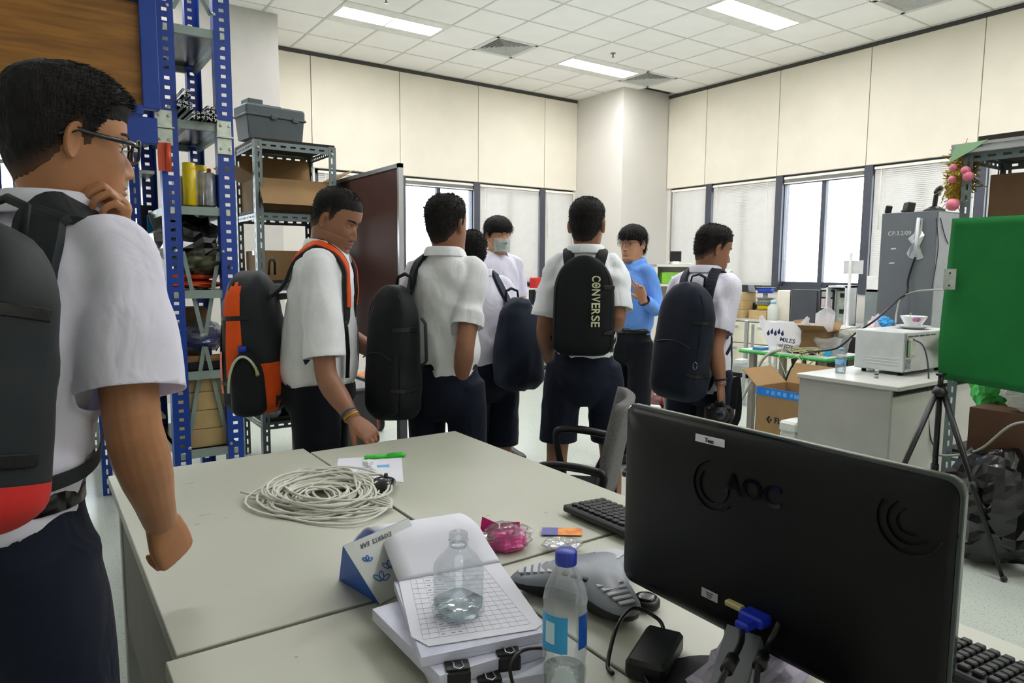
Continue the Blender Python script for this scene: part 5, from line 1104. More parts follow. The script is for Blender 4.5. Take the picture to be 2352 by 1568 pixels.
lettering('EXPERTS  EAR', .013, fp(.42, .90), -d_, -wv, mat('grey_print', '#6d7277', .7), t, bold=False)
m_pet = clear_mat('clear_pet', '#fafdff', .4, .10); m_water = clear_mat('water', '#eff6f7', .6, .05); m_capb = mat('blue_bottle_cap', '#2c3da8', .4)
c = atz(1053, 1408, TZ+.064); t = T('empty_bottle', 'uncapped clear square bottle standing on the printed form', 'bottle', c, radians(12), 'plastic water bottles')
prf = [(.030, 0), (.0345, .004), (.0355, .012), (.0335, .02), (.0335, .078), (.032, .087), (.024, .102), (.0145, .113), (.0125, .117), (.0125, .124), (.014, .126), (.0125, .128), (.0125, .139)]
mb = MB(); mb.lathe(prf, 40, cap=False, sq=5); mb.lathe([(.030, 0), (.012, .006)], 40, cap=False, sq=5); O('bottle_body', mb, m_pet, t); O('thread_ring', MB().lathe([(.0135, .115), (.0145, .117), (.0135, .119)], 28), m_pet, t); O('leftover_water', MB().lathe([(.028, .006), (.032, .012), (.0325, .026)], 40, sq=5), m_water, t)
c = atz(1295, 1605, TZ); c = np.array([c[0], c[1], TZ]); t = T('water_bottle', 'water bottle with blue cap and blue label beside the paper stack', 'bottle', c, radians(-35), 'plastic water bottles')
prf = [(.026, 0), (.031, .006), (.0325, .016), (.031, .03), (.0325, .045), (.0305, .06), (.0325, .075), (.0325, .09), (.0325, .135), (.031, .145), (.0325, .155), (.030, .17), (.022, .19), (.014, .205), (.0130, .212), (.0130, .224)]
O('bottle_body', MB().lathe(prf, 40, cap=False), m_pet, t); O('water', MB().lathe([(.025, .003), (.030, .016), (.029, .03), (.030, .05)], 36), m_water, t)
O('cap', MB().lathe([(.0155, .208), (.0158, .210), (.0158, .226), (.014, .228)], 32), m_capb, t)
lb = MB()
def lab(a0, a1, z0, z1, r=.0332): return MB().grid(lambda u, v: np.array([r*cos(a0+(a1-a0)*u), r*sin(a0+(a1-a0)*u), z0+(z1-z0)*v]), 18, 1)
fa = atan2(CAM[1]-c[1], CAM[0]-c[0])+radians(35)
O('label', lab(fa-1.35, fa+.12, .088, .142), mat('label_blue', '#2e9bd6', .35), t); lo_ = O('logo', lab(fa+.62, fa+1.25, .092, .142, .0334), mat('logo_blue', '#1b4fa8', .35), t); O('label_print', lab(fa-.95, fa-.45, .10, .132, .0336), mat('label_white', '#bfe0f0', .4), t)
# --- odds and ends under the monitor
c = atz(1505, 1500, TZ+.02); t = T('power_adapter', 'black power brick with its cord by the bottom edge', 'adapter', (c[0], c[1], TZ), radians(28)); O('brick', MB().box((0, 0, .018), (.125, .062, .034), b=.006), m_black, t); O('power_cord', MB().tube(crom([(.062, 0, .018), (.09, .02, .03), (.08, .06, .045), (.02, .07, .04), (-.04, .065, .006), (-.06, .05, .0035)], 8), .0035, 7), m_black, t)
O('output_cord', MB().tube(crom([(-.062, 0, .016), (-.09, -.02, .008), (-.13, .01, .004), (-.12, -.06, .004), (-.03, -.1, .004)], 8), .003, 7), m_black, t)
c = atz(1622, 1530, TZ+.02); t = T('plastic_wrap', 'crumpled translucent white plastic wrap under the monitor', 'plastic bag', (c[0], c[1], TZ)); O('film', crumple((.06, -.05, .026), (.24, .12, .055), 14, .3), clear_mat('milky_film', '#d9d4e4', .5, .7, .2), t)
c = atz(1484, 1378, TZ+.012); t = T('webcam_puck', 'round black puck on the table beneath the monitor corner', 'puck', (c[0], c[1], TZ)); O('puck', MB().lathe([(.022, 0), (.026, .004), (.026, .014), (.022, .018)], 24), m_black, t); O('ring', MB().lathe([(.018, .018), (.02, .02), (.012, .021)], 24), m_blackgl, t)
t = T('data_cable', 'thin black cable lying from the phone towards the monitor', 'cable', atz(1390, 1356, TZ)); O('cord', MB().tube(crom([atz(1430, 1345, TZ+.004), atz(1410, 1352, TZ+.006), atz(1396, 1357, TZ+.006)], 6), .0025, 6), m_black, t, True); O('connector', MB().tube([atz(1400, 1355, TZ+.007), atz(1376, 1360, TZ+.007)], .006, 6, flat=.5), m_steel, t, True)
t = T('patch_lead', 'black cord curving over the paper stack front', 'cable', atz(1185, 1540, TZ)); O('cord', MB().tube(crom([atz(1180, 1580, TZ+.02), atz(1172, 1530, TZ+.05), atz(1195, 1496, TZ+.058), atz(1240, 1488, TZ+.055), atz(1290, 1500, TZ+.01)], 8), .0028, 7), m_black, t, True)
# ================================================================ storage on the left
def holed(mb, o, ux, uz, W, H, pitch, hw, hh, z0=.025, th=.002, hx=.5, mi=0, every=None):
    """flat steel strip W x H with a column of rectangular holes (built from quads, then given thickness)"""
    o = np.array(o, float); ux = np.array(ux, float); uz = np.array(uz, float); n = nrm(np.cross(ux, uz)); a, b = W*hx-hw/2, W*hx+hw/2; zs = [0]; k = z0
    while k+hh/2 < H: zs += [k-hh/2, k+hh/2]; k += pitch
    zs.append(H)
    def q(x0, x1, za, zb):
        P = [o+ux*x0+uz*za, o+ux*x1+uz*za, o+ux*x1+uz*zb, o+ux*x0+uz*zb]; mb.add(P+[p+n*th for p in P], [[0, 1, 2, 3], [7, 6, 5, 4], [0, 4, 5, 1], [1, 5, 6, 2], [2, 6, 7, 3], [3, 7, 4, 0]], mi=mi)
    q(0, a, 0, H); q(b, W, 0, H)
    for i in range(0, len(zs)-1, 2): q(a, b, zs[i], zs[i+1])
    return mb
m_rblue = mat('rack_blue', '#153d96', .4, var=.05, coat=.1); m_rbeam = mat('rack_beam_grey', '#8b9a95', .4, metal=.2); m_galv = mat('galvanised', '#b6beb4', .35, metal=.7, var=.15, vscale=25); m_shelfst = mat('dark_steel_shelf', '#3a3f40', .25, metal=.8); m_bolt = mat('bolt_zinc', '#b9bdb2', .3, metal=.9)
YR, XL0, XL1, XR0, XR1, YB, HR = 4.20, .618, .705, .904, .991, 5.06, 3.3
t = T('storage_rack', 'blue steel storage rack with crossed braces and perforated posts', 'rack', (.80, 4.6, 0))
for y, sgn in ((YR, 1), (YB, -1)):
    for x0, x1 in ((XL0, XL1), (XR0, XR1)):
        mb = holed(MB(), (x0, y, 0), (1, 0, 0), (0, 0, 1), x1-x0, HR, .05, .026, .018); fl_ = .07*sgn
        mb.bx((x0, y, 0), (x0+.002, y+fl_, HR)); mb.bx((x1-.002, y, 0), (x1, y+fl_, HR)); O('post', mb, m_rblue, t, True)
SHZ = [2.664, 2.168, 1.707, 1.246, .789, .339]
for z in SHZ:
    for y in (YR, YB): O('beam', MB().bx((XL1-.01, y+(.004 if y == YR else -.004), z-.045), (XR0+.01, y+(.03 if y == YR else -.03), z)), m_rbeam, t, True)
    for x in (XL0+.03, XR1-.03): O('side_beam', MB().bx((x-.012, YR+.03, z-.045), (x+.012, YB-.03, z)), m_rbeam, t, True)
    O('shelf', MB().bx((XL0+.02, YR+.03, z-.006), (XR1-.02, YB-.03, z)).bx((XL0+.15, YR+.03, z-.03), (XL0+.19, YB-.03, z-.006)), m_shelfst, t, True)
    for x in ((XL0+XL1)/2, (XR0+XR1)/2): O('locking_clip', MB().bx((x-.012, YR-.006, z-.045), (x+.012, YR+.002, z-.008), bev=.003), m_galv, t, True)
for (za, zb) in ((1.46, .43), (3.1, 2.75)):
    for s_ in (0, 1):
        xa, xb = (XL1+.005, XR0-.005) if s_ == 0 else (XR0-.005, XL1+.005); P = [np.array([xa, YR+.034+.004*s_, za]), np.array([xb, YR+.034+.004*s_, zb])]; d = nrm(P[1]-P[0]); n = np.array([-d[2], 0, d[0]])*.011
        O('brace', MB().sheet([P[0]-n, P[1]-n, P[1]+n, P[0]+n], .003), m_rbeam, t, True)
for px, py in ((404, 576), (512, 578), (383, 12), (490, 33), (436, 1029), (531, 1018)):
    p = aty(px, py, YR); O('bolt', MB().lathe([(.010, 0), (.010, .005), (.006, .008)], 12, R=Rx(pi/2), c=(p[0], YR-.001, p[2])), m_bolt, t, True)
for x0, x1, za in ((.592, .678, 2.205), (.90, .978, 2.185)):
    mb = MB(); 
    for z0_, z1_ in ((za-.088, za), (za-.185, za-.095)): mb.bx((x0, YR-.012, z0_), (x1, YR-.004, z1_), bev=.003)
    mb.bx((x0-.002, YR-.03, za-.096), (x1+.006, YR-.004, za-.088)); pl = O('splice_plate', mb, m_galv, t, True)
    for dx in (.02, .066):
        for dz in (.03, .155): O('bolt', MB().lathe([(.008, 0), (.008, .004), (.004, .006)], 10, R=Rx(pi/2), c=(x0+dx, YR-.012, za-dz)), m_bolt, pl, True)
# blue beam + framed plywood panel to the left of the rack
t = T('framed_panel', 'varnished plywood panel in a blue steel frame at the top left', 'panel', (.1, 4.15, 2.2)); m_ply = mat('varnished_plywood', '#9c6a2c', .45, col2='#7d5320', vscale=3, stretch=(1.2, 1, 14), bump=.05)
O('board', MB().bx((-.9, 4.165, 2.20), (.54, 4.18, 2.76)), m_ply, t, True); O('frame', MB().bx((.535, 4.13, 2.19), (.615, 4.19, 2.95)).bx((-.9, 4.13, 2.155), (.535, 4.19, 2.205)).bx((-.9, 4.13, 2.72), (.535, 4.19, 2.80)), m_rblue, t, True, bevel=.004)
tag(O('blue_beam', MB().bx((-.9, 4.15, 2.015), (.60, 4.20, 2.15), bev=.004), m_rblue), 'blue box beam bolted to the rack below the plywood panel', 'beam')
p = aty(377, 360, 4.17); t = T('orange_holder', 'orange folded metal holder hanging on the blue rack post', 'holder', (p[0], 4.17, p[2])); O('plate', MB().bx((-.032, -.012, -.075), (.028, -.004, .072)), mat('orange_metal', '#c8471c', .4, coat=.3), t); O('rolled_lip', MB().cyl((.018, -.022, -.078), (.018, -.022, .07), .014), mat('orange_metal'), t)
# shelf contents
def cyl_can(label, px, py0, py1, Y, r, m_, mcap, grp='spray cans'):
    a = aty(px, py1, Y); b = aty(px, py0, Y); h = b[2]-a[2]; t = T('spray_can', label, 'can', a, group=grp)
    O('can', MB().lathe([(r*.92, 0), (r, .006), (r, h*.84), (r*.55, h*.90), (r*.5, h*.90)], 24), m_, t); O('cap', MB().lathe([(r*.96, h*.70), (r*.96, h*.985), (r*.8, h)], 24) if mcap[1] else MB().lathe([(r*.30, h*.88), (r*.30, h), (r*.2, h*1.01)], 12), mcap[0], t); return t
m_yel = mat('yellow_can', '#e3c716', .35); m_silv = mat('printed_can', '#9aa0a6', .3, metal=.5, col2='#c9ccd6', vscale=25)
cyl_can('tall yellow spray can on the blue rack shelf', 437, 374, 473, 4.30, .036, m_yel, (m_yel, 1)); cyl_can('second yellow capped can behind the silver ones', 464, 380, 474, 4.40, .034, m_silv, (m_yel, 1)); cyl_can('silver spray can with a red nozzle', 483, 388, 474, 4.27, .036, m_silv, (mat('red_cap', '#b7301f', .4), 0)); cyl_can('white lilac printed can at the left post', 411, 396, 473, 4.34, .032, mat('lilac_can', '#b9bcd2', .4), (m_silv, 0))
# aluminium extrusions on the upper shelf
def extr(label, c, L, s=.04):
    t = T('aluminium_extrusion', label, 'extrusion', c, group='aluminium extrusions on the rack'); mb = MB()
    for sx in (-1, 1):
        for sy in (-1, 1): mb.bx((sx*s/2, 0, sy*s/2), (sx*s*.30, L, sy*s*.36)); mb.bx((sx*s/2, 0, sy*s/2), (sx*s*.36, L, sy*s*.16)); mb.bx((sx*s/2, 0, sy*s/2), (sx*s*.16, L, sy*s*.38))
    for a in range(4):
        R = Ry(pi/4+a*pi/2); mb.box(R@np.array([s*.28, L/2, 0]), (s*.34, L, s*.09), R)
    O('profile', mb, m_alu, t); O('core', MB().tube([(0, 0, 0), (0, L, 0)], s*.16, 8, cap=False), m_alu, t)
zs = 2.168
for i, (x, z, y0, L) in enumerate([(.745, .13, 4.14, .75), (.725, .075, 4.16, .7), (.76, .07, 4.17, .7), (.79, .022, 4.15, .8), (.835, .022, 4.13, .8), (.88, .022, 4.16, .8), (.872, .065, 4.18, .7), (.85, .105, 4.55, .5)]):
    extr(['aluminium profile topmost at the left post', 'aluminium profile below the topmost one', 'tilted aluminium profile in the left pile', 'aluminium profile lying left on the shelf', 'aluminium profile lying in the shelf middle', 'aluminium profile lying at the right post', 'aluminium profile second layer at the right post', 'aluminium profile set further back on the pile'][i], (x, y0, zs+z), L)
m_kraft = mat('kraft_cardboard', '#94764f', .85, var=.08, vscale=5, bump=.05, bscale=120); m_kraftd = mat('dark_cardboard', '#6a5138', .85, var=.1); m_kraftl = mat('pale_cardboard', '#b49b6c', .85, var=.07)
def carton(label, c, d, rz=0, m_=None, flaps=False, group=None, tape=None, name='cardboard_box'):
    """closed or open carton with real walls; c = base centre"""
    m_ = m_ or m_kraft; t = T(name, label, 'box', c, rz, group); x, y, z = d; w = .004
    if not flaps: O('body', MB().bx((-x/2, -y/2, 0), (x/2, y/2, z), bev=.002), m_, t); O('lid_seam', MB().bx((-x/2-.0005, -.002, z-.0005), (x/2+.0005, .002, z+.0006)), m_kraftd, t)
    else:
        O('body', MB().bx((-x/2, -y/2, 0), (x/2, y/2, w)).bx((-x/2, -y/2, 0), (-x/2+w, y/2, z)).bx((x/2-w, -y/2, 0), (x/2, y/2, z)).bx((-x/2, -y/2, 0), (x/2, -y/2+w, z)).bx((-x/2, y/2-w, 0), (x/2, y/2, z)), m_, t)
        for k, (sx, sy, a) in enumerate(((1, 0, flaps[0]), (-1, 0, flaps[1]), (0, 1, flaps[2]), (0, -1, flaps[3]))):
            l = (y if sx else x); e = np.array([sx*x/2, sy*y/2, z]); tdir = np.array([0, 1, 0]) if sx else np.array([1, 0, 0]); a = radians(a); dd = np.array([sx*sin(a), sy*sin(a), cos(a)])*min(x, y)*.48
            P = [e-tdir*l/2, e+tdir*l/2, e+tdir*l/2*.98+dd, e-tdir*l/2*.98+dd]; O('flap', MB().sheet(P, .004), m_, t)
    if tape: O('tape', MB().bx((-x/2-.001, -.03, z-.03), (x/2+.001, .03, z+.001)), tape, t)
    return t
c0 = aty(480, 860, 4.5)
t = T('bin_bag', 'dark crumpled plastic bag with a patterned bundle on the rack', 'bag', (.80, 4.55, 1.30)); O('bag', crumple((.80, 4.52, 1.48), (.34, .5, .36), 31, .35), mat('black_bin_film', '#191c1c', .2, coat=.5), t, True); O('bundle', crumple((.83, 4.40, 1.405), (.30, .34, .18), 37, .3), mat('camouflage_print', '#5b5c44', .5, col2='#20241f', vscale=22), t, True)
for i, (c, d, s_) in enumerate([((.80, 4.44, 1.275), (.30, .38, .055), 41), ((.79, 4.44, 1.322), (.24, .34, .045), 43)]):
    t = T('folded_vest', ['folded orange safety vest on the rack shelf', 'upper folded orange safety vest under the dark bag'][i], 'vest', (c[0], c[1], c[2]-d[2]/2), group='folded orange vests'); O('fabric', crumple(c, d, s_, .18), mat('orange_cloth', '#d9562a', .7, var=.12), t, True)
t = T('bagged_tarp', 'blue tarp wrapped in clear film on the rack', 'bag', (.80, 4.5, .88)); O('tarp', crumple((.80, 4.48, .955), (.30, .5, .13), 47, .2), mat('blue_tarp', '#1d2b66', .4), t, True); O('film', crumple((.80, 4.47, .97), (.335, .55, .18), 49, .25), m_film, t, True)
m_wood = mat('raw_wood', '#a87c46', .6, col2='#8f6535', vscale=5, stretch=(1, 1, 12))
for i, z in enumerate((.868, .845)): tag(O('wood_batten', MB().bx((.70, 4.25, z-.018), (.90+.02*i, 4.29, z+.004)), m_wood), ['upper wooden batten on the rack shelf', 'lower wooden batten on the rack shelf'][i], 'batten')
tag(O('black_case', MB().bx((.715, 4.24, .792), (.90, 4.62, .840), bev=.004), m_black), 'flat black case under the wooden battens', 'case')
for i in range(4): carton('tan carton number %s from the bottom on the lowest rack shelf' % ['one', 'two', 'three', 'four'][i], (.805+.006*(i % 2), 4.45, .342+.108*i), (.21, .40, .105), 0, m_kraftl, group='stacked tan cartons on the rack')
carton('brown box standing behind the braces on the rack', (.84, 4.75, 1.25-.455), (.13, .2, .33), 0, m_kraftd); carton('small brown carton on the top rack shelf', (.90, 4.75, 2.666), (.12, .25, .05), .1, m_kraftd); carton('dark box lying under the aluminium profiles shelf', (.84, 4.7, 1.71), (.22, .3, .14), .05, m_kraftd)
t = T('model_aircraft', 'dark model propeller on the rack shelf', 'propeller', (.86, 4.5, 1.62)); O('blade', MB().box((.81, 4.5, 1.60), (.10, .03, .006), Ry(.1)), m_black, t, True); O('hub', MB().sphere((.87, 4.5, 1.605), (.018, .018, .018)), mat('dark_red', '#6a1c1c', .4), t, True)
# back rack behind the left student: second blue post row, galvanised shelving, clutter
t = T('steel_shelving', 'bright perforated steel shelving behind the blue rack', 'rack', (.25, 5.4, 0))
for x, y in ((.30, 4.75), (.52, 4.75), (.08, 5.2), (.30, 5.6), (.62, 5.5), (-.15, 4.9)):
    mb = MB(); holed(mb, (x, y, 0), (1, 0, 0), (0, 0, 1), .055, 2.05, .06, .010, .034); mb.bx((x, y, 0), (x+.002, y+.05, 2.05)); O('post', mb, m_galv if y > 5 else m_rblue, t, True)
for z in (.45, .95, 1.45, 1.95): O('shelf', MB().bx((-.15, 4.76, z-.02), (.66, 5.62, z)), m_galv, t, True)
for i, (px, py, Y, d, m_) in enumerate([(350, 440, 4.85, (.06, .18, .24), mat('cyan_cover', '#1c8fd0', .4)), (330, 440, 4.9, (.05, .2, .3), m_black), (366, 430, 4.95, (.035, .2, .26), m_black), (345, 380, 4.85, (.12, .15, .05), m_alu)]):
    p = aty(px, py+40, Y); tag(O('folder', MB().box((p[0], Y+.09, 1.452+d[2]/2), d, b=.003), m_), ['bright blue folder standing on the steel shelving', 'black folder next to the bright blue one', 'slim black folder beside the rack post', 'metal tray on the steel shelving'][i], 'folder' if i < 3 else 'tray')
t = T('grey_tarp', 'grey sheet hanging from the shelving behind the blue post', 'sheet', aty(365, 560, 4.7)); O('sheet', MB().sheet([aty(340, 492, 4.7), aty(378, 490, 4.7), aty(382, 600, 4.7), aty(372, 580, 4.7)], .004), mat('grey_sheet', '#6a6f6c', .5), t, True)
for i, (px, py) in enumerate(((360, 600), (355, 640))): p = aty(px, py, 4.8); tag(O('chrome_part', crumple(p, (.05, .05, .09), 60+i, .3), m_steel), ['upper chrome fitting on the steel shelving', 'lower chrome fitting on the steel shelving'][i], 'fitting')
# ---------------- grey slotted-angle rack with the toolbox
m_sang = mat('slotted_angle_grey', '#6f7e80', .4, metal=.3); GX0, GX1, GY0, GY1, GZ = 1.245, 1.792, 4.75, 5.28, 2.20
t = T('slotted_rack', 'grey slotted-angle shelf rack carrying the toolbox', 'rack', (1.52, 5.0, 0))
for x, sx in ((GX0, 1), (GX1, -1)):
    for y, sy in ((GY0, 1), (GY1, -1)):
        mb = MB(); holed(mb, (x, y, 0), (sx, 0, 0), (0, 0, 1), .05, GZ, .065, .010, .038, hx=.55); holed(mb, (x, y, 0), (0, sy, 0), (0, 0, 1), .05, GZ, .065, .010, .038, hx=.55); O('post', mb, m_sang, t, True)
m_bboard = mat('dark_shelf_board', '#2b221c', .7)
for z in (GZ-.005, 1.735, 1.27, .80, .33):
    for y, sy in ((GY0, 1), (GY1, -1)):
        mb = MB(); holed(mb, (GX0, y+.003*sy, z-.05), (0, 0, 1), (1, 0, 0), .05, GX1-GX0, .065, .012, .036, z0=.06); O('rail', mb, m_sang, t, True)
    for x in (GX0+.004, GX1-.004):
        mb = MB(); holed(mb, (x, GY0, z-.045), (0, 0, 1), (0, 1, 0), .04, GY1-GY0, .04, .012, .018); O('rail', mb, m_sang, t, True)
    O('shelf_board', MB().bx((GX0+.005, GY0+.004, z), (GX1-.005, GY1-.004, z+.018)), m_bboard, t, True)
for z in (2.15, 1.70, .5):
    for x in (GX0+.025, GX1-.025): O('bolt', MB().lathe([(.010, 0), (.009, .005), (.004, .006)], 10, R=Rx(pi/2), c=(x, GY0-.001, z)), mat('brass_bolt', '#b6ab86', .35, metal=.8), t, True)
m_tool = mat('toolbox_grey', '#4b565a', .5); t = T('toolbox', 'dark grey plastic toolbox on top of the slotted rack', 'toolbox', (1.40, 4.92, GZ+.0135), radians(8))
O('tub', MB().box((0, 0, .075), (.37, .19, .15), taper=1.07), m_tool, t, bevel=.006); lid = O('lid', MB().box((0, 0, .185), (.41, .215, .075), b=.012), m_tool, t); O('lid_rim', MB().box((0, 0, .153), (.42, .225, .014), b=.004), m_tool, t)
for x in (-.02, .13): O('latch', MB().box((x, -.112, .15), (.04, .014, .034), b=.004), m_tool, t)
O('tray_lid', MB().box((-.12, .0, .24), (.10, .12, .045), b=.004).box((-.05, 0, .226), (.20, .14, .012), b=.002), m_tool, t)
b_ = carton('open brown carton on the slotted rack shelf', (1.52, 5.0, 1.7535), (.50, .42, .21), 0, m_kraft, flaps=(60, 65, 12, 150)); carton('taped brown carton on the middle shelf of the slotted rack', (1.52, 5.02, 1.2885), (.46, .4, .20), 0, m_kraft, tape=m_film)
carton('pale low box in front of the taped carton', (1.40, 4.93, .8185), (.24, .28, .2), 0, m_kraftd); t = T('black_equipment', 'black equipment case on the slotted rack shelf', 'case', (1.36, 4.95, .3485)); O('case', MB().box((0, 0, .09), (.2, .25, .18), b=.01), m_black, t); O('handle', MB().tube([(-.04, -.13, .12), (-.03, -.15, .12), (.03, -.15, .12), (.04, -.13, .12)], .005, 6), m_steel, t)
t = T('bottle_pack', 'small teal and white wrapped pack at the foot of the rack', 'package', (1.33, 4.80, .349)); O('wrap', crumple((1.33, 4.80, .40), (.10, .08, .11), 71, .2), clear_mat('frost_wrap', '#dfe7e6', .5, .7), t, True); O('teal_pack', crumple((1.32, 4.79, .395), (.06, .05, .06), 73, .2), mat('teal', '#2f9d8d', .5), t, True)
m_dg = mat('dark_grey_metal', '#4b4b50', .45, metal=.2)
# ---------------- brown pin board on a frame
t = T('pin_board', 'brown pin board panel with an aluminium frame', 'board', (1.898, 4.5, 0)); m_pin = mat('brown_board', '#4a2c25', .65, var=.05, bump=.1, bscale=250)
O('panel', MB().bx((1.888, 3.965, .83), (1.908, 5.20, 1.985)), m_pin, t, True); O('frame', MB().bx((1.882, 3.945, .80), (1.914, 3.968, 2.01)).bx((1.882, 5.2, .8), (1.914, 5.222, 2.01)).bx((1.882, 3.945, 1.985), (1.914, 5.222, 2.01)).bx((1.882, 3.945, .805), (1.914, 5.222, .83)), m_alu, t, True)
O('stand_leg', MB().bx((1.885, 5.16, 0), (1.911, 5.19, .81)), m_alu, t, True); O('stand_leg', MB().bx((1.875, 3.945, 0), (1.925, 3.99, .82)), m_dg, t, True); zr_ = float(atx(925, 897, 1.9)[2]); O('stand_rail', MB().bx((1.885, 3.96, zr_-.035), (1.92, 5.2, zr_)), m_dg, t, True); O('foot', MB().bx((1.7, 5.155, 0), (2.1, 5.195, .03)).bx((1.7, 3.995, 0), (2.1, 4.035, .03)), m_alu, t, True)
p = atx(782, 630, 1.885); t = T('phone_holder', 'small white and green device clipped on the pin board', 'device', p); O('device', MB().bx((-.012, -.03, -.06), (0, .03, .05), bev=.006), mat('pale_green_pl', '#c8d3bd', .4), t)
# ---------------- dark cabinet behind the orange backpack student
t = T('low_cabinet', 'low dark grey cabinet behind the orange backpack student', 'cabinet', (1.62, 4.4, 0)); O('carcass', MB().bx((1.40, 4.20, 0), (1.83, 4.62, .59)), m_dg, t, True); O('top', MB().bx((1.39, 4.19, .59), (1.84, 4.63, .607), bev=.002), mat('cabinet_top_gloss', '#77777d', .15, metal=.3), t, True); O('door', MB().bx((1.41, 4.185, .03), (1.82, 4.20, .57), bev=.002), m_dg, t, True)
t = T('orange_paddle', 'orange paddle shaped part on the dark cabinet', 'part', (1.66, 4.42, .607)); O('blade', MB().lathe([(.07, .02), (.072, .026), (.07, .032)], 24, R=Ry(-.25)@np.diag([1.4, .7, 1])), m_orange, t); O('grip', MB().box((-.12, 0, .012), (.12, .03, .02), b=.004), m_black, t)
# far wall bits seen below the board
t = T('small_trolley', 'orange edged trolley with a bottle and white box by the far wall', 'trolley', (3.0, 7.6, 0)); pa = aty(820, 868, 7.4); pb_ = aty(872, 868, 7.4); m_or = mat('orange_edge', '#c9772f', .5)
for py, dz in ((868, 0), (883, -.08)): a = aty(800, py, 7.4); b = aty(873, py, 7.4); O('shelf', MB().bx((a[0], 7.4, a[2]-.02), (b[0], 7.75, a[2])), m_or, t, True)
for px in (812, 870): a = aty(px, 868, 7.42); O('upright', MB().bx((a[0]-.01, 7.42, 0), (a[0]+.01, 7.44, 1.2)), m_alu, t, True)
a = aty(845, 865, 7.5); tb = T('glue_bottle', 'small black bottle with a yellow label on the trolley', 'bottle', (a[0], 7.5, a[2]+.01)); O('body', MB().lathe([(.03, 0), (.032, .05), (.03, .07), (.015, .09), (.015, .11)], 16), m_black, tb); O('label', MB().lathe([(.033, .02), (.033, .045)], 16, cap=False), m_yel, tb)
a = aty(848, 880, 7.45); tag(O('white_box', MB().bx((a[0]-.09, 7.45, a[2]-.01), (a[0]+.07, 7.6, a[2]+.05), bev=.004), m_white_pl), 'white device box on the lower trolley shelf', 'box')
a = atz(872, 972, .06); t = T('red_black_wheel', 'black and red robot wheel on the floor by the desk', 'wheel', (a[0], a[1], 0)); O('tyre', MB().tube([(.0, .055*cos(q), .075+.06*sin(q)) for q in np.linspace(0, 2*pi, 24)[:-1]], .022, 10, closed=True), m_black, t); O('hub', MB().cyl((-.02, 0, .075), (.02, 0, .075), .04), mat('red_hub', '#a3211c', .4), t)
def caster_at(mb, p, r=.028): mb.tube([(p[0], p[1]+r*.0, r), (p[0]+.02, p[1], r)], r, 16)
# ================================================================ right hand side of the lab
m_lam = mat('light_grey_laminate', '#b9bab4', .35, var=.02); m_lamd = mat('grey_desk_panel', '#a2a39c', .6, var=.03); m_cabg = mat('cabinet_dark_grey', '#5f6468', .5, var=.03); m_cream = mat('filing_cream', '#d8d6c2', .45); m_cgrey = mat('filing_grey', '#a7aaa2', .45); m_greenf = mat('green_felt', '#05672a', .9, var=.08, vscale=4, bump=.2, bscale=400); m_lime = mat('lime_green', '#4fc45f', .5)
# white desk with the oven
t = T('side_desk', 'grey-white desk carrying the small oven', 'desk', (4.45, 2.19, 0)); O('desk_top', MB().bx((3.862, 1.885, .725), (5.06, 2.50, .75), bev=.003), m_lam, t, True); O('end_panel', MB().bx((3.875, 1.93, 0), (3.90, 2.485, .725)), m_lamd, t, True); O('side_panel', MB().bx((3.90, 1.935, .06), (5.03, 1.955, .68)), m_lam, t, True); O('end_panel', MB().bx((5.0, 1.93, 0), (5.025, 2.485, .725)), m_lamd, t, True); O('rear_rail', MB().bx((3.9, 2.45, .4), (5.0, 2.47, .72)), m_lamd, t, True)
ov = T('toaster_oven', 'white countertop oven turned with its vented back to the room', 'oven', (4.50, 2.2, .75)); m_ovw = mat('oven_white', '#ccd0cf', .3); X0o, X1o, Y0o, Y1o, Z0o, Z1o = 4.28, 4.84, 2.07, 2.375, .772, float(atx(2083, 764, 4.28)[2])
O('casing', MB().bx((X0o, Y0o, Z0o), (X1o, Y1o, Z1o), bev=.006), m_ovw, ov, True)
O('back_plate', MB().bx((X0o+.01, Y0o-.006, Z0o+.005), (X1o-.01, Y0o+.001, Z1o-.01)), m_alu, ov, True)
for i in range(5): O('vent_slot', MB().bx((X0o+.03+.07*i, Y0o-.009, Z1o-.03), (X0o+.08+.07*i, Y0o-.005, Z1o-.022)), m_black, ov, True)
for i in range(3): O('pressed_rib', MB().bx((X0o-.002, 2.10, Z0o+.04+.018*i), (X0o+.001, 2.30, Z0o+.046+.018*i)), m_ovw, ov, True)
O('wire_cover', MB().bx((X0o+.02, Y0o-.022, Z0o+.09), (X0o+.10, Y0o-.004, Z1o-.04), bev=.008), m_galv, ov, True); O('rating_label', MB().bx((X0o+.012, Y0o-.0085, Z0o+.02), (X0o+.07, Y0o-.0055, Z0o+.08)), mat('label_dark', '#4c5052', .4, col2='#a8abac', vscale=120), ov, True)
for x in (X0o+.05, X1o-.05):
    for y in (Y0o+.04, Y1o-.04): O('foot', MB().cyl((x, y, .75), (x, y, Z0o), .014), m_black, ov, True)
O('power_cord', MB().tube(crom([(X0o+.06, Y0o-.02, Z1o-.04), (X0o+.06, Y0o-.08, Z1o-.08), (X0o+.05, Y0o-.12, .80), (X0o+.06, Y0o-.13, .55), (X0o+.10, Y0o-.14, .38), (X0o+.16, Y0o-.16, .30)], 8), .0045, 7), mat('grey_cord', '#45474c', .5), ov, True)
m_porc = mat('porcelain', '#dcdedd', .15, coat=.5); c = atz(2115, 752, Z1o); 
t = T('plate', 'white porcelain plate on top of the oven', 'plate', (4.62, 2.19, Z1o)); O('dish', MB().lathe([(.045, 0), (.06, .004), (.098, .018), (.102, .021), (.098, .022), (.058, .009), (.01, .007)], 40), m_porc, t)
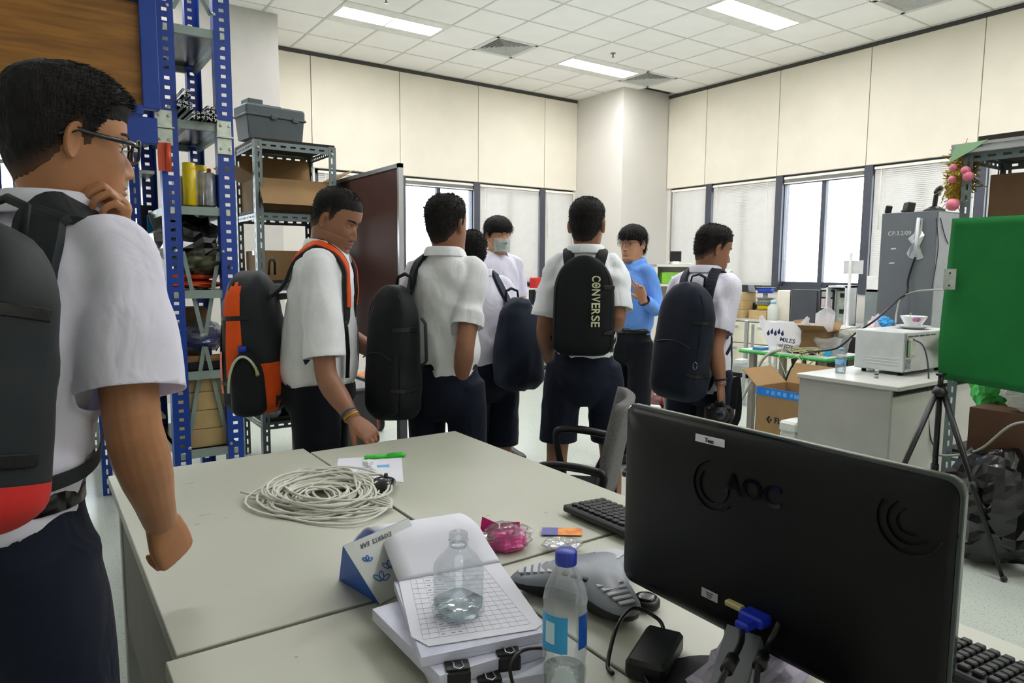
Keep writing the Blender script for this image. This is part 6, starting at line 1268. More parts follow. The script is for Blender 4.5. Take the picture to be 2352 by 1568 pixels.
t = T('bowl', 'white porcelain bowl with a pink flower standing on the plate', 'bowl', (4.62, 2.19, Z1o+.009)); O('bowl_body', MB().lathe([(.038, 0), (.042, .006), (.062, .04), (.077, .068), (.079, .072), (.075, .072), (.060, .042), (.03, .012)], 40), m_porc, t)
fa = atan2(-2.14, -4.5)+.25
O('flower_print', MB().grid(lambda u, v: np.array([(.063+.014*v)*cos(fa+.35*(u-.5)*2*sin(pi*(.15+.7*v)))*1.012, (.063+.014*v)*sin(fa+.35*(u-.5)*2*sin(pi*(.15+.7*v)))*1.012, .038+.026*v]), 10, 6), mat('pink_flower', '#cf7fb4', .3, col2='#a94f93', vscale=90), t); O('spoon_handle', MB().box((.02, .03, .075), (.014, .003, .03), Ry(.2), b=.001), m_steel, t)
c = atz(1930, 856, .75); t = T('water_bottle', 'small full water bottle standing on the grey desk corner', 'bottle', c, group='plastic water bottles'); O('bottle_body', MB().lathe([(.028, 0), (.031, .006), (.031, .09), (.029, .1), (.020, .122), (.013, .135), (.013, .148)], 30, cap=False), m_pet, t); O('water', MB().lathe([(.028, .003), (.0295, .09), (.026, .1)], 28), m_water, t); O('label', MB().lathe([(.0318, .055), (.0318, .088)], 30, cap=False), mat('label_blue2', '#2c7fd0', .35, col2='#9fd0ee', vscale=25), t); O('cap', MB().lathe([(.0145, .137), (.0145, .153), (.013, .155)], 24), mat('cap_pale_blue', '#7fb4dc', .4), t)
c = atz(2013, 868, .75); t = T('metal_canister', 'small chrome cylinder standing before the oven', 'canister', c); O('cylinder', MB().lathe([(.011, 0), (.011, .045), (.009, .05)], 20), m_steel, t); O('collar', MB().lathe([(.012, .02), (.0125, .024), (.012, .028)], 20), m_black, t)
# tall dark grey cabinet
t = T('steel_cabinet', 'tall dark grey steel cabinet with taped crumpled foil', 'cabinet', (5.42, 2.55, 0)); O('carcass', MB().bx((5.205, 2.355, 0), (5.66, 2.74, 1.80), bev=.004), m_cabg, t, True); O('side_sheet', MB().bx((5.215, 2.350, .05), (5.65, 2.356, 1.79)), mat('cabinet_pale', '#a3a7ad', .4, metal=.3), t, True); O('plinth', MB().bx((5.2, 2.36, 0), (5.205, 2.735, .08)), m_black, t, True)
fx = 5.2045
lettering('CP.3.2/09', .042, atx(2066, 536, fx-.0005), (0, -1, 0), (0, 0, 1), mat('white_marker', '#c4c8c8', .8), t, bold=False)
for px, py in ((2052, 571), (2048, 604)): p = atx(px, py, fx); O('paint_smudge', MB().sheet([p+[-.0005, .02, -.006], p+[-.0005, -.02, -.003], p+[-.0005, -.018, .006], p+[-.0005, .016, .004]], .0006), mat('white_marker'), t, True)
fo = T('foil_wrap', 'crumpled silver foil and tape stuck on the grey cabinet', 'foil', atx(2103, 560, fx-.01)); P = [atx(x, y, fx-.004) for x, y in ((2106, 500), (2120, 502), (2118, 530), (2124, 540), (2112, 565), (2122, 592), (2108, 597), (2088, 592), (2082, 582), (2098, 565), (2085, 548), (2100, 535))]
cN = np.mean(P, 0); V = [cN+[-.02, 0, 0]]+P+[(q+cN)/2+[-.02*RN.uniform(.2, 1.4), 0, 0] for q in P]; n_ = len(P); O('foil', MB().add(V, [[1+i, 1+(i+1) % n_, n_+1+(i+1) % n_, n_+1+i] for i in range(n_)]+[[n_+1+i, n_+1+(i+1) % n_, 0] for i in range(n_)]), mat('foil', '#cdd1d6', .3, metal=.6), fo, True); O('tube', MB().tube([atx(2110, 500, fx-.02), atx(2106, 545, fx-.025), atx(2102, 585, fx-.02)], .012, 8), mat('white_tube', '#d9dcdf', .3), fo, True)
t = T('black_cable', 'black cable running from the cabinet over the oven to the green table', 'cable', atx(2100, 600, fx)); O('cord', MB().tube(crom([atx(2102, 590, fx-.02), atx(2086, 640, fx-.02), atx(2083, 672, fx-.05), atd(2060, 690, 4.9), atd(2010, 735, 4.8), atd(1965, 765, 4.9), atd(1920, 800, 4.95), (4.70, 3.0, .76), (4.66, 3.08, .62), (4.66, 3.12, .45)], 8), .007, 7), m_black, t, True)
t = T('grey_cable', 'grey cable arching across the dark cabinet front', 'cable', atd(2150, 665, 4.7)); O('cord', MB().tube(crom([atd(2200, 668, 3.9), atd(2150, 665, 4.3), atd(2100, 670, 4.8), atd(2070, 685, 5.0), atd(2060, 715, 4.9), (4.62, 2.3, 1.04)], 8), .006, 7), mat('grey_cord2', '#8d8f88', .5), t, True)
for i, (px, py, r) in enumerate(((2040, 480, .045), (2087, 470, .055))):
    p = atx(px, 490, 5.3); t = T('power_adapter', ['small black wall adapter at the cabinet top edge', 'bigger black wall adapter on the cabinet top'][i], 'adapter', (p[0], p[1], 1.80), radians(30+20*i), 'wall adapters on the cabinet'); O('block', MB().box((0, 0, r*.72), (r*1.5, r, r*1.3), Rx(.15), b=.006), m_black, t); O('cord', MB().tube(crom([(r*.7, 0, .03), (r*1.4, .02, .02), (r*2.2, -.02, .01), (r*3, .02, .008)], 6), .003, 6), m_black, t)
p = atx(2145, 490, 5.32); t = T('joystick', 'black flight joystick standing on the cabinet', 'joystick', (p[0], p[1], 1.80)); O('base', MB().lathe([(.07, 0), (.07, .012), (.04, .03), (.02, .04)], 20), m_black, t); O('stick', MB().tube(crom([(0, 0, .03), (.0, -.005, .09), (0, -.01, .13), (0, -.025, .155), (0, -.045, .16)], 6), [.016]*12+[.022]*12+[.018], 12), m_black, t); O('trigger', MB().box((0, -.03, .125), (.012, .02, .03), b=.004), m_buckle, t)
for k, pts in enumerate(([(2150, 500), (2155, 560), (2148, 620), (2140, 660)], [(2160, 500), (2170, 540), (2178, 560)])): tag(O('loose_wire', MB().tube(crom([aty(x, y, 2.345) for x, y in pts], 8), .003, 6), m_black), ['long black wire hanging down the cabinet side', 'short black wire curling beside the cabinet'][k], 'wire')
# green-edged table
m_ge = mat('green_edge', '#2f9a3e', .45); t = T('green_table', 'white table with a bright green edge', 'table', (5.2, 3.15, 0)); O('table_top', MB().bx((4.685, 2.80, .722), (5.17, 3.54, .75)), mat('white_laminate', '#d4dad2', .35), t, True); O('edge_band', MB().bx((4.67, 2.785, .72), (5.18, 3.555, .748), bev=.01), m_ge, t, True)
m_lg = mat('stainless_leg', '#8f8a85', .35, metal=.6)
for x, y in ((4.73, 3.45), (4.73, 2.86), (5.13, 3.45), (5.13, 2.86)): O('leg', MB().bx((x-.022, y-.022, 0), (x+.022, y+.022, .72)), m_lg, t, True)
m_poly = clear_mat('white_carrier_film', '#eeeef2', .35, .62, .2); m_polyw = clear_mat('thin_bag_film', '#eef0f0', .4, .4, .15)
def bag_open(label, c, w, h, seed, m_, rz=0, handles=True):
    t = T('carrier_bag', label, 'plastic bag', c, rz, 'plastic carrier bags'); mb = MB(); n, m = 36, 16; V = []
    for i in range(m+1):
        v = i/m; z = h*v*(1 if v < .8 else 1); k = (.62+.38*v)*(1-.0*v)
        for j in range(n):
            a = 2*pi*j/n; cr = 1+.22*mnoise.noise((cos(a)*1.6+seed, sin(a)*1.6, v*2.4))+.10*mnoise.noise((cos(a)*4+seed, sin(a)*4, v*6)); sq = (abs(cos(a))**2.6+abs(sin(a))**2.6)**(-1/2.6)
            hz = z+(.16*h*(abs(cos(a))**6)*(1 if cos(a) > 0 else .8) if v > .95 else 0)*1.0+.03*h*mnoise.noise((cos(a)*3, sin(a)*3+seed, v)); V.append((w/2*k*cr*cos(a)*sq, w/2*.62*k*cr*sin(a)*sq, max(.001, hz)))
    F = [[i*n+j, i*n+(j+1) % n, (i+1)*n+(j+1) % n, (i+1)*n+j] for i in range(m) for j in range(n)]+[list(range(n))[::-1]]; mb.add(V, F, smooth=True); O('film', mb, m_, t)
    if handles:
        for s in (-1, 1): O('handle', ribbon(crom([(s*w*.42, -.02, h*1.0), (s*w*.50, -.01, h*1.16), (s*w*.46, .02, h*1.02)], 8), np.array([[0, -1, 0.]]*17), .03, .001), m_, t)
    return t
bg = bag_open('large white carrier bag printed in dark blue on the green table', (4.82, 3.25, .75), .34, .23, 3, m_poly, radians(-60)); m_bl = mat('navy_print', '#27325e', .7)
bc = np.array([4.82, 3.25, .75]); vd = nrm(np.array([-bc[0], -bc[1], 0])); rt_ = np.array([vd[1]*-1, vd[0], 0]); rt_ = rt_ if rt_@_rt > 0 else -rt_
lettering('MILES', .045, bc+vd*.16+rt_*.03+[0, 0, .10], rt_+[0, 0, -.15], (0, 0, 1), m_bl, bg); lettering('of JOY', .038, bc+vd*.155+rt_*.02+[0, 0, .055], rt_+[0, 0, -.15], (0, 0, 1), m_bl, bg)
for k in range(5): o_ = bc+vd*.158-rt_*.06+rt_*.025*(k-2)+[0, 0, .13+.012*(k % 2)]; O('printed_leaf', MB().sheet([o_, o_+rt_*.014+[0, 0, .012], o_+rt_*.006+[0, 0, .05], o_-rt_*.01+[0, 0, .02]], .0008), m_bl, bg, True)
bag_open('white bag with an orange print behind the open carton', (5.05, 3.05, .75), .22, .30, 8, m_poly, .4); bag_open('translucent frosted bag in front of the open carton', (4.90, 2.93, .75), .26, .13, 12, m_polyw, .9, False); bag_open('thin clear bag lying by the carton flaps', (5.08, 2.92, .75), .18, .15, 17, m_polyw, .2, False)
tag(O('blue_sticker_box', MB().bx((4.80, 2.86, .752), (4.84, 2.90, .80)), mat('sky_blue', '#2d9fd0', .5)), 'small light blue box inside the frosted bag', 'box')
carton('open carton with spread flaps between the plastic bags', (4.99, 3.05, .7515), (.24, .20, .17), radians(12), m_kraft, flaps=(55, 60, 40, 75))
c = (4.86, 3.18, .752); t = T('circuit_tray', 'black tray with tangled pale wires on the green table', 'tray', c); O('tray', MB().box((.0, -.1, .02), (.16, .22, .03), Ry(-.25), b=.004), m_black, t); rs = np.random.RandomState(3)
for k in range(9): O('wire', MB().tube(crom([(rs.uniform(-.16, -.02), rs.uniform(-.32, .1), rs.uniform(.0, .06)) for _ in range(4)]+[(-.20, rs.uniform(-.3, 0), -.03-.15*(k % 3 == 0))], 6), .003, 5), mat('pale_wire', '#bdbd8e', .5), t)
tag(O('blue_carton', MB().bx((4.70, 3.36, .751), (4.80, 3.44, .772), bev=.002), mat('blue_carton', '#2f78a8', .5)), 'flat blue carton under the printed carrier bag', 'box')
t = T('power_strip_cable', 'thick grey cable hanging from the green table to the floor', 'cable', (4.7, 3.3, .7)); O('cord', MB().tube(crom([(4.80, 3.12, .765), (4.70, 3.2, .77), (4.655, 3.30, .70), (4.66, 3.42, .48), (4.68, 3.58, .25), (4.62, 3.85, .12), (4.5, 4.05, .10)], 8), .011, 8), mat('grey_cord3', '#a5a49a', .5), t, True)
tag(O('blue_bag', crumple((5.10, 2.62, 1.0), (.12, .10, .10), 91, .35), mat('blue_film', '#3fa0e2', .3)), 'light blue plastic bag heap behind the oven', 'plastic bag'); tag(O('pink_cloth', crumple((5.06, 2.66, .90), (.18, .1, .30), 95, .3), mat('pale_pink_cloth', '#d8c9d2', .8)), 'pale pink cloth bundle behind the oven', 'cloth')
tag(O('storage_crate', MB().bx((4.98, 2.56, .0), (5.17, 2.76, .80), bev=.006), m_white_pl), 'narrow white crate standing between desk and cabinet', 'crate')
# carton with blue tape, styrofoam box, printer-like frame on the floor
p0 = atz(1745, 985, 0.0); a_ = atd(1748, 975, 4.95); t = carton('large brown carton with blue tape and partly readable black lettering', (4.28, 2.75, 0), (.34, .42, .58), 0, m_kraft, flaps=(35, -165, 50, -160))
bt = mat('blue_tape', '#1f6fc4', .35, col2='#2a82d8', vscale=30); O('blue_tape', MB().bx((-.1715, -.2115, .525), (-.1702, .2115, .582)).bx((-.17, .2102, .525), (.17, .2115, .582)), bt, t)
[O('tape_print', MB().bx((-.1722, -.16+.045*k, .542-.004*(k % 2)), (-.1714, -.16+.045*k+RN.uniform(.015, .034), .566)), mat('tape_print', '#5fa8e6', .5), t) for k in range(7)]
lettering('FLA', .058, np.array([4.28-.1708, 2.765, .365]), (0, -1, 0), (0, 0, 1), mat('black_print', '#201c18', .8), t); dm = np.array([4.28-.1708, 2.85, .365])
O('diamond_logo', MB().sheet([dm+[0, .024, 0], dm+[0, 0, -.028], dm+[0, -.008, -.018], dm+[0, .006, 0], dm+[0, -.008, .018], dm+[0, 0, .028]], .0008).sheet([dm+[0, -.005, 0], dm+[0, -.013, -.011], dm+[0, -.022, 0], dm+[0, -.013, .011]], .0008), mat('black_print'), t, True)
t = T('foam_box', 'white foam box on the floor in front of the grey desk', 'box', (3.98, 2.565, 0)); O('tub', MB().box((0, 0, .18), (.17, .12, .36), b=.012), mat('styrofoam', '#d3d6d0', .7, bump=.3, bscale=120), t); O('lid', MB().box((0, 0, .395), (.18, .128, .07), b=.014), mat('styrofoam'), t)
t = T('motion_frame', 'flat aluminium machine frame with rails on low blocks', 'machine', (4.55, 4.0, 0)); m_al2 = mat('machined_alu', '#b9b7ad', .35, metal=.5); A = np.array([4.1, 3.93, .13]); 
for dy in (0, .10, .34): O('rail', MB().bx((3.95, 3.72+dy, .11), (4.95, 3.76+dy, .15)), m_alu, t, True)
O('plate', MB().bx((4.0, 3.80, .145), (4.9, 4.02, .16)), m_al2, t, True)
for x in (4.02, 4.4, 4.85): O('knob', MB().cyl((x, 3.86, .16), (x, 3.86, .20), .022), m_steel, t, True)
O('support', MB().bx((3.97, 3.72, 0), (4.05, 4.1, .11)).bx((4.85, 3.72, 0), (4.93, 4.1, .11)), m_al2, t, True)
t = T('remote_keypad', 'white handheld keypad propped on the machine frame', 'keypad', (4.12, 3.92, .162), radians(-60)); O('body', MB().box((0, 0, .06), (.09, .035, .13), Rx(-.5), b=.008), m_white_pl, t)
for i in range(4):
    for j in range(3): O('key', MB().box(Rx(-.5)@np.array([-.024+.024*j, -.02, -.03+.024*i])+[0, 0, .06], (.016, .006, .014), Rx(-.5), b=.002), mat('key_pale', '#c9cbd0', .5), t)
t = T('red_case', 'dark red case with papers lying on the floor', 'case', (5.0, 4.62, 0)); O('case', MB().bx((4.55, 4.40, 0), (5.2, 4.85, .15), bev=.01), mat('dark_red_case', '#8c1f28', .5), t, True); O('paper', MB().sheet([(4.6, 4.45, .20), (4.95, 4.42, .155), (5.05, 4.62, .158), (4.7, 4.68, .21)], .003), m_paper, t, True); O('disc', MB().lathe([(.13, 0), (.14, .006), (.13, .012)], 28, c=(4.52, 4.30, .155)), m_paper, t, True)
# clear acrylic stools / racks with aluminium rods
m_acr = clear_mat('clear_acrylic', '#f2f7f7', .6, .12)
for i, (x, y, s, h) in enumerate(((5.25, 4.45, .26, .38), (6.15, 4.55, .32, .40))):
    t = T('acrylic_stand', ['clear acrylic stand with four tall aluminium rods near the red case', 'clear acrylic stand with rods behind the green table'][i], 'stand', (x, y, 0), radians(8), 'acrylic stands')
    for z in (.02, h): O('plate', MB().box((0, 0, z), (s*1.5, s*1.2, .012), b=.002), m_acr, t)
    for sx in (-1, 1):
        for sy in (-1, 1): O('rod', MB().box((sx*s*.6, sy*s*.45, .42), (.025, .025, .84), b=.003), m_alu, t); O('acrylic_leg', MB().box((sx*s*.72, sy*s*.55, h/2), (.012, .012, h)), m_acr, t)
    O('white_block', MB().box((-.05, .05, h+.03), (.14, .08, .045), b=.005), m_white_pl, t)
# filing cabinets along the window wall
FX = 7.45
yb = [atx(px, 800, FX)[1] for px in (1600, 1655, 1714, 1782, 1850, 1925)]
for i in range(5):
    y1, y0 = yb[i], yb[i+1]; t = T('filing_cabinet', ['cream filing cabinet behind the camera student', 'cream filing cabinet below the stacked small boxes', 'cream filing cabinet below the filament spools', 'cream filing cabinet behind the carrier bag', 'cream filing cabinet below the computer towers'][i], 'cabinet', (FX+.3, (y0+y1)/2, 0), group='cream filing cabinets')
    O('carcass', MB().bx((FX+.02, y0+.005, .06), (8.1, y1-.005, .735)), m_cgrey, t, True); O('top', MB().bx((FX, y0+.002, .735), (8.15, y1-.002, .757), bev=.002), m_lam, t, True)
    for za, zb in ((.46, .72), (.18, .445)):
        d_ = O('drawer', MB().bx((FX, y0+.03, za), (FX+.03, y1-.03, zb), bev=.003), m_cream, t, True); ym = (y0+y1)/2; O('handle', MB().bx((FX-.012, ym-.06, zb-.07), (FX+.002, ym+.06, zb-.045), bev=.003), m_cgrey, d_, True); O('label_holder', MB().bx((FX-.004, ym-.03, zb-.11), (FX+.001, ym+.03, zb-.085)), m_white_pl, d_, True)
    O('kick', MB().bx((FX+.05, y0+.01, 0), (8.1, y1-.01, .06)), m_black, t, True)
def onwall(px, py, X=7.8): return atx(px, py, X)
CZ = .757
def onc(px, X, dz=0): p = atx(px, 700, X); return np.array([p[0], p[1], CZ+dz])
for i in range(3): c = onc(1700+2*(i % 2)*0+3*(2-i)*.5, 7.7, .0005+.112*i); t = T('parts_box', ['bottom small kraft box in the stack on the filing cabinet', 'middle small kraft box in the stack on the filing cabinet', 'top small kraft box in the stack on the filing cabinet'][i], 'box', c, radians(-6), 'small kraft boxes'); O('box', MB().box((0, 0, .055), (.24, .30, .11), b=.003), m_kraftl, t); O('handle_hole', MB().box((-.121, .02, .06), (.004, .10, .04), b=.001), m_black if i else m_paper, t)
c = onc(1705, 7.72, .338); tag(O('black_device', MB().box((c[0], c[1], c[2]+.045), (.15, .30, .09), taper=.8), m_black), 'black device on the kraft box stack', 'device')
c = onc(1735, 7.8); tag(O('black_speaker', MB().box((c[0], c[1], c[2]+.10), (.12, .09, .20), b=.01), m_black), 'small black speaker beside the kraft boxes', 'speaker')
c = onc(1684, 7.55); t = T('glass_jar', 'clear jar in front of the kraft boxes', 'jar', c); O('jar', MB().lathe([(.045, 0), (.05, .01), (.05, .12), (.045, .13)], 24, cap=False), m_pet, t); O('rim', MB().lathe([(.047, .125), (.05, .13), (.047, .135)], 24), m_pet, t)
c = onc(1663, 7.6); t = T('white_dish', 'small white dish on the filing cabinet', 'dish', c); O('dish', MB().lathe([(.03, 0), (.05, .03), (.055, .05), (.048, .05), (.03, .01)], 24), m_porc, t); O('foot_ring', MB().lathe([(.03, -.0), (.032, .004)], 24), m_porc, t)
c = onc(1757, 7.75, .0); tag(O('kraft_tray', MB().box((c[0], c[1], c[2]+.055), (.3, .26, .11), b=.003), m_kraftl), 'kraft box under the filament spools', 'box')
for i, (col, z) in enumerate((('#e6c912', .115), ('#8d9392', .195), ('#2b50c8', .33))):
    t = T('filament_spool', ['yellow filament spool lowest of the three', 'grey filament spool in the middle', 'blue filament spool on top'][i], 'spool', c+[0, 0, z-.002], 0, 'filament spools'); O('filament', MB().cyl((0, 0, .008), (0, 0, .068), .095, n=28), mat('filament%d' % i, col, .4), t); O('flange', MB().cyl((0, 0, 0), (0, 0, .006), .12, n=28), clear_mat('spool_flange', '#c8cccc', .4, .5), t); O('flange', MB().cyl((0, 0, .07), (0, 0, .076), .12, n=28), clear_mat('spool_flange'), t)
    if i == 1: O('core', MB().cyl((0, 0, .07), (0, 0, .135), .03), m_white_pl, t)
c = onc(1776, 7.62); t = T('white_jug', 'milky white bottle with pale blue cap in front of the spools', 'bottle', c, group='plastic water bottles'); O('body', MB().lathe([(.06, 0), (.065, .01), (.065, .16), (.035, .20), (.03, .21)], 24), clear_mat('milk_jug', '#eef2ee', .3, .8), t); O('cap', MB().lathe([(.034, .205), (.034, .245), (.03, .25)], 20), mat('pale_blue_cap', '#a9cfe0', .4), t)
def panelbox(nm, label, cat, px0, px1, py0, X, th, m_, extra=None):
    a = atx(px0, py0, X); b = atx(px1, py0, X); t = T(nm, label, cat, (X+th/2, (a[1]+b[1])/2, CZ)); O('body', MB().bx((X, b[1], CZ), (X+th, a[1], (a[2]+b[2])/2), bev=.004), m_, t, True); return t, a, b
panelbox('white_carton', 'plain pale carton beside the black panel on the cabinets', 'box', 1786, 1816, 667, 7.72, .22, mat('pale_carton', '#ddd6c8', .6)); t, a, b = panelbox('flat_screen', 'dark flat screen back leaning behind the carrier bag', 'monitor', 1818, 1878, 665, 7.66, .06, mat('screen_dark', '#41454c', .5)); O('bezel', MB().bx((7.655, b[1]-.01, CZ), (7.66, b[1], a[2])).bx((7.655, a[1], CZ), (7.66, a[1]+.01, a[2])), m_black, t, True)
t, a, b = panelbox('computer_tower', 'computer tower with a black front panel', 'computer', 1885, 1920, 663, 7.5, .45, mat('pc_white', '#c9cdd0', .4)); O('front_panel', MB().bx((7.485, b[1]+.005, CZ+.01), (7.5, a[1]-.005, a[2]-.01), bev=.003), m_black, t, True)
zt_ = a[2]; ym = (a[1]+b[1])/2; hw = (a[1]-b[1])/2; O('drive_bay', MB().bx((7.48, ym-hw*.7, zt_-.09), (7.486, ym+hw*.7, zt_-.03)), m_cgrey, t, True); O('sticker', MB().bx((7.479, ym-hw*.75, zt_-.22), (7.486, ym+hw*.7, zt_-.11)), mat('pc_sticker', '#b9c7c9', .5, col2='#c98f99', vscale=25), t, True); O('vent', MB().bx((7.479, ym-hw*.7, CZ+.03), (7.486, ym+hw*.7, CZ+.16)), m_darker, t, True)
t, a, b = panelbox('open_computer_case', 'white computer case with its side removed', 'computer', 1921, 1968, 655, 7.62, .02, mat('pc_white')); zt_ = a[2]
O('frame', MB().bx((7.42, b[1], zt_-.02), (7.64, a[1], zt_)).bx((7.42, b[1], CZ), (7.64, b[1]+.02, zt_)).bx((7.42, a[1]-.02, CZ), (7.64, a[1], zt_)).bx((7.42, b[1], CZ), (7.64, a[1], CZ+.02)), mat('pc_white'), t, True); O('inner_bay', MB().bx((7.52, a[1]-.16, CZ+.02), (7.62, a[1]-.04, zt_-.06)), m_galv, t, True)
for k in range(4): O('component', MB().bx((7.50, b[1]+.04+.03*(k % 2), CZ+.05+.09*k), (7.6, b[1]+.12, CZ+.10+.09*k)), m_black if k % 2 else m_galv, t, True)
panelbox('server_case', 'dark open computer chassis beside the grey cabinet', 'computer', 1988, 2030, 664, 7.3, .3, mat('chassis_grey', '#7d8688', .4, metal=.4)); a = atx(1990, 655, 7.3); b = atx(2026, 655, 7.3); tag(O('white_carton_small', MB().bx((7.3, b[1], a[2]-.07), (7.5, a[1], a[2]+.10), bev=.003), m_white_pl), 'white box on the dark chassis', 'box')
FXb = T('filing_cabinet', 'cream filing cabinet behind the grey steel cabinet', 'cabinet', (7.7, 3.7, 0), group='cream filing cabinets'); O('carcass', MB().bx((7.2, 3.0, 0), (8.1, yb[5]-.01, .735)), m_cream, FXb, True); O('top', MB().bx((7.18, 3.0, .735), (8.15, yb[5]-.01, CZ)), m_lam, FXb, True)
# sign card on a pole (clamped to the cabinet row)
a = atx(1955, 580, 7.35); t = T('sign_pole', 'white pole carrying a blank grey card by the bright window', 'sign', (a[0], a[1], CZ)); O('pole', MB().bx((-.012, -.012, 0), (.012, .012, a[2]-CZ)), m_white_pl, t); c1, c2 = atx(1938, 598, 7.36), atx(1981, 629, 7.36); O('card', MB().bx((7.362, c2[1], c2[2]), (7.37, c1[1], c1[2])), mat('grey_card', '#c3c5c6', .7), t, True); O('foot', MB().bx((-.1, -.1, 0), (.1, .1, .02)), m_white_pl, t)
# pedestal fan
c = atd(1672, 664, 7.4); t = T('pedestal_fan', 'white pedestal fan beside the camera student', 'fan', (c[0], c[1], 0), -CAZ+radians(55)); R_ = Rz(0)
for rr in np.linspace(.03, .20, 7): O('grille_ring', MB().tube([(rr*cos(a), -.06+.04*(rr/.2)**2, c[2]+rr*sin(a)) for a in np.linspace(0, 2*pi, 30)[:-1]], .0022 if rr < .19 else .009, 5, closed=True), m_white_pl, t)
gw = MB(); [gw.tube([(.02*cos(a), -.065, c[2]+.02*sin(a)), (.12*cos(a), -.05, c[2]+.12*sin(a)), (.2*cos(a), -.02, c[2]+.2*sin(a))], .0012, 4) for a in np.linspace(0, 2*pi, 37)[:-1]]; O('grille_wires', gw, m_white_pl, t)
for k in range(3): a0 = k*2*pi/3; O('blade', MB().add([(.03*cos(a0), 0, c[2]+.03*sin(a0)), (.17*cos(a0-.3), -.02, c[2]+.17*sin(a0-.3)), (.18*cos(a0+.3), 0, c[2]+.18*sin(a0+.3)), (.08*cos(a0+.6), .02, c[2]+.08*sin(a0+.6))], [[0, 1, 2, 3]]), clear_mat('fan_blade', '#dfe4ea', .3, .5), t, solid=.002)
O('motor', MB().lathe([(.06, 0), (.065, .05), (.04, .12)], 20, R=Rx(-pi/2), c=(0, .02, c[2])), m_white_pl, t); O('pole', MB().cyl((0, .06, 0), (0, .06, c[2]-.03), .014), m_white_pl, t); O('base', MB().lathe([(.19, 0), (.2, .015), (.06, .04)], 30, c=(0, .06, 0)), m_white_pl, t)
# ---------------- slotted rack with green cloth at the right edge
RX, RY = 3.76, 1.60; zt_ = atx(2198, 352, RX)[2]; t = T('slotted_rack', 'slotted-angle rack with the green cloth at the right edge', 'rack', (3.98, 1.1, 0)); RX1, RY1 = 4.2, .35
for x, sx in ((RX, 1), (RX1, -1)):
    for y, sy in ((RY, -1), (RY1, 1)):
        mb = MB(); holed(mb, (x, y, 0), (sx, 0, 0), (0, 0, 1), .045, zt_, .055, .010, .030, hx=.55); holed(mb, (x, y, 0), (0, sy, 0), (0, 0, 1), .045, zt_, .055, .010, .030, hx=.55); O('post', mb, m_sang, t, True)
zl = atx(2200, 1040, RX)[2]; zm = atx(2205, 500, RX)[2]-.03
for z in (zt_-.005, zm, zl):
    for y in (RY-.004, RY1+.004): mb = MB(); holed(mb, (RX, y, z-.045), (0, 0, 1), (1, 0, 0), .045, RX1-RX, .05, .012, .026); O('rail', mb, m_sang, t, True)
    for x in (RX+.003, RX1-.003): mb = MB(); holed(mb, (x, RY1, z-.045), (0, 0, 1), (0, 1, 0), .045, RY-RY1, .065, .012, .036); O('rail', mb, m_sang, t, True)
    O('shelf_board', MB().bx((RX+.006, RY1+.006, z), (RX1-.006, RY-.006, z+.015)), m_bboard, t, True)
t = T('crossbar', 'aluminium profile tied along the top of the right rack', 'bar', (RX-.03, .9, zt_)); O('profile', MB().bx((RX-.045, .2, zt_-.01), (RX-.005, RY+.04, zt_+.008)).bx((RX-.045, .2, zt_+.022), (RX-.005, RY+.04, zt_+.036)).bx((RX-.035, .2, zt_+.006), (RX-.012, RY+.04, zt_+.024)), m_alu, t, True); O('tie', MB().tube([(RX-.05, 1.22, zt_-.015), (RX-.05, 1.22, zt_+.045), (RX+.0, 1.22, zt_+.045), (RX, 1.22, zt_-.015)], .005, 6, closed=True), m_white_pl, t, True); O('green_tape', MB().sheet([(RX-.048, RY+.02, zt_+.03), (RX-.048, RY-.12, zt_+.04), (RX-.048, RY-.06, zt_+.0), (RX-.048, RY+.045, zt_-.05)], .002), mat('pale_green_tape', '#9cc79a', .5), t, True)
tag(O('top_board', MB().bx((RX+.02, RY1, zt_+.045), (RX1, RY-.05, zt_+.07)).bx((RX+.1, RY1, zt_+.07), (RX1, 1.2, zt_+.11)), m_bboard), 'dark brown board pile on top of the right rack', 'board')
# cloth
cz1, cz0 = atx(2180, 502, RX-.06)[2], atx(2180, 872, RX-.06)[2]; y_l = atx(2172, 700, RX-.06)[1]
t = T('green_cloth', 'green felt backdrop cloth hanging on the right rack', 'cloth', (RX-.06, 1.0, cz0))
def clo(u, v):
    y = y_l-(y_l-.30)*u; z = cz1+(cz0-cz1)*v-.06*u*v; return np.array([RX-.055+.012*sin(u*9+1)*v+.02*np.exp(-u*18)*sin(v*5)-.01*v, y+.02*sin(v*3)*np.exp(-u*8), z])
O('cloth', MB().grid(clo, 50, 24), m_greenf, t, solid=.004, world=True); p = atx(2178, 641, RX-.075); O('metal_tab', MB().bx((p[0]-.004, p[1]-.035, p[2]-.05), (p[0], p[1]+.02, p[2]+.05)), m_galv, t, True)
for dz in (-.03, .03): O('tab_hole', MB().cyl((p[0]-.0055, p[1]-.008, p[2]+dz), (p[0]-.003, p[1]-.008, p[2]+dz), .005, n=10), m_black, t, True)
carton('brown carton on the upper shelf above the green cloth', (3.97, 1.0, zm+.016), (.36, .98, .21), 0, m_kraftd); carton('long dark brown box on the lower shelf under the green cloth', (3.97, 1.0, zl+.016), (.38, 1.0, .22), 0, mat('brown_box', '#5a3d2a', .7))
t = T('white_sack', 'white plastic sack on the long brown box', 'plastic bag', (3.9, 1.15, zl+.24)); O('film', crumple((3.86, 1.22, zl+.30), (.16, .34, .14), 81, .3), clear_mat('sack_film', '#e3e3df', .3, .8, .25), t, True)
tag(O('green_bag', crumple((4.05, 1.50, zl+.32), (.2, .18, .30), 83, .3), m_lime), 'bright green bag stuffed behind the cloth', 'bag'); tag(O('terracotta_roll', MB().cyl((4.05, 1.42, zl+.30), (4.05, 1.0, zl+.30), .07), mat('terracotta', '#7b4a33', .7)), 'brown fabric roll behind the white sack', 'roll')
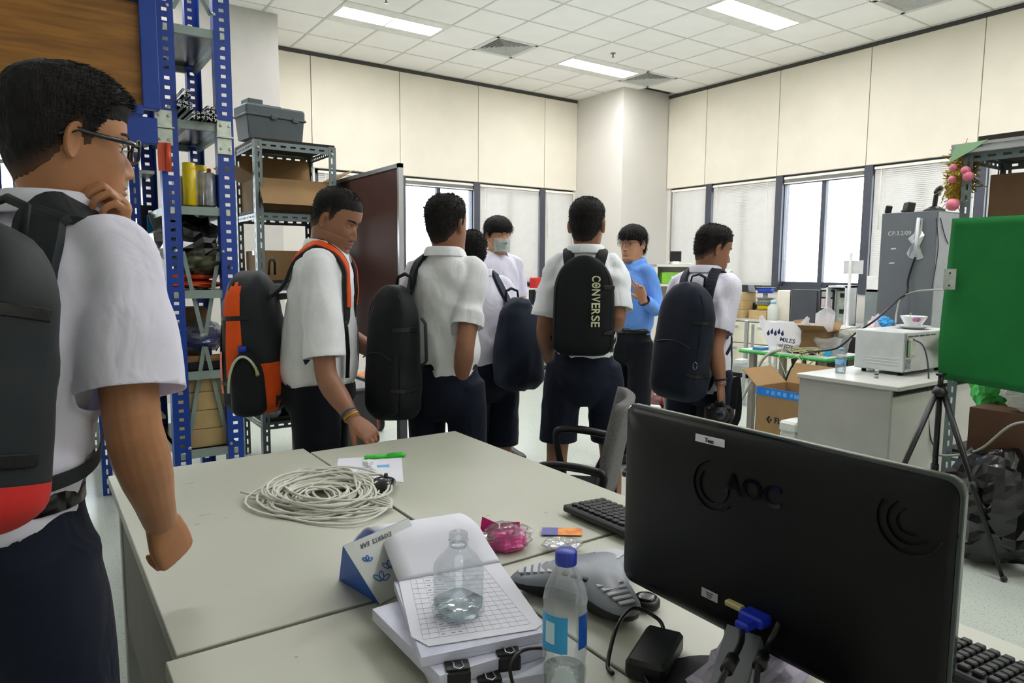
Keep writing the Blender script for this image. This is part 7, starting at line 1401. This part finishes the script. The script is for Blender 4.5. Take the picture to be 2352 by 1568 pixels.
pg = aty(2160, 720, 1.9); t = T('green_binder', 'bright green bin standing between oven and rack', 'bin', (4.93, 2.03, .751)); O('bin', MB().box((0, 0, .17), (.12, .10, .34), taper=1.08, ), m_lime, t); O('clip', MB().box((-.066, 0, .22), (.01, .03, .04), b=.003), mat('lime_dark', '#2f9d40', .5), t)
tag(O('cardboard_scrap', MB().sheet([(4.6, 2.02, .90), (4.80, 2.0, .82), (4.82, 2.01, .98)], .004), m_kraftl), 'loose cardboard scrap beside the oven back', 'cardboard')
# tinsel toy hanging on the rack post
t = T('tinsel_toy', 'golden tinsel toy with pink balls hanging at the rack corner', 'decoration', atx(2205, 460, RX-.0)); m_gold = mat('gold_tinsel', '#a8902f', .4, metal=.3, var=.3, vscale=80); rs = np.random.RandomState(2); V = []; F = []; 
A_ = atx(2222, 350, RX+.06); B_ = atx(2196, 455, RX+.06)
for k in range(1600):
    u = rs.uniform(); c = A_*(1-u)+B_*u+rs.normal(0, .02, 3); d = nrm(rs.normal(0, 1, 3)); l = rs.uniform(.03, .06)*(1.2 if .2 < u < .8 else .8); s = nrm(np.cross(d, rs.normal(0, 1, 3)))*.0025; b = len(V); V += [c-s, c+s, c+d*l+s, c+d*l-s]; F.append([b, b+1, b+2, b+3])
tag(O('tinsel', MB().add(V, F), m_gold, t, True), kind='stuff'); O('core', MB().tube([A_, (A_+B_)/2, B_], [.03, .055, .05], 10), m_gold, t, True)
for px, py, r in ((2190, 385, .018), (2218, 392, .022), (2224, 405, .024), (2187, 412, .018), (2188, 470, .03)): O('pink_ball', MB().sphere(atx(px, py, RX-.03), r), mat('pink_ball', '#d9788c', .4), t, True)
# tripod
c = np.array([3.56, 1.545, 0]); t = T('tripod', 'black camera tripod standing before the green cloth', 'tripod', c); hz = atd(2177, 885, float((np.array([3.56, 1.545, .8])-CAM)@_fw))[2]
O('head', MB().cyl((0, 0, hz-.01), (0, 0, hz+.05), .012).box((0, 0, hz+.055), (.05, .03, .012), b=.003).lathe([(.03, hz-.05), (.035, hz-.03), (.02, hz-.005)], 16), m_black, t); O('centre_column', MB().cyl((0, 0, hz-.35), (0, 0, hz-.03), .012), m_black, t)
for a, r_ in ((2.6, .33), (.4, .30), (4.6, .34)):
    e = np.array([r_*cos(a), r_*sin(a), 0]); s = np.array([.02*cos(a), .02*sin(a), hz-.04]); lg = O('leg', MB().tube([s, s*.5+e*.5, e+[0, 0, .0]], [.014, .013, .009], 10), m_black, t); O('leg_lock', MB().cyl(s*.52+e*.48, s*.46+e*.54, .018, n=10), m_black, lg); O('rubber_foot', MB().sphere(e+[0, 0, .012], .014), m_black, lg)
# black bags under the rack
m_binb = mat('black_bag_film', '#0e0f11', .22, var=.2, coat=.5)
for i, (c, d, s) in enumerate((((3.74, 1.33, .26), (.42, .46, .52), 101), ((3.82, .80, .22), (.42, .44, .44), 103), ((3.62, .42, .16), (.4, .34, .32), 107))):
    t = T('bin_bag', ['shiny black bin bag under the rack beside the tripod', 'black bag pile in the middle under the rack', 'black bag lying at the right picture edge'][i], 'bag', (c[0], c[1], 0), group='black bags under the rack'); O('film', crumple((0, 0, c[2]), d, s, .22, 30, 24), m_binb, t); O('tie', MB().lathe([(.02, c[2]+d[2]*.42), (.035, c[2]+d[2]*.5), (.01, c[2]+d[2]*.56)], 10), m_binb, t)
t = T('loose_grey_cord', 'grey cord looping over the lower rack shelf', 'cable', (3.7, 1.4, zl)); O('cord', MB().tube(crom([(3.70, 1.62, zl-.02), (3.69, 1.52, zl+.0), (3.68, 1.40, zl+.06), (3.69, 1.28, zl+.20), (3.72, 1.15, zl+.23)], 8), .006, 7), mat('grey_cord2'), t, True)
# ---------------- office chairs
m_mesh = mat('chair_grey_fabric', '#6b6a6a', .9, var=.15, vscale=120, bump=.4, bscale=600); m_seatb = mat('chair_black_fabric', '#1b1d1f', .9, bump=.3, bscale=500)
def office_chair(label, c, rz, seat=m_seatb, back=m_mesh, arms=True, zs=.48, backh=.50, ay=0):
    t = T('office_chair', label, 'chair', (c[0], c[1], 0), rz, 'office chairs'); O('seat', MB().box((0, 0, zs), (.48, .47, .07), b=.025), seat, t)
    def bk(u, v): x = (u-.5)*.46*(1-.12*v**2); return np.array([x, -.245-.06*v+.05*(abs(x)/.23)**2, zs+.08+backh*v])
    O('backrest', MB().grid(bk, 12, 12), back, t, solid=.035); O('back_bracket', MB().bx((-.03, -.26, zs-.03), (.03, -.235, zs+.25)), m_black, t)
    if arms:
        for s in (-1, 1): O('armrest', MB().tube(crom([(s*.25, .10+ay, zs), (s*.285, .14+ay, zs+.18), (s*.285, .10+ay, zs+.215), (s*.285, -.04+ay, zs+.205), (s*.285, -.09+ay, zs+.17), (s*.26, -.02+ay, zs)], 7), .014, 10, flat=1.3), m_black, t)
    O('gas_lift', MB().cyl((0, 0, .10), (0, 0, zs-.03), .025), m_steel, t)
    for k in range(5):
        a = k*2*pi/5+.3; e = np.array([.29*cos(a), .29*sin(a), .07]); lg = O('base_leg', MB().tube([(0, 0, .11), e], [.025, .018], 10), m_black, t); O('caster', MB().cyl((e[0]-.02*sin(a), e[1]+.02*cos(a), .028), (e[0]+.02*sin(a), e[1]-.02*cos(a), .028), .028, n=14), m_black, lg)
    return t
office_chair('office chair with black armrest tucked beside the table', atd(1265, 1000, 2.72)[:2], -(CAZ-radians(80)), backh=.34, ay=-.13)
c = atz(1250, 862, .03); office_chair('pale seated office chair beside the red box', (c[0]+.25, c[1]+.15), radians(150), mat('pale_seat', '#b9bcc4', .9), m_seatb, False, .50); c = atz(1520, 840, .03); office_chair('black office chair behind the man in blue', (c[0]+.2, c[1]), radians(200), m_seatb, m_seatb, True, .47); office_chair('dark chair under the green table', (5.62, 3.3), radians(100), m_seatb, m_seatb, True, .42, .3)
# ---------------- far wall desk, laptops, red box
t = T('wall_desk', 'long grey desk under the far windows', 'desk', (5.8, 8.3, 0)); O('desk_top', MB().bx((4.3, 7.95, .72), (7.15, 8.68, .75)), m_lam, t, True); O('panel', MB().bx((4.35, 8.5, .1), (7.1, 8.52, .72)), m_lamd, t, True)
for x in (4.4, 5.7, 7.05): O('leg', MB().bx((x-.02, 8.0, 0), (x+.02, 8.6, .72)), m_lamd, t, True)
a, b = aty(1232, 662, 8.1), aty(1285, 700, 8.1); tag(O('white_board_panel', MB().bx((a[0], 8.1, .751), (b[0], 8.13, a[2])), mat('whiteboard', '#c6c8cd', .4)), 'small white board leaning on the far desk', 'board'); a, b = aty(1212, 662, 8.15), aty(1233, 690, 8.15); t = T('flat_screen', 'white framed screen on the far desk', 'monitor', ((a[0]+b[0])/2, 8.15, .75)); O('frame', MB().bx((a[0], 8.15, .78), (b[0], 8.18, a[2])), m_white_pl, t, True); O('screen', MB().bx((a[0]+.02, 8.147, .86), (b[0]-.02, 8.15, a[2]-.02)), m_black, t, True); O('stand', MB().bx((a[0]+.03, 8.1, .75), (b[0]-.03, 8.22, .79)), m_white_pl, t, True)
a = aty(1225, 652, 8.5); b = aty(1262, 640, 8.5); tag(O('red_case', MB().bx((a[0], 8.45, .752), (b[0], 8.6, b[2]+.02), bev=.01), mat('bright_red', '#c22a26', .4)), 'red case on the far window sill desk', 'case'); tag(O('black_shelf_unit', MB().bx((6.2, 8.05, .45), (6.9, 8.4, .70)), m_black), 'black unit hanging under the far desk', 'shelf')
p1, p2 = atz(1190, 858, 0), atz(1243, 853, 0); t = T('red_poster_box', 'red printed carton standing on the floor by the far desk', 'box', ((p1[0]+p2[0])/2, (p1[1]+p2[1])/2, 0)); ht = 57/F_PX*float((p1-CAM)@_fw); d_ = nrm(p2-p1); n_ = np.array([-d_[1], d_[0], 0]); n_ = n_ if n_@(p1-CAM) > 0 else -n_; Q = [p1-d_*.1, p2, p2+n_*.2, p1-d_*.1+n_*.2]
mb = MB(); mb.add(Q+[q+[0, 0, ht] for q in Q], [[0, 1, 5, 4], [1, 2, 6, 5], [2, 3, 7, 6], [3, 0, 4, 7], [4, 5, 6, 7], [3, 2, 1, 0]]); O('box', mb, mat('red_carton', '#b02a3a', .45), t, True)
for k in range(8): q = p1+(p2-p1)*(.05+.11*k)-n_*.002; O('printed_line', MB().sheet([q+[0, 0, ht*(.45+.1*(k % 3))], q+d_*.012+[0, 0, ht*(.45+.1*(k % 3))], q+d_*.012+[0, 0, ht*.95], q+[0, 0, ht*.95]], .002), mat('pale_print', '#d9b6b2', .6), t, True)
# ---------------- corner shelf unit with green box, tablet; floor things behind the man in blue
p = atd(1535, 640, 8.6); t = T('corner_unit', 'white shelf unit in the corner holding a green box', 'shelf', (p[0], p[1], 0), -CAZ+radians(10)); zt_ = atd(1535, 607, 8.6)[2]; O('side', MB().bx((-.16, 0, 0), (-.14, .4, zt_)).bx((.42, 0, 0), (.44, .4, zt_)), m_wall, t)
for z in (zt_, zt_-.24, zt_-.5, .5, .06): O('shelf', MB().bx((-.16, 0, z-.03), (.44, .4, z)), m_wall, t)
for z0_, z1_ in ((.52, zt_-.54), (.08, .46)): O('door', MB().bx((-.14, -.01, z0_), (.42, .01, z1_)), mat('unit_door', '#d6d6c9', .5), t)
O('back_panel', MB().bx((-.14, .38, 0), (.42, .4, zt_)), m_wall, t)
gb_ = T('green_box', 'green plastic box with paper labels in the corner unit', 'box', wmat(t)@Vector((.05, .1, zt_-.239)), -CAZ+radians(10)); O('box', MB().box((0, 0, .07), (.26, .2, .14), b=.006), mat('leaf_green', '#79b63a', .5), gb_); O('paper_label', MB().box((.02, -.102, .06), (.06, .003, .07)).box((.09, -.102, .07), (.04, .003, .05)), m_paper, gb_)
q = wmat(t)@Vector((.13, .1, zt_)); tb = T('small_tablet', 'small dark tablet with wires on the corner unit', 'tablet', q, -CAZ); O('tablet', MB().box((0, 0, .10), (.14, .02, .13), b=.005), m_black, tb); O('stand', MB().box((0, 0, .02), (.08, .06, .04), b=.005), m_white_pl, tb); O('wire', MB().tube(crom([(-.1, 0, .02), (-.05, .02, .05), (.05, -.03, .02), (.2, 0, .01)], 6), .005, 6), m_white_pl, tb)
c = atz(1492, 905, 0); t = T('blue_bin', 'light blue plastic bin tilted behind the man in blue', 'bin', (c[0], c[1], 0)); O('bin', MB().lathe([(.11, .005), (.15, .30), (.16, .31), (.15, .31), (.105, .015)], 28), mat('sky_bin', '#6fb3e0', .4), t); O('liner', crumple((0, 0, .30), (.27, .27, .06), 111, .2), m_polyw, t)
c = atz(1520, 925, .2); t = T('red_cable_bag', 'red net bag of cables on a white crate', 'bag', (c[0], c[1], .17)); O('net', crumple((0, 0, .10), (.30, .26, .20), 113, .25), mat('red_net', '#a52430', .6, col2='#6e1a22', vscale=60), t); O('film', crumple((-.14, 0, .08), (.18, .2, .15), 117, .3), m_film, t); tag(O('white_crate', MB().bx((c[0]-.3, c[1]-.2, 0), (c[0]+.3, c[1]+.2, .17), bev=.006), mat('crate_white', '#c9ccc2', .5)), 'low white crate under the red cable bag', 'crate')
a, b = atd(1508, 765, 4.9), atd(1532, 765, 4.9); e = atd(1530, 950, 4.9); t = T('crutch_pole', 'aluminium pole with a short top bar leaning beside the camera student', 'pole', (e[0], e[1], 0)); O('top_bar', MB().tube([a, b], .012, 10), m_alu, t, True); O('shaft', MB().tube([atd(1518, 768, 4.9), e, np.array([e[0], e[1], 0])], .012, 10), m_alu, t, True)
